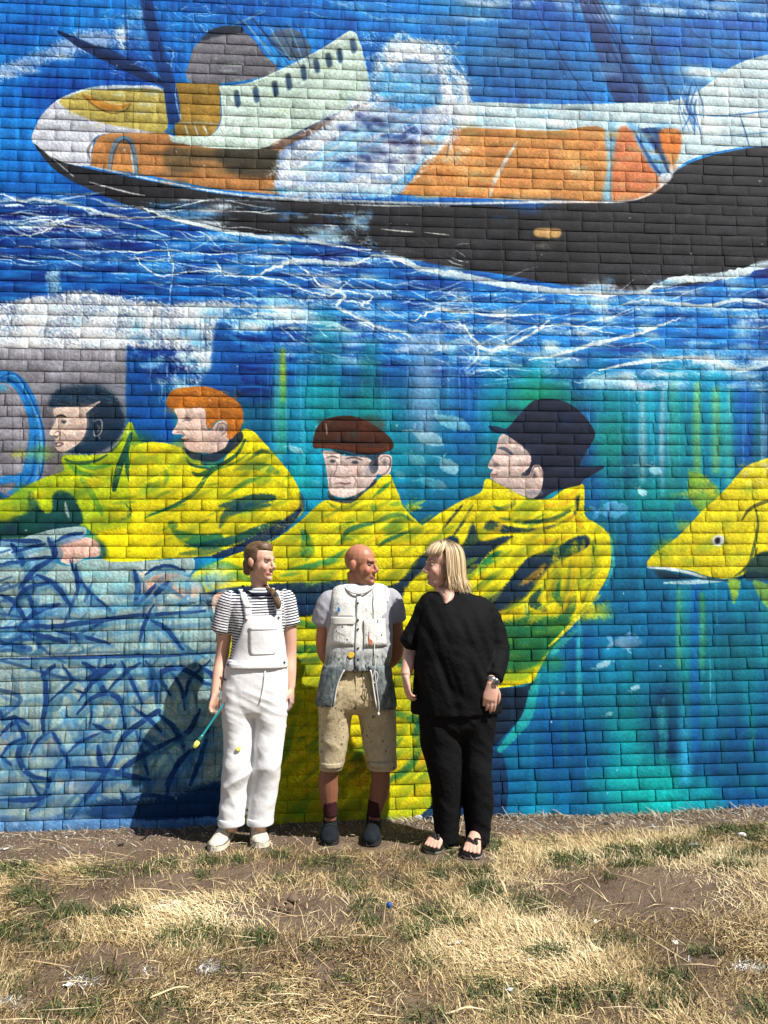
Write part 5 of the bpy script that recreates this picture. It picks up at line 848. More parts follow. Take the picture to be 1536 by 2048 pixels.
def head_parts(M, s=1., fem=False, ears=True, smile=False):
    E = lambda c, r: ellipsoid([q*s for q in c], [q*s for q in r], M)
    T = lambda p, r: xf(tube([[q*s for q in a] for a in p], [q*s for q in r], 10), M)
    P = [E((0, .012, .036), (.076, .095, .087)), E((0, -.03, -.03), (.061, .062, .084)), E((0, -.034, -.074), (.050 if not fem else .045, .05, .042)), E((0, -.076, -.098), (.021, .02, .017)),
         E((.034, -.064, -.032), (.024, .022, .026)), E((-.034, -.064, -.032), (.024, .022, .026)), T([(0, -.086, .016), (0, -.098, -.008), (0, -.114, -.032)], [.009, .0095, .0125]), E((.011, -.099, -.037), (.009, .011, .008)), E((-.011, -.099, -.037), (.009, .011, .008)),
         T([(-.042, -.074, .024), (-.018, -.087, .026), (0, -.086, .022), (.018, -.087, .026), (.042, -.074, .024)], [.008, .0095, .008, .0095, .008]),
         T([(-.026, -.080, -.065), (0, -.092, -.060), (.026, -.080, -.065)], [.004, .007, .004]), T([(-.023, -.080, -.069), (0, -.091, -.075), (.023, -.080, -.069)], [.004, .0075, .004])]
    if ears:
        for q in (-1, 1): P += [E((q*.076, .012, -.006), (.010, .019, .031)), E((q*.083, .018, .002), (.006, .014, .024))]
    return P
def paint_head(P, C, M, s, lip, brow, cheek, brows=True):
    L = np.array((M.inverted() @ Matrix.Identity(4)))[:3]; Q = (P@L[:, :3].T+L[:, 3])/s
    def blob(c, r, colr, a):
        d = ((Q-np.array(c))/np.array(r)); w = a*np.exp(-(d**2).sum(1)**1.5); C[:] = C*(1-w[:, None])+np.array(colr)*w[:, None]
    for q in (-1, 1): blob((q*.04, -.08, -.03), (.028, .03, .022), cheek, .55); blob((q*.078, .012, -.004), (.016, .022, .032), cheek, .4)
    blob((0, -.115, -.034), (.016, .014, .014), cheek, .6); blob((0, -.096, -.0665), (.03, .022, .0115), lip, .95); blob((0, -.1, -.0672), (.024, .02, .003), tuple(c*.35 for c in lip), .9)
    if brows:
        for q in (-1, 1): blob((q*.030, -.086, .031), (.022, .02, .0055), brow, .85)
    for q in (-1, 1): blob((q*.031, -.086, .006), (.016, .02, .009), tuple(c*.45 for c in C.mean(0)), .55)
    return Q
def eyes(M, s, parent, iris, squint=.62):
    for q in (-1, 1):
        c = (q*.030*s, -.0755*s, .005*s); V, F = ellipsoid(c, (.0125*s, .0105*s, .0125*s*squint), M, 18, 12)
        o = raw('eye', [(V, F)], EYE, parent); Vn = np.array(V); L = np.array(M.inverted())[:3]; Q = (Vn@L[:, :3].T+L[:, 3])/s
        d = np.hypot(Q[:, 0]-q*.030-.0, Q[:, 2]-.005); cc = np.where((d < .0075)[:, None], np.array(iris), np.array((.42, .38, .36))); tint(o, cc)
def hand_parts(w, d, n, size=1., curl=(.35, .35, .4, .45), thumb=1, spread=.10, thumb_in=.5):
    """w wrist, d towards the fingertips, n out of the palm, thumb=+1/-1 side of d x n"""
    w = Vector(w); d = Vector(d).normalized(); n = (Vector(n)-d*Vector(n).dot(d)).normalized(); s = d.cross(n); z = size; P = []
    pal = [(0, .027, .021), (.03, .034, .018), (.06, .041, .016), (.085, .041, .014), (.094, .036, .011)]
    P.append(tube([w+d*(t*z) for t, a, b in pal], [(a*z, b*z) for t, a, b in pal], 12, flat=n))
    for i, (off, L, r) in enumerate(((-.030, .070, .0085), (-.0105, .079, .009), (.0095, .074, .0087), (.029, .058, .0078))):
        off *= -thumb; c = curl[i]; p = w+d*(.08*z)+s*(off*z); pts = [p]; di = (d+s*(off*spread*18*.1)).normalized(); a = c*.55
        for k_, fr in enumerate((.45, .31, .24)):
            q = di*math.cos(a)+n*math.sin(a); p = p+q*(L*fr*z); pts.append(p); a += c*1.15
        P.append(limb(pts, [r*1.08*z, r*1.0*z, r*.92*z, r*.72*z], 3, 9))
    b = w+d*(.022*z)+s*(.022*z*thumb)+n*(.006*z); p1 = b+(d*.75+s*(.75*thumb)*(1-thumb_in*.5)+n*.35)*.038*z; p2 = p1+(d*.92+s*(.22*thumb)*(1-thumb_in)+n*.4*thumb_in)*.034*z; p3 = p2+(d*.95-s*(.15*thumb)+n*.3)*.026*z
    P.append(limb([b, p1, p2, p3], [.016*z, .0125*z, .0105*z, .0075*z], 3, 9)); return P
def skin_cols(P, base, seed):
    t = vn3(P*22, seed)*.5+vn3(P*70, seed+1)*.5; return np.array(base)[None]*(1+t[:, None]*np.array([.10, .2, .22]))
k = N('skin'); k.col(k.attr('tint').outputs['Color']); k.set(Roughness=.48, Subsurface_Weight=.06); k.b.inputs['Subsurface Radius'].default_value = (.012, .004, .002); k.nor(k.bump(k.noise(420, 2, k.pos()), .12, .002)); SKIN = k.m
k = N('eyeball'); k.col(k.attr('tint').outputs['Color']); k.set(Roughness=.15); EYE = k.m
def cloth(name, c, rough=.85, var=.08, weave=900, wr=.25, wr_s=26, tinted=False):
    k = N(name); f = k.noise(12, 4, k.pos())
    cc = k.mix(f, tuple(x*(1-var) for x in c), tuple(min(x*(1+var), 1) for x in c)); k.col(cc); k.set(Roughness=rough, Sheen_Weight=0.); k.b.inputs['Specular IOR Level'].default_value = .08
    k.nor(k.bump(k.noise(weave, 2, k.pos()), .25, .0012, k.bump(k.noise(wr_s, 3, k.pos(), .6), wr, .03))); return k
def folds(P, amp, f=(9, 9, 34), seed=0, slant=.5):
    Q = P.copy(); Q[:, 2] = P[:, 2]+P[:, 0]*slant; a = vn3(Q*np.array(f), seed); b = vn3(Q*np.array(f)*np.array([2, 2, 1.7])+9, seed+3); c = vn3(P*7, seed+5); return amp*((.5-np.abs(a)*2.2)*1.1+b*.6+c*1.2)
def shoe_parts(heel, toe, wd, ht, prof):
    """prof = (t, half width, top height) from heel to toe"""
    h = Vector(heel); d = Vector(toe)-h; d.z = 0; L = d.length; d.normalize(); P = [h+d*(L*t)+UP*(top/2) for t, a, top in prof]
    return tube(P, [(a, top/2) for t, a, top in prof], 16, flat=UP)
def sole_parts(heel, toe, prof, z0, z1, out=.004):
    h = Vector(heel); d = Vector(toe)-h; d.z = 0; L = d.length; d.normalize(); s = d.cross(UP); ring = [(t, a+out) for t, a in prof]
    pts = [(t, a) for t, a in ring]+[(t, -a) for t, a in ring[::-1]]; n = len(pts); V = []
    for z in (z0, z1): V += [tuple(h+d*(L*t)+s*a+UP*z) for t, a in pts]
    F = [tuple(range(n))[::-1], tuple(range(n, 2*n))]+[(i, (i+1) % n, n+(i+1) % n, n+i) for i in range(n)]; return V, F
def button(name, p, r, mat, parent, nrm=(0, -1, 0)):
    n = Vector(nrm).normalized(); p = Vector(p); return raw(name, [tube([p+n*.001, p+n*.004, p+n*.006], [r, r, r*.7], 12)], mat, parent)
SPL = {}
METAL = plain('dull_brass', (.30, .25, .18), .35, .1, 30, 0, .5, .9); DARKM = plain('dark_button', (.03, .03, .035), .35)

# ---------------------------------------------------------------- woman in white dungarees
Y = -.43; W1 = empty('person', (float(survey(478, 1700, z=.045)[0]), -.43, .045))
tag(W1, 'smiling woman in white dungarees and striped T-shirt holding a paintbrush', 'person')
h1 = px(521, 1124, Y+.0)+Vector((0, 0, .0)); M1 = Matrix.Translation(h1) @ Matrix.Rotation(R(55), 4, 'Z') @ Matrix.Rotation(R(4), 4, 'X'); s1 = .93
neck1 = px(524, 1186, Y+.02)
sl, sr = px(459, 1204, Y), px(572, 1200, Y+.02); el, er = px(444, 1312, Y+.03), px(580, 1308, Y+.05); wl, wr = px(430, 1388, Y-.06), px(582, 1376, Y+.0)
tors1 = [(1176, 505, 545, .055, .02), (1186, 484, 562, .075, .02), (1200, 466, 572, .09, .01), (1230, 462, 570, .105, 0), (1262, 466, 567, .108, -.005), (1300, 464, 568, .104, 0), (1330, 456, 572, .11, 0), (1370, 450, 574, .118, 0)]
core1 = Loft(tors1, Y, 2.3, -.02)
bp = head_parts(M1, s1, True)+[limb([h1+Vector((-.02, .03, -.05)), h1+Vector((-.012, .028, -.11)), neck1+Vector((0, .01, 0)), neck1+Vector((0, .02, -.06))], [.047, .046, .052, .07]), core1.part()]
bp += [limb([sl, (sl+el)/2+Vector((-.004, 0, 0)), el, (el+wl)/2, wl], [.05, .044, .037, .034, .024]), limb([sr, (sr+er)/2+Vector((.006, 0, 0)), er, (er+wr)/2, wr], [.05, .044, .038, .034, .024])]
bp += hand_parts(wl, (-.22, -.12, -1), (.75, -.2, -.3), .95, (.95, 1.0, 1.05, 1.05), thumb=-1, thumb_in=.9); bp += hand_parts(wr, (.05, -.1, -1), (-.9, .15, 0), .95, (.4, .45, .5, .55), thumb=-1)
for (ux, vx, ux2, vx2, ya, yb) in ((474, 1560, 463, 1660, Y, Y-.0), (530, 1560, 520, 1660, Y, Y)):
    bp.append(limb([px(ux+4, 1440, Y), px(ux, vx, ya), px(ux2, vx2, yb)], [.06, .05, .034]))
body, P = fuse('body', bp, .0042, 4, SKIN, W1); C = skin_cols(P, (.60, .345, .25), 3)
paint_head(P, C, M1, s1, (.50, .14, .12), (.16, .09, .05), (.62, .25, .19))
dh = np.linalg.norm(P-np.array(wr+Vector((.004, -.01, -.1))), axis=1); pm = np.clip(1.15-dh/.07, 0, 1)*(vn3(P*60, 5) > -.05); C = C*(1-.9*pm[:, None])+np.array((.10, .12, .19))*.9*pm[:, None]
dl = np.linalg.norm(P-np.array(wl+Vector((-.01, -.02, -.1))), axis=1); pm = np.clip(1.1-dl/.07, 0, 1)*(vn3(P*50, 6) > .06); C = C*(1-.6*pm[:, None])+np.array((.10, .10, .12))*.6*pm[:, None]
tint(body, C); eyes(M1, s1, W1, (.03, .035, .04), .42)
raw('teeth', [xf(tube([(-.02*s1, -.0815*s1, -.0655*s1), (0, -.0955*s1, -.068*s1), (.02*s1, -.0815*s1, -.0655*s1)], [.002, .0036, .002], 8), M1)], plain('teeth', (.78, .74, .68), .3), W1)
# hair drawn back, plait over the far shoulder
E1 = lambda c, r: ellipsoid([q*s1 for q in c], [q*s1 for q in r], M1)
hp = [E1((0, .030, .046), (.083, .092, .086)), E1((0, -.020, .088), (.060, .058, .042)), E1((.050, .02, .04), (.034, .06, .06)), E1((-.050, .02, .04), (.034, .06, .06)), E1((0, .085, -.02), (.052, .04, .06)), E1((0, .10, -.06), (.03, .028, .03)), E1((-.068, .03, -.01), (.016, .035, .05))]
pl_ = [M1 @ Vector((.0, .10, -.075)), px(536, 1178, Y-.03), px(545, 1184, Y-.075), px(551, 1193, Y-.105), px(556, 1205, Y-.122)]
pp = spline(np.array([list(p) for p in pl_]), False, 5)
for i, p in enumerate(pp[4:]): hp.append(ellipsoid(tuple(p+np.array((.006*(-1)**i, 0, 0))), (.016, .015, .016), None, 10, 8))
hp.append(limb([pl_[4], px(557, 1212, Y-.122), px(556, 1219, Y-.12)], [.014, .017, .006]))
def hair_mat(name, dark, mid, light, stretch=(260, 260, 24)):
    k = N(name); q = k.mapping(k.pos(), stretch); k.col(k.ramp(k.noise(1., 4, q), [(.3, dark), (.52, mid), (.75, light)])); k.set(Roughness=.38); k.nor(k.bump(k.noise(1.3, 3, q), .55, .004)); return k.m
HB = hair_mat('brown_hair', (.045, .025, .013), (.105, .06, .032), (.27, .17, .09), (40, 40, 240))
fuse('hair', hp, .005, 3, HB, W1, lambda P: .0010*np.sin(vn3(P*np.array((9, 9, 14)), 2)*40))
raw('hair_tie', [tube([px(551, 1190, Y-.10), px(552.5, 1194, Y-.108)], .0175, 12)], DARKM, W1)
# striped T-shirt
k = cloth('striped_jersey', (.8, .8, .8), .85); a = k.attr('stripe'); fr = k.math('FRACT', k.math('MULTIPLY', a.outputs['Fac'], 66.)); st = k.math('GREATER_THAN', fr, .52)
k.col(k.mix(st, (.76, .76, .77), (.014, .018, .045))); TEE = k.m
tee1 = Loft(tors1, Y, 2.3, .004)
lh, rh = px(444, 1262, Y+.01), px(580, 1248, Y+.03)
tp = [tee1.part(), limb([sl+Vector((.03, 0, .012)), sl, lh*.5+sl*.5+Vector((-.008, 0, 0)), lh+Vector((-.002, 0, .0))], [.055, .062, .063, .066]), limb([sr+Vector((-.03, 0, .012)), sr, rh*.5+sr*.5, rh], [.055, .058, .057, .058])]
o, P = fuse('t_shirt', tp, .0065, 4, TEE, W1, lambda P: folds(P, .0035, (12, 12, 16), 4, -.8))
stv = P[:, 2].copy()+.012*vn3(P*9, 3)
for S_, H_, sg in ((sl, lh, -1), (sr, rh, 1)):
    ax = np.array((H_-S_).normalized()); q = (P-np.array(S_))@ax; dx = sg*(P[:, 0]-float(S_.x))
    on = (dx > -.012+q*.10) & (P[:, 2] < float(S_.z)+.07); stv = np.where(on, -q+float(S_.z)*.0, stv)
at_ = o.data.attributes.new('stripe', 'FLOAT', 'POINT'); at_.data.foreach_set('value', stv.astype(np.float32))
NAVYC = cloth('navy_rib', (.014, .017, .035)).m
cz = [(486, 1172, .03), (492, 1181, -.03), (506, 1188, -.075), (524, 1190, -.088), (542, 1186, -.075), (553, 1177, -.03), (555, 1170, .03)]
raw('collar', [limb([px(u_, v_, Y+d_) for u_, v_, d_ in cz], [.0075]*7, 4, 8)], NAVYC, W1)
# white dungarees
k = cloth('white_drill', (.74, .73, .74), .8, .03, 1100, .16, 14); p = k.pos()
sp_m = k.math('GREATER_THAN', k.noise(38, 3, p, .7), .71); k.col(k.mix(k.math('MULTIPLY', sp_m, .18), k.ramp(k.noise(5, 4, p), [(.3, (.66, .655, .67)), (.7, (.755, .75, .76))]), (.35, .38, .46))); WHITE = k.m
leg_l = Loft([(1372, 446, 512, .115, 0), (1420, 443, 512, .112, 0), (1460, 446, 509, .098, 0), (1500, 448, 505, .088, -.015), (1530, 446, 504, .086, -.025), (1560, 444, 501, .083, -.01), (1600, 441, 496, .080, .0), (1636, 438, 489, .078, .005), (1647, 438, 488, .076, .005)], Y, 2.2)
leg_r = Loft([(1372, 508, 576, .115, 0), (1420, 509, 575, .112, 0), (1460, 510, 571, .098, 0), (1500, 508, 565, .086, -.015), (1530, 506, 560, .084, -.02), (1560, 502, 558, .082, -.005), (1600, 498, 551, .080, .005), (1636, 495, 546, .078, .01), (1646, 496, 545, .076, .01)], Y, 2.2)
hip1 = Loft([(1316, 455, 574, .118, 0), (1330, 452, 575, .122, 0), (1350, 448, 576, .126, 0), (1385, 444, 577, .126, 0), (1420, 443, 577, .112, .005), (1432, 450, 570, .07, .02)], Y, 2.4)
def fold1(P):
    z = P[:, 2]; crotch = np.exp(-((z-float(px(510, 1420, Y)[2]))/.13)**2); knee = np.exp(-((z-.44)/.17)**2)
    return folds(P, .0028, (5, 5, 16), 7, .35)+crotch*folds(P, .0065, (3, 3, 30), 9, .5)+knee*folds(P, .016, (4, 4, 8), 12, -.6)+np.clip((.66-z)/.2, 0, 1)*.016*(.25-np.abs(vn3(np.stack([P[:, 0]*5, P[:, 1]*4, P[:, 2]*7+P[:, 0]*9], 1), 55)))
o, P = fuse('dungarees', [hip1.part(), leg_l.part(), leg_r.part()], .0065, 3, WHITE, W1, fold1); DUN = o
ff1 = lambda x, z: min(float(tee1.front(x, z)), float(hip1.front(x, z)) if z < float(hip1.S[-1, 0]) else 9)
bib = patch('bib', [(1231, 492, 562), (1250, 486, 563), (1270, 480, 566), (1290, 470, 569), (1310, 462, 571), (1330, 456, 573)], lambda x, z: tee1.front(x, z), Y-.11, .006, .006, WHITE, DUN, 12)
fb = lambda x, z: tee1.front(x, z)-.012
patch('pocket', [(1256, 498, 553), (1262, 498, 553), (1285, 498, 553), (1304, 499, 552), (1309, 503, 548)], fb, Y-.12, .001, .003, WHITE, DUN, 8)
patch('pocket_hem', [(1254, 497.5, 553.5), (1260, 497.5, 553.5)], fb, Y-.12, .004, .002, WHITE, DUN, 6, 2)
patch('waistband', [(1326, 457, 573), (1338, 455, 574)], lambda x, z: np.minimum(tee1.front(x, z), hip1.front(x, z)), Y-.12, .005, .009, WHITE, DUN, 12, 2)
patch('fly_seam', [(1340, 529.5, 531.5), (1375, 526, 528), (1405, 519, 521)], lambda x, z: hip1.front(x, z), Y-.12, .003, .004, WHITE, DUN, 2)
patch('strap', [(1233, 490, 505), (1215, 487, 502), (1200, 482, 496), (1186, 476, 489), (1178, 472, 484)], lambda x, z: tee1.front(x, z), Y-.1, .006, .005, WHITE, DUN, 3)
patch('strap', [(1231, 551, 563), (1215, 551, 563), (1200, 549, 561), (1188, 546, 558), (1180, 543, 554)], lambda x, z: tee1.front(x, z), Y-.1, .006, .005, WHITE, DUN, 3)
for (u_, v_) in ((493, 1239), (557, 1235)): p = px(u_, v_, Y-.11); button('button', (p.x, float(tee1.front(p.x, p.z))-.014, p.z), .0085, METAL, DUN)
for (u_, v_) in ((458, 1328), (452, 1357), (569, 1324)): p = px(u_, v_, Y-.05); button('button', (p.x, float(hip1.front(p.x, p.z))-.016, p.z), .008, DARKM, DUN, (p.x*0-.3 if u_ < 500 else .3, -1, 0))
for (u_, v_, wl_) in ((498, 1211, 15), (556, 1217, 13)): patch('strap_buckle', [(v_-4, u_-wl_/2-1-3*(u_ < 520), u_+wl_/2+1-3*(u_ < 520)), (v_+4, u_-wl_/2-1-2*(u_ < 520), u_+wl_/2+1-2*(u_ < 520))], lambda x, z: tee1.front(x, z), Y-.1, .010, .004, WHITE, DUN, 3, 2)
for (a_, b_, v_, dy_) in ((437, 489, 1641, .005), (495, 546, 1640, .01)):
    L_ = Loft([(v_-7, a_, b_, .080, dy_), (v_-6, a_-1.5, b_+1.5, .084, dy_), (v_+5, a_-1.5, b_+1.5, .084, dy_), (v_+7, a_, b_, .080, dy_)], Y, 2.1, 0, 2); raw('turn_up', [L_.part(40)], WHITE, DUN)
k = N('yellow_paint'); k.col(k.mix(k.noise(40, 2, k.pos()), (.62, .66, .05), (.72, .74, .2))); YPAINT = k.m
patch('paint_mark', [(1494, 473, 481), (1498, 472, 482.5), (1502, 474, 479)], lambda x, z: leg_l.front(x, z), Y-.1, .0065, .0012, YPAINT, DUN, 5, 2)
# canvas boots
k = cloth('cream_canvas', (.62, .56, .44), .85, .12, 700, .3, 40); CANVAS = k.m; RUBBER = plain('cream_rubber', (.60, .55, .45), .5, .12, 25, .1); LACE = plain('white_lace', (.68, .64, .54), .8); LINE = plain('rubber_line', (.14, .12, .10), .5)
def high_top(heel, toe, ankle, lean=0.):
    heel = Vector(heel); toe = Vector(toe); d = (toe-heel); d.z = 0; L = d.length; d.normalize(); s = d.cross(UP)
    up = [(.0, .030, .066), (.12, .036, .080), (.3, .039, .088), (.45, .042, .080), (.6, .046, .066), (.75, .048, .054), (.9, .043, .046), (.99, .028, .036)]
    sh, P = fuse('shoe', [shoe_parts(heel, toe, 1, 1, up), limb([heel+d*(.24*L)+UP*.045, heel+d*(.22*L)+UP*.085, Vector(ankle)+UP*.0], [(.036, .046), (.036, .044), (.037, .042)], 4, 16, d)], .004, 3, CANVAS, W1, None, .048)
    so = [(0, .022), (.05, .032), (.2, .036), (.4, .039), (.6, .046), (.78, .0475), (.9, .041), (.97, .028), (1.01, .012)]
    raw('sole', [sole_parts(heel, toe, so, 0, .026, .0045)], RUBBER, sh, False); raw('sole_stripe', [sole_parts(heel, toe, so, .0265, .031, .0052)], LINE, sh, False)
    raw('toe_cap', [ellipsoid((0, 0, 0), (.045, .044, .030), Matrix.Translation(heel+d*(L*.86)+UP*.027) @ d.to_track_quat('Y', 'Z').to_matrix().to_4x4())], RUBBER, sh)
    for i in range(6):
        t = .66-.075*i; zt = np.interp(t, [q[0] for q in up], [q[2] for q in up])+.004 if t > .36 else .092+(.36-t)*.34; w_ = .026-.001*i; c = heel+d*(L*t)
        raw('lace', [limb([c-s*w_+UP*(zt-.008), c+UP*zt+d*.004, c+s*w_+UP*(zt-.008)], [.0035, .0038, .0035], 3, 7)], LACE, sh)
    kn = heel+d*(L*.26)+UP*.125
    for q in (-1, 1): raw('lace', [limb([kn, kn+s*(.03*q)+d*.02+UP*.006, kn+s*(.045*q)+d*.014-UP*.018], [.003, .003, .0025], 4, 7)], LACE, sh)
g = lambda u_, v_: Vector(survey(u_, v_, z=.045))
tl = g(428, 1703); hl = g(452, 1676); hl = tl+(hl-tl).normalized()*.275; tr = g(524, 1696); hr = tr+(g(512, 1668)-tr).normalized()*.27
high_top(hl, tl, px(460, 1650, Y)); high_top(hr, tr, px(517, 1650, Y+.0))
# the brush in her hand
gp = wl+Vector((.010, -.035, -.115)); tip = px(387, 1497, Y-.14); dirb = (tip-gp).normalized(); B1 = empty('paintbrush', tuple(tip)); tag(B1, 'thin teal paintbrush with yellow paint on its bristles, hanging from the woman\'s hand', 'paintbrush')
TEAL = plain('teal_paint', (.02, .22, .24), .35, .35, 60); Lb = (tip-gp).length
raw('handle', [limb([gp-dirb*.09, gp-dirb*.05, gp, gp+dirb*(Lb*.45), gp+dirb*(Lb-.075)], [.004, .007, .0075, .0065, .0075], 5, 10)], TEAL, B1)
raw('ferrule', [tube([gp+dirb*(Lb-.08), gp+dirb*(Lb-.072), gp+dirb*(Lb-.042)], [.008, .0085, (.0125, .0075)], 12)], plain('ferrule', (.05, .26, .22), .3, .2, 60, 0, .5, .4), B1)
raw('bristles', [tube([gp+dirb*(Lb-.044), gp+dirb*(Lb-.025), gp+dirb*(Lb-.004)], [(.012, .008), (.015, .008), (.009, .004)], 12)], YPAINT, B1)

# ---------------------------------------------------------------- man in painter's waistcoat and shorts
Y = -.40; W2 = empty('person', (float(survey(700, 1690, z=.045)[0]), -.40, .045))
tag(W2, 'bald man in a paint-spattered canvas waistcoat, khaki shorts and dark boots', 'person')
h2 = px(722, 1130, Y); M2 = Matrix.Translation(h2) @ Matrix.Rotation(R(58), 4, 'Z') @ Matrix.Rotation(R(3), 4, 'X'); s2 = 1.0
neck2 = px(722, 1180, Y+.02); sl, sr = px(660, 1196, Y+.02), px(780, 1192, Y+.03); el, er = px(648, 1302, Y+.10), px(792, 1306, Y+.11); wl, wr = px(690, 1352, Y+.17), px(752, 1352, Y+.17)
tors2 = [(1168, 700, 748, .055, .02), (1180, 680, 764, .072, .02), (1196, 662, 780, .088, .01), (1230, 656, 784, .098, 0), (1270, 654, 784, .106, -.005), (1310, 652, 782, .116, -.01), (1345, 648, 784, .12, -.005), (1375, 646, 786, .12, 0)]
bp = head_parts(M2, s2, False)+[limb([h2+Vector((-.02, .03, -.04)), h2+Vector((-.014, .03, -.11)), neck2+Vector((0, .015, 0)), neck2+Vector((0, .02, -.06))], [.064, .062, .066, .08]), Loft(tors2, Y, 2.3, -.02).part(), ellipsoid((.0, -.02, -.092), (.044, .05, .035), M2)]
bp += [limb([sl, (sl+el)/2+Vector((-.012, 0, 0)), el, (el+wl)/2, wl], [.036, .046, .044, .040, .028]), limb([sr, (sr+er)/2+Vector((.014, 0, 0)), er, (er+wr)/2, wr], [.036, .046, .045, .040, .028])]
bp += hand_parts(wl, (1, .2, -.35), (0, -1, 0), 1.05, (.4, .4, .45, .5), thumb=1); bp += hand_parts(wr, (-1, .1, -.35), (0, -1, 0), 1.05, (.4, .4, .45, .5), thumb=-1)
for (a_, b_, c_, e_) in (((671, 1440), (658, 1548), (657, 1580), (661, 1640)), ((752, 1440), (761, 1546), (759, 1580), (748, 1640))):
    k_ = px(*b_, Y); bp.append(limb([px(*a_, Y), k_, px(*c_, Y+.012), px((c_[0]+e_[0])/2, 1608, Y+.012), px(*e_, Y+.01)], [.070, .055, .057, .044, .034]))
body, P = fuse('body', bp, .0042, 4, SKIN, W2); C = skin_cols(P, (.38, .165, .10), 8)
Q = paint_head(P, C, M2, s2, (.30, .09, .07), (.26, .13, .08), (.50, .16, .10))
stub = np.clip(1-np.abs(Q[:, 2]+.085)/.045, 0, 1)*(Q[:, 1] < .0)*(np.abs(Q[:, 2]) < .2); C = C*(1-.22*stub[:, None])+np.array((.26, .20, .17))*.22*stub[:, None]
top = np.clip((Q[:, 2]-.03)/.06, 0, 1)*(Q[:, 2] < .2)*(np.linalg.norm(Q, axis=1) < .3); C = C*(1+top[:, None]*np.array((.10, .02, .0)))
lowleg = np.clip((.55-P[:, 2])/.1, 0, 1)[:, None]; C = C*(1-lowleg*np.array((.45, .47, .48))); tint(body, C); eyes(M2, s2, W2, (.05, .03, .025), .26)  # lower legs darkened: tan, plus the shade on them put into the skin colour
raw('teeth', [xf(tube([(-.018, -.0805, -.066), (0, -.0925, -.0675), (.018, -.0805, -.066)], [.002, .0034, .002], 8), M2)], plain('teeth', (.74, .68, .58), .3), W2)
GREY = cloth('grey_jersey', (.31, .31, .35), .85, .05, 800, .3, 18).m
tee2 = Loft(tors2[:6]+[(1330, 655, 778, .11, 0)], Y, 2.3, .004); lh, rh = px(646, 1246, Y+.05), px(790, 1240, Y+.06)
fuse('t_shirt', [tee2.part(), limb([sl+Vector((.05, .02, .004)), sl+Vector((-.004, .01, -.008)), (sl+lh)/2+Vector((-.010, 0, 0)), lh+Vector((-.006, 0, -.0))], [.036, .056, .064, .066]), limb([sr+Vector((-.05, .02, .004)), sr+Vector((.004, .01, -.008)), (sr+rh)/2+Vector((.010, 0, 0)), rh+Vector((.004, 0, 0))], [.036, .056, .064, .066])], .0068, 4, GREY, W2, lambda P: folds(P, .0035, (12, 12, 14), 14, .9))
def paint_cloth(name, clean, grime, lo, hi, dens=1., smear=.75, spots=((.02, .025, .035), (.05, .07, .09), (.03, .05, .09))):
    """canvas with paint: grime rises below height hi, spots of paint everywhere"""
    k = N(name); p = k.pos(); sx = k.n('SeparateXYZ'); k.l(p, sx.inputs[0])
    h = k.n('MapRange'); k.l(sx.outputs[2], h.inputs[0]); h.inputs[1].default_value = hi; h.inputs[2].default_value = lo
    base = k.mix(k.noise(16, 4, p), tuple(c*.88 for c in clean), clean); st = k.mapping(p, (60, 60, 14)); gr = k.math('MULTIPLY', h.outputs[0], k.math('ADD', k.math('MULTIPLY', k.noise(1., 5, st, .7), 2.2), -.25), True)
    base = k.mix(k.math('MULTIPLY', k.math('GREATER_THAN', k.noise(1., 4, k.mapping(p, (110, 110, 13)), .7), .60), .45*dens), base, grime[1]); c = k.mix(k.math('MULTIPLY', gr, smear), base, k.ramp(k.noise(22, 4, p), [(.3, grime[0]), (.5, grime[1]), (.7, grime[2])]))
    for i, sc in enumerate((70, 34, 120)):
        v = k.n('TexVoronoi'); v.inputs['Scale'].default_value = sc; k.l(k.mapping(p, (1, 1, .55+.2*i)), v.inputs['Vector']); gate = k.math('GREATER_THAN', k.noise(9+5*i, 2, p), .56-.03*dens+.02*i); hitv = k.math('LESS_THAN', v.outputs['Distance'], (.20, .24, .2)[i])
        pick = k.math('GREATER_THAN', k.n('SeparateColor').outputs[0], .5) if False else gate
        c = k.mix(k.math('MULTIPLY', k.math('MULTIPLY', hitv, pick), .85), c, spots[i])
    k.col(c); k.set(Roughness=.8); k.b.inputs['Specular IOR Level'].default_value = .2; k.nor(k.bump(k.noise(800, 2, p), .25, .0012, k.bump(k.noise(24, 3, p, .6), .4, .02))); return k.m
zb = float(px(700, 1290, Y)[2]); GRIME = ((.04, .055, .065), (.085, .105, .115), (.20, .22, .21))
COAT = paint_cloth('painted_canvas', (.66, .65, .62), GRIME, zb-.06, zb+.03, 1., .92); POUCH = paint_cloth('grimy_canvas', (.34, .35, .34), ((.025, .04, .05), (.055, .08, .09), (.17, .20, .20)), 1.6, 1.7, 1.2, .95)
vest = Loft([(1168, 682, 762, .058, .02), (1174, 669, 774, .070, .02), (1184, 663, 779, .084, .018), (1200, 661, 780, .098, .008), (1230, 658, 778, .108, 0), (1270, 655, 777, .116, -.005), (1310, 651, 778, .128, -.01), (1334, 646, 780, .148, -.006), (1339, 645, 781, .144, -.004)], Y, 2.7)
vo, P = fuse('waistcoat', [vest.part()], .0065, 2, COAT, W2, lambda P: folds(P, .003, (10, 10, 12), 17, .2)); vf = lambda x, z: vest.front(x, z)
PIPE = plain('white_binding', (.62, .61, .57), .8, .1, 40)
raw('neck_binding', [limb([px(u_, v_, Y+d_) for u_, v_, d_ in ((682, 1165, .03), (692, 1177, -.05), (708, 1186, -.085), (726, 1186, -.09), (741, 1178, -.075), (752, 1168, -.04))], [.006]*6, 4, 8)], PIPE, vo)
patch('placket', [(1187, 714, 723), (1230, 713, 722), (1290, 710, 719), (1338, 709, 718)], vf, Y-.13, .004, .005, COAT, vo, 3)
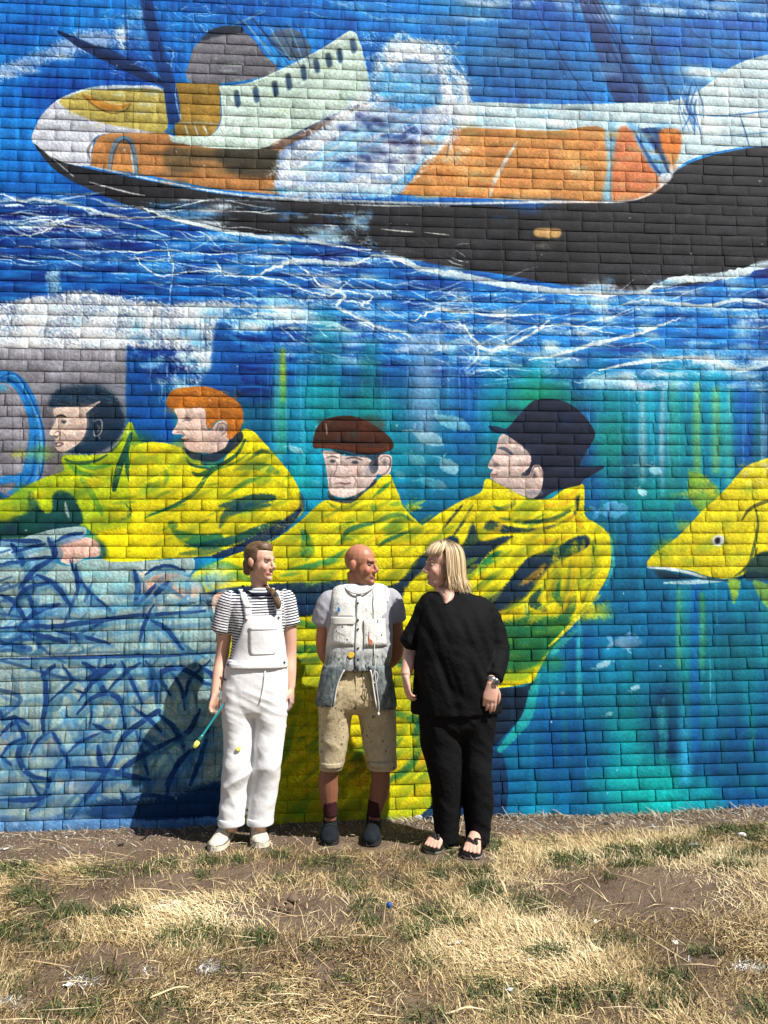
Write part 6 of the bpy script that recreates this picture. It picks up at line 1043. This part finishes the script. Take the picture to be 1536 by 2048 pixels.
for v_ in (1206, 1240, 1258, 1296, 1318): p = px(716.5, v_, Y-.14); button('button', (p.x, float(vf(p.x, p.z))-.011, p.z), .006, DARKM, vo)
patch('pocket', [(1236, 663, 710), (1262, 663, 709), (1292, 661, 708)], vf, Y-.13, .004, .004, COAT, vo, 8, 3, .006); patch('pocket', [(1238, 729, 772), (1266, 729, 773), (1294, 728, 776)], vf, Y-.13, .004, .004, COAT, vo, 8, 3, .006)
patch('pocket_flap', [(1234, 662, 711), (1244, 662, 711), (1249, 665, 708)], vf, Y-.14, .011, .005, PIPE, vo, 8, 3)
for (u0, u1, v0, v1) in ((728.5, 730, 1238, 1296), (748, 749.6, 1178, 1330), (690, 691.2, 1250, 1292)): patch('seam', [(v0, u0, u1), ((v0+v1)/2, u0+.6, u1+.6), (v1, u0, u1)], vf, Y-.14, .0085, .003, PIPE, vo, 1, 3)
sh2 = Loft([(1336, 662, 782, .128, 0), (1350, 652, 784, .13, 0), (1390, 644, 788, .13, 0), (1415, 641, 790, .115, .0), (1426, 650, 782, .08, .01)], Y, 2.4)
kl = Loft([(1370, 644, 714, .125, 0), (1410, 640, 709, .12, 0), (1450, 639, 702, .108, 0), (1490, 639, 695, .098, -.002), (1525, 639, 688, .090, -.004), (1539, 638, 686, .088, -.004)], Y, 2.2)
kr = Loft([(1370, 710, 786, .125, 0), (1410, 714, 789, .12, 0), (1450, 719, 791, .108, 0), (1490, 726, 792, .098, 0), (1525, 733, 793, .090, 0), (1537, 734, 793, .088, 0)], Y, 2.2)
KHAKI = paint_cloth('khaki_drill', (.52, .42, .25), ((.10, .11, .11), (.26, .24, .19), (.40, .36, .27)), .45, .95, .8, .5, ((.03, .035, .04), (.06, .07, .08), (.03, .035, .06)))
def fold2(P):
    z = P[:, 2]; cr = np.exp(-((z-float(px(712, 1400, Y)[2]))/.12)**2); return folds(P, .006, (6, 6, 13), 27, .5)+cr*folds(P, .009, (6, 6, 24), 29, -.9)
so_, P = fuse('shorts', [sh2.part(), kl.part(), kr.part()], .0068, 3, KHAKI, W2, fold2)
for L_, v0, a0, b0, n0 in ((kl, 1527, 638.5, 687.5, 0), (kr, 1525, 733, 793.5, 0)): patch('hem', [(v0, a0+3, b0-2), (v0+11, a0+3, b0-2)], lambda x, z, L_=L_: L_.front(x, max(z, float(L_.S[0, 0]))), Y-.09, .004, .005, KHAKI, so_, 10, 2)
patch('fly_seam', [(1340, 709, 712), (1370, 711, 713.5), (1412, 711, 713)], lambda x, z: sh2.front(x, z), Y-.12, .002, .007, KHAKI, so_, 2)
hipf = lambda x, z: min(float(np.interp(z, sh2.S[:, 0], sh2.S[:, 4]-sh2.S[:, 3])), float(sh2.front(x, z)))
def hang(L_): return lambda x, z: float(L_.front(x, z)) if z > float(sh2.S[0, 0]) else float(L_.front(x, z))
wide = Loft([(1330, 640, 786, .142, 0), (1360, 632, 790, .14, 0), (1400, 622, 800, .135, 0), (1425, 622, 802, .13, 0)], Y, 2.6)
wf = lambda x, z: wide.front(x, z)
fl = patch('pouch', [(1331, 646, 692), (1345, 642, 686), (1365, 638, 677), (1390, 633, 671), (1408, 630, 668), (1414, 634, 666)], wf, Y-.13, .006, .012, POUCH, vo, 10, 3, .014)
fr_ = patch('pouch', [(1331, 736, 781), (1345, 742, 784), (1365, 745, 788), (1390, 750, 792), (1410, 753, 795), (1420, 756, 792)], wf, Y-.13, .006, .012, POUCH, vo, 10, 3, .014)
patch('binding', [(1339, 687, 690), (1352, 680, 683), (1375, 672, 675), (1412, 666, 669)], wf, Y-.14, .02, .005, PIPE, vo, 2); patch('binding', [(1339, 739, 742), (1352, 742, 745), (1375, 745, 748), (1418, 752, 755)], wf, Y-.14, .02, .005, PIPE, vo, 2)
cpts = [px(u_, v_, Y-.19) for u_, v_ in ((749, 1300), (750, 1336), (745, 1358), (752, 1366), (756, 1350), (750, 1344), (754, 1380), (758, 1412), (757, 1428))]
co = raw('drawstring', [limb(cpts, [.0022]*9, 4, 6)], PIPE, vo); raw('cord_end', [ellipsoid(tuple(cpts[-1]), (.007, .006, .01), None, 8, 6)], PIPE, co)
for (u0, v0, u1, v1, c_, nm) in ((694, 1304, 710, 1316, (.66, .42, .04), 'yellow'), (735, 1253, 747, 1292, (.45, .13, .06), 'rust'), (674, 1214, 682, 1226, (.04, .2, .5), 'blue'), (694, 1238, 707, 1248, (.04, .2, .5), 'blue')):
    kk = N(nm+'_splash'); kk.col(kk.mix(kk.noise(55, 3, kk.pos()), tuple(q*.75 for q in c_), c_)); r_ = np.random.RandomState(int(u0)); rows = [(v0+(v1-v0)*t, u0+(u1-u0)*(.25*abs(2*t-1)**2)+r_.rand()*2, u1-(u1-u0)*(.3*abs(2*t-1)**2)-r_.rand()*3) for t in np.linspace(0, 1, 6)]
    patch('paint_splash', rows, vf, Y-.14, .0098 if v0 < 1300 else .006, .0014, kk.m, vo, 5, 2)
patch('paint_splash', [(1210, 699, 705), (1222, 688, 705), (1234, 672, 710)], vf, Y-.14, .006, .0012, PIPE, vo, 6, 3)
SOCK = cloth('maroon_wool', (.035, .012, .014), .9).m; BOOT = plain('dusty_leather', (.011, .014, .018), .8, .6, 24, .3, .06); BSOLE = plain('boot_sole', (.018, .018, .018), .8)
def boot(toe, heel, ank, lean):
    toe = Vector(toe); heel = Vector(heel); d = toe-heel; d.z = 0; L = d.length; d.normalize(); s = d.cross(UP); ank = Vector(ank)+UP*.045
    up = [(.0, .034, .09), (.12, .041, .10), (.3, .043, .10), (.5, .046, .085), (.68, .051, .068), (.84, .050, .060), (.95, .042, .052), (1., .03, .04)]
    b, P = fuse('boot', [shoe_parts(heel, toe, 1, 1, up), limb([heel+d*(.25*L)+UP*.05, heel+d*(.22*L)+UP*.10, ank], [(.043, .052), (.042, .05), (.040, .048)], 4, 16, d)], .0042, 3, BOOT, W2, lambda P: .0025*vn3(P*60, 3), .049)
    so = [(0, .026), (.06, .037), (.25, .041), (.45, .043), (.65, .051), (.84, .0505), (.95, .04), (1.01, .02)]; raw('sole', [sole_parts(heel, toe, so, 0, .022, .004)], BSOLE, b, False)
    for i in range(5):
        t = .6-.07*i; z = np.interp(t, [q[0] for q in up], [q[2] for q in up])+.004; c = heel+d*(L*t); raw('lace', [limb([c-s*.024+UP*(z-.006), c+UP*(z+.002), c+s*.024+UP*(z-.006)], [.003]*3, 3, 6)], BSOLE, b)
    lv = Vector((lean, 0, 0)); raw('sock', [limb([ank-UP*.02, ank+UP*.02+lv*.4, ank+UP*.060+lv], [(.040, .044), (.0415, .0445), (.0435, .046)], 4, 16, d)], SOCK, W2)
    for q in (-1, 1): raw('eyelet', [ellipsoid(tuple(heel+d*(L*.42)+s*(.018*q)+UP*.105), (.004, .004, .004), None, 8, 6)], PIPE, b)
t_, h_ = g(658, 1692), g(661, 1664); boot(t_, t_+(h_-t_).normalized()*.28, px(661, 1640, Y+.01), -.006); t_, h_ = g(741, 1692), g(748, 1664); boot(t_, t_+(h_-t_).normalized()*.28, px(748, 1640, Y+.01), .012)

# ---------------------------------------------------------------- woman in black
Y = -.60; W3 = empty('person', (float(survey(905, 1706, z=.045)[0]), -.60, .045))
tag(W3, 'woman with blonde bobbed hair dressed all in black, in flip-flops', 'person')
h3 = px(884, 1130, Y); M3 = Matrix.Translation(h3) @ Matrix.Rotation(R(-78), 4, 'Z') @ Matrix.Rotation(R(2), 4, 'X'); s3 = .97
neck3 = px(893, 1186, Y+.02); sl, sr = px(862, 1214, Y+.01), px(962, 1220, Y+.03); el, er = px(823, 1300, Y+.03), px(995, 1306, Y-.0); wl, wr = px(811, 1352, Y-.06), px(983, 1366, Y-.165)
tors3 = [(1172, 876, 916, .06, .02), (1184, 860, 940, .085, .02), (1200, 850, 966, .115, .01), (1230, 841, 980, .145, -.01), (1265, 836, 982, .165, -.025), (1310, 833, 984, .172, -.02), (1360, 828, 990, .172, -.01), (1400, 824, 998, .168, 0), (1424, 822, 1003, .16, 0)]
bp = head_parts(M3, s3, True)+[limb([h3+Vector((.02, .03, -.04)), h3+Vector((.016, .03, -.11)), neck3+Vector((0, .015, 0)), neck3+Vector((0, .02, -.06))], [.056, .058, .066, .08]), ellipsoid((0, -.03, -.095), (.045, .05, .035), M3), Loft(tors3, Y, 2.3, -.025).part()]
bp += [limb([sl, (sl+el)/2, el, (el+wl)/2, wl], [.055, .05, .042, .038, .027]), limb([sr, (sr+er)/2, er, (er+wr)/2, wr], [.06, .055, .046, .04, .029])]
bp += hand_parts(wl, (.12, -.12, -1), (.85, .2, -.1), .98, (.35, .45, .5, .6), thumb=-1, spread=.2); bp += hand_parts(wr, (-.14, -.06, -1), (.1, .95, .1), 1.02, (.22, .22, .3, .42), thumb=1, thumb_in=.4)
vz = Loft([(1176, 868, 912, .075, .01), (1190, 872, 912, .108, .01), (1200, 876, 904, .1262, .008), (1207, 879, 889, .134, .004)], Y, 2.1); bp.append(vz.part())
def foot(toe, heel, ank):
    toe = Vector(toe); heel = Vector(heel); d = toe-heel; d.z = 0; L = d.length; d.normalize(); s = d.cross(UP); z = UP*.022; out = []
    prof = [(.0, .028, .06), (.15, .033, .075), (.35, .034, .075), (.55, .041, .055), (.72, .046, .040), (.8, .044, .03)]
    out.append(tube([heel+d*(L*t)+z+UP*(h*.5) for t, a, h in prof], [(a, h*.5) for t, a, h in prof], 14, flat=UP)); out.append(limb([heel+d*(.22*L)+UP*.07, Vector(ank)], [.042, .042]))
    for i, (o_, l_, r_) in enumerate(((-.034, .99, .0125), (-.014, 1.0, .0095), (.004, .975, .009), (.021, .94, .0085), (.035, .9, .0085))):
        out.append((d, s, o_, l_, r_, heel, L, z))
    return out
FT = []
for (t2, h2_, a2, flip) in ((g(862, 1706), g(890, 1676), px(892, 1672, Y), 1), (g(942, 1717), g(956, 1680), px(957, 1676, Y-.02), 1)):
    h2_ = t2+(h2_-t2).normalized()*.235; q = foot(t2, h2_, a2); bp += q[:2]; FT.append((t2, h2_))
    for (d, s, o_, l_, r_, he, L, z) in q[2:]:
        base = he+d*(L*.74)+s*(o_*flip)+z+UP*.014; end = he+d*(L*l_)+s*(o_*1.12*flip)+z+UP*(.006); bp.append(limb([base, base*.45+end*.55+UP*.004, end], [r_*1.05, r_, r_*.9], 3, 8))
for (u0, v0, u1, v1) in ((895, 1560, 893, 1676), (955, 1560, 957, 1676)): bp.append(limb([px(u0, 1450, Y), px(u0, v0, Y), px(u1, v1, Y)], [.08, .055, .04]))
body, P = fuse('body', bp, .0042, 4, SKIN, W3); C = skin_cols(P, (.58, .335, .255), 13); paint_head(P, C, M3, s3, (.45, .13, .11), (.28, .18, .10), (.58, .24, .19)); tint(body, C); eyes(M3, s3, W3, (.04, .05, .06), .42)
BLACK = cloth('black_jersey', (.006, .006, .007), .8, .2, 900, .45, 12).m
top3 = Loft([(1183, 866, 934, .080, .02)]+tors3[2:], Y, 2.25, .004); cuffL, cuffR = px(821, 1290, Y+.02), px(987, 1356, Y-.145)
def fold3(P):
    dz = np.exp(-((P[:, 2]-float(px(900, 1330, Y)[2]))/.28)**2); Q = P*np.array((26, 10, 3.2)); Q[:, 0] += P[:, 2]*9
    arm = (P[:, 0] > float(px(975, 1300, Y)[0]))*1.; return vn3(Q, 33)*.03*dz*(1-arm)+folds(P, .004, (10, 10, 14), 35, .4)+arm*.008*vn3(P*np.array((8, 8, 46)), 38)
fuse('black_top', [top3.part(), limb([sl+Vector((.03, 0, .02)), sl, (sl+el)/2+Vector((-.012, 0, 0)), cuffL], [.07, .082, .072, .064]), limb([sr+Vector((-.08, 0, .035)), sr+Vector((-.005, 0, -.01)), px(983, 1262, Y+.03), er+Vector((-.004, 0, 0)), px(993, 1335, Y-.085), cuffR], [.06, .085, .084, .074, .060, .05])], .0068, 3, BLACK, W3, fold3)
tl3 = Loft([(1400, 838, 918, .14, 0), (1450, 838, 922, .13, 0), (1500, 844, 926, .115, 0), (1550, 858, 924, .10, -.01), (1600, 864, 922, .09, 0), (1650, 868, 918, .08, .005), (1682, 871, 914, .075, .0)], Y, 2.1)
tr3 = Loft([(1400, 910, 994, .14, 0), (1450, 914, 990, .13, 0), (1500, 918, 984, .115, 0), (1550, 922, 982, .105, -.015), (1600, 926, 986, .098, -.01), (1650, 930, 982, .086, 0), (1684, 934, 978, .078, -.01)], Y, 2.1)
hip3 = Loft([(1380, 840, 990, .15, 0), (1420, 838, 992, .15, 0), (1455, 842, 988, .13, 0), (1480, 850, 980, .08, .02)], Y, 2.3)
fuse('black_trousers', [hip3.part(), tl3.part(), tr3.part()], .0068, 3, BLACK, W3, lambda P: folds(P, .005, (8, 8, 16), 45, .8))
# watch
wv = (wr-er).normalized(); wc = wr-wv*.012; a_ = wv.cross(Vector((0, -1, 0))).normalized(); b_ = a_.cross(wv); WS = plain('steel', (.55, .53, .50), .25, .1, 60, 0, .5, .9)
wa = raw('watch', [tube([wc-wv*.008, wc+wv*.008], [.0335, .0335], 22)], WS, W3); ct_ = wc+Vector((.016, -.030, .0))
raw('dial', [tube([ct_, ct_+Vector((.003, -.006, .001)), ct_+Vector((.0035, -.008, .001))], [.016, .0155, .013], 18)], DARKM, wa); raw('bezel', [limb([ct_+Vector((math.cos(t)*.016, -.005, math.sin(t)*.016)) for t in np.linspace(0, 6.283, 15)], [.0025]*15, 2, 7)], WS, wa)
# flip-flops
STRAP = plain('black_strap', (.012, .012, .013), .45)
for (t2, h2_) in FT:
    d = t2-h2_; d.z = 0; L = d.length; d.normalize(); s = d.cross(UP); so = [(-.03, .02), (.03, .033), (.25, .036), (.45, .038), (.65, .049), (.8, .052), (.93, .045), (1.03, .022)]
    sd = raw('flip_flop', [sole_parts(h2_, t2, so, .002, .022, .002)], STRAP, W3, False); raw('sole', [sole_parts(h2_, t2, so, 0, .0085, .003)], plain('foam', (.20, .19, .18), .8), sd, False); f_ = lambda t, o, z: h2_+d*(L*t)+s*o+UP*z
    for q in (-1, 1): raw('strap', [limb([f_(.42, .041*q, .022), f_(.50, .036*q, .058), f_(.66, .018*q, .075), f_(.78, -.022+.006*q, .058)], [(.010, .004), (.011, .004), (.010, .004), (.006, .004)], 5, 8, UP)], STRAP, sd)
    raw('toe_post', [limb([f_(.77, -.022, .06), f_(.80, -.024, .022)], [.005, .004], 3, 8)], STRAP, sd)
# blonde bob: scalp cap, then many locks combed down over it
k = N('blonde_hair'); a = k.attr('tint'); k.col(a.outputs['Color']); k.set(Roughness=.36); k.nor(k.bump(k.noise(1., 3, k.mapping(k.pos(), (300, 300, 30))), .4, .003)); BLON = k.m
E3 = lambda c, r: ellipsoid([q*s3 for q in c], [q*s3 for q in r], M3)
hr_ = np.random.RandomState(9); LV, LF, LC = [], [], []
def lock(pts, r, c0, c1):
    V, F = tube(smooth_pts(pts, 4), [r*x for x in np.interp(np.linspace(0, 1, (len(pts)-1)*4+1), [0, .15, .7, 1], [.7, 1, .9, .2])], 6); b = len(LV); n = len(V)
    LV.extend(V); LF.extend([tuple(i+b for i in f) for f in F]); t = np.minimum(np.arange(n)/6/((n-2)/6), 1); 
    for q in t: LC.append(tuple(np.array(c0)*(1-min(q*2.6, 1))+np.array(c1)*min(q*2.6, 1)))
def sc(th, ph, r=1.): return Vector((.083*math.sin(th)*math.cos(ph)*r*s3, (.018+.100*math.sin(th)*math.sin(ph)*r)*s3, (.040+.094*math.cos(th)*r)*s3))
for i in range(760):
    ph = hr_.uniform(-math.pi, math.pi); front = math.sin(ph) < -.22
    if front and hr_.rand() < .3: continue
    o_ = hr_.uniform(.98, 1.10)+.10*(hr_.rand() < .06); th0 = hr_.uniform(.05, .35); p0 = sc(th0, ph+hr_.randn()*.3, o_); fr = max(0, -math.sin(ph))
    if front: end = sc(1.32, ph*.8-.3, o_*1.02); pts = [p0, sc(.7, ph, o_*1.03), sc(1.1, ph-.1, o_*1.06), end+Vector((hr_.randn()*.004, -.006, hr_.uniform(-.012, .004)))]
    else:
        low = -.125-.04*hr_.rand()-.028*(math.sin(ph) > .3); m1 = sc(.95, ph, o_*1.03); m2 = sc(1.57, ph, o_*1.05); e_ = Vector((m2.x*(.92+.26*hr_.rand()), m2.y*(.90+.28*hr_.rand())+.012*(math.sin(ph) > 0), low*s3)); m3 = (m2+e_)*.5; m3 = Vector((m2.x*1.03, m2.y*1.02, m3.z)); pts = [p0, m1, m2, m3, e_+Vector((hr_.randn()*.010, hr_.randn()*.010, hr_.randn()*.008))]
    light = hr_.rand(); c1 = np.array((.56, .42, .25))*(.6+.75*light)+np.array((.16, .15, .12))*light*.8; c0 = np.array((.12, .085, .05))*(.6+.9*hr_.rand()) if hr_.rand() < .6 else c1*.7
    lock([M3 @ q for q in pts], hr_.uniform(.0018, .0042), c0, c1)
cap, P = fuse('hair', [E3((0, .030, .046), (.080, .092, .086)), E3((0, -.02, .082), (.066, .064, .042)), E3((0, .075, -.03), (.062, .045, .075)), E3((.055, .03, -.02), (.026, .055, .075)), E3((-.055, .03, -.02), (.026, .055, .075))], .006, 3, BLON, W3); tint(cap, np.tile(np.array((.26, .17, .085)), (len(P), 1)))
me = bpy.data.meshes.new('lock'); me.from_pydata(LV, [], LF); me.polygons.foreach_set('use_smooth', np.ones(len(me.polygons), bool)); lo = link('locks', me, BLON, cap); lo['kind'] = 'stuff'; tint(lo, np.array(LC))
# ---------------------------------------------------------------- small things on the ground
def spot(u_, v_): p = ground_pt(u_, v_); return Vector((p[0], p[1], float(ground_z(p[0], p[1]))))
p = spot(870, 1692); D = empty('dandelion', tuple(p)); tag(D, 'single small yellow dandelion growing by the left flip-flop', 'flower'); gs = plain('stem_green', (.06, .10, .03), .6); yl = plain('petal_yellow', (.75, .52, .03), .6)
raw('stem', [limb([p-UP*.005, p+Vector((.004, -.004, .03)), p+Vector((.006, -.01, .055))], [.0018]*3, 3, 6)], gs, D); c = p+Vector((.006, -.01, .057))
for i in range(12):
    a = i*math.pi/6; q = Vector((math.cos(a), math.sin(a)*.9, .25)); raw('petal', [tube([c, c+q*.008, c+q*.014], [(.002, .001), (.003, .001), (.001, .0005)], 6, UP)], yl, D)
p = spot(778, 1814); o = raw('bottle_cap', [tube([p+UP*.004, p+Vector((.001, .004, .018))], [.013, .012], 18)], plain('blue_plastic', (.01, .06, .30), .35), None); tag(o, 'small blue plastic cap lying in the dry grass', 'bottle cap')
def stone(u_, v_, r, c, name, label, cat, sq=.6, seed=0, group=None):
    p = spot(u_, v_); o, P = fuse(name, [ellipsoid((p.x, p.y, p.z+r*sq*.45), (r, r*.8, r*sq))], r*.13, 1, plain(name+'_face', c, .85, .2, 60, .3), None, lambda P: r*.35*vn3(P/r*1.6, seed)); return tag(o, label, cat, group)
stone(1484, 1676, .026, (.55, .55, .52), 'stone', 'pale grey stone in green grass near the right edge of the photo', 'stone', .6, 1)
stone(545, 1666, .022, (.42, .38, .30), 'stone', 'flat buff stone in the shade between the white canvas boots', 'stone', .3, 2); stone(836, 1640, .03, (.33, .33, .33), 'stone', 'grey rubble lump at the foot of the wall left of the woman in black', 'stone', .7, 3)
stone(1350, 1890, .013, (.7, .7, .68), 'pebble', 'small white pebble lying in straw below the right bare patch', 'stone', .6, 4); stone(868, 1648, .018, (.45, .48, .48), 'stone', 'pale stone by the black trouser leg at the wall foot', 'stone', .6, 5)
stone(1060, 1925, .012, (.62, .62, .60), 'stone_chip', 'pale chip under the straw at lower right of centre', 'stone', .5, 6)
def leaf(u_, v_, L, az, c, label, seed):
    r = np.random.RandomState(seed); p = spot(u_, v_); V = []; n = 7
    for i in range(n):
        t = i/(n-1); w_ = L*.26*math.sin(math.pi*min(t*.93+.05, 1)); x = (t-.5)*L; zz = .006+.02*L*10*(t-.5)**2+r.rand()*.002
        for q in (-1, -.5, 0, .5, 1): V.append((x, q*w_, zz+abs(q)*w_*(.35+.25*r.rand())))
    F = [(i*5+j, i*5+j+1, i*5+j+6, i*5+j+5) for i in range(n-1) for j in range(4)]; F += []
    M = Matrix.Translation(p) @ Matrix.Rotation(az, 4, 'Z'); V = [tuple(M @ Vector(v)) for v in V]; top = len(V); V2 = [(v[0], v[1], v[2]-.0008) for v in V]; per = [j for j in range(5)]+[i*5+4 for i in range(1, n)]+[(n-1)*5+j for j in range(3, -1, -1)]+[i*5 for i in range(n-2, 0, -1)]
    F2 = [tuple(q+top for q in f[::-1]) for f in F]; S_ = [(per[i], per[(i+1) % len(per)], per[(i+1) % len(per)]+top, per[i]+top) for i in range(len(per))]
    o = raw('dry_leaf', [(V+V2, F+F2+S_)], plain('leaf_brown', c, .7, .3, 60), None); tag(o, label, 'leaf', 'dry leaves under the wall')
leaf(1126, 1645, .075, .3, (.07, .05, .035), 'dark curled leaf on the soil right of the woman in black', 1); leaf(1218, 1650, .07, -.2, (.05, .04, .03), 'long dark leaf below the turquoise paint at the wall foot', 2); leaf(1040, 1668, .045, .8, (.16, .08, .04), 'reddish brown leaf on the soil nearest the woman in black', 3); leaf(1390, 1698, .08, .1, (.14, .13, .12), 'grey leaf among green tufts at the right', 4); leaf(1258, 1659, .05, 1., (.09, .06, .04), 'small brown leaf beside a yellow petal near the wall', 5); leaf(242, 1690, .05, .5, (.06, .045, .035), 'brown leaf on the soil in the striped-shirt woman\'s shadow', 6)
def scrap(u_, v_, L, W_, az, c, name, label, cat, seed):
    r = np.random.RandomState(seed); p = spot(u_, v_)+UP*.012; M = Matrix.Translation(p) @ Matrix.Rotation(az, 4, 'Z') @ Matrix.Rotation(r.uniform(-.3, .3), 4, 'X'); n = 6; V = []
    for z in (0, -.0015):
        for i in range(n+1):
            for j in range(4): V.append(tuple(M @ Vector(((i/n-.5)*L+r.randn()*.001, (j/3-.5)*W_*(.7+.5*r.rand()), z+.004*math.sin(i*1.3+j)))))
    W4 = 4; B_ = (n+1)*4; F = []
    for i in range(n):
        for j in range(3): a = i*4+j; F.append((a, a+4, a+5, a+1)); F.append((B_+a, B_+a+1, B_+a+5, B_+a+4))
    for i in range(n): F.append((i*4, B_+i*4, B_+i*4+4, i*4+4)); F.append((i*4+3, i*4+7, B_+i*4+7, B_+i*4+3))
    for j in range(3): F.append((j, j+1, B_+j+1, B_+j)); a = n*4+j; F.append((a, B_+a, B_+a+1, a+1))
    o = raw(name, [(V, F)], plain(name+'_face', c, .7, .1, 40), None); tag(o, label, cat)
scrap(1190, 1853, .03, .012, 1.2, (.7, .69, .64), 'paper_scrap', 'upright pale paper scrap in the straw under the right bare patch', 'litter', 1); scrap(1018, 1992, .035, .014, .3, (.42, .42, .40), 'card_scrap', 'grey card scrap among straw near the bottom edge', 'litter', 2); scrap(134, 1983, .03, .016, .4, (.8, .8, .78), 'paper_scrap', 'white paper scrap in the straw at lower left', 'litter', 3); scrap(912, 1893, .07, .006, .35, (.62, .56, .44), 'wood_splinter', 'pale flat splinter of wood in the straw below the flip-flops', 'litter', 4); scrap(8, 1701, .05, .016, .1, (.75, .74, .72), 'plastic_scrap', 'white plastic scrap on the soil at the far left under the wall', 'litter', 5)
p = spot(572, 1806)
cl_ = np.random.RandomState(4)
for i, (du, dv, r_) in enumerate(((14, -6, .028), (6, 8, .02), (-14, 4, .018))): stone(572+du, 1808+dv, r_, (.13, .09, .062), 'soil_clod', ['large dark clod at the rim of the hole in the bare soil', 'middle clod below the hole in the bare soil', 'smallest clod left of the hole in the bare soil'][i], 'clod', .6, 20+i)
def branch(u0, v0, u1, v1, r, c, label, seed):
    rr = np.random.RandomState(seed); a, b = spot(u0, v0)+UP*.012, spot(u1, v1)+UP*.012; m_ = (a+b)/2+Vector((rr.randn()*.01, rr.randn()*.01, .012)); o = raw('twig', [limb([a, a*.6+m_*.4, m_, b], [r, r*.9, r*.8, r*.5], 4, 7)], plain('twig_bark', c, .8, .2, 60), None); tag(o, label, 'twig')
branch(78, 1684, 150, 1702, .004, (.36, .27, .16), 'straw-coloured twig on the bare soil at the far left', 1); branch(1000, 1640, 1050, 1636, .004, (.2, .15, .1), 'brown twig along the wall foot right of the woman in black', 2); branch(300, 2006, 378, 1984, .0035, (.6, .48, .28), 'long pale stalk lying near the bottom left of centre', 3); branch(892, 2036, 980, 2030, .0035, (.62, .5, .3), 'long pale stalk at the bottom edge', 4)
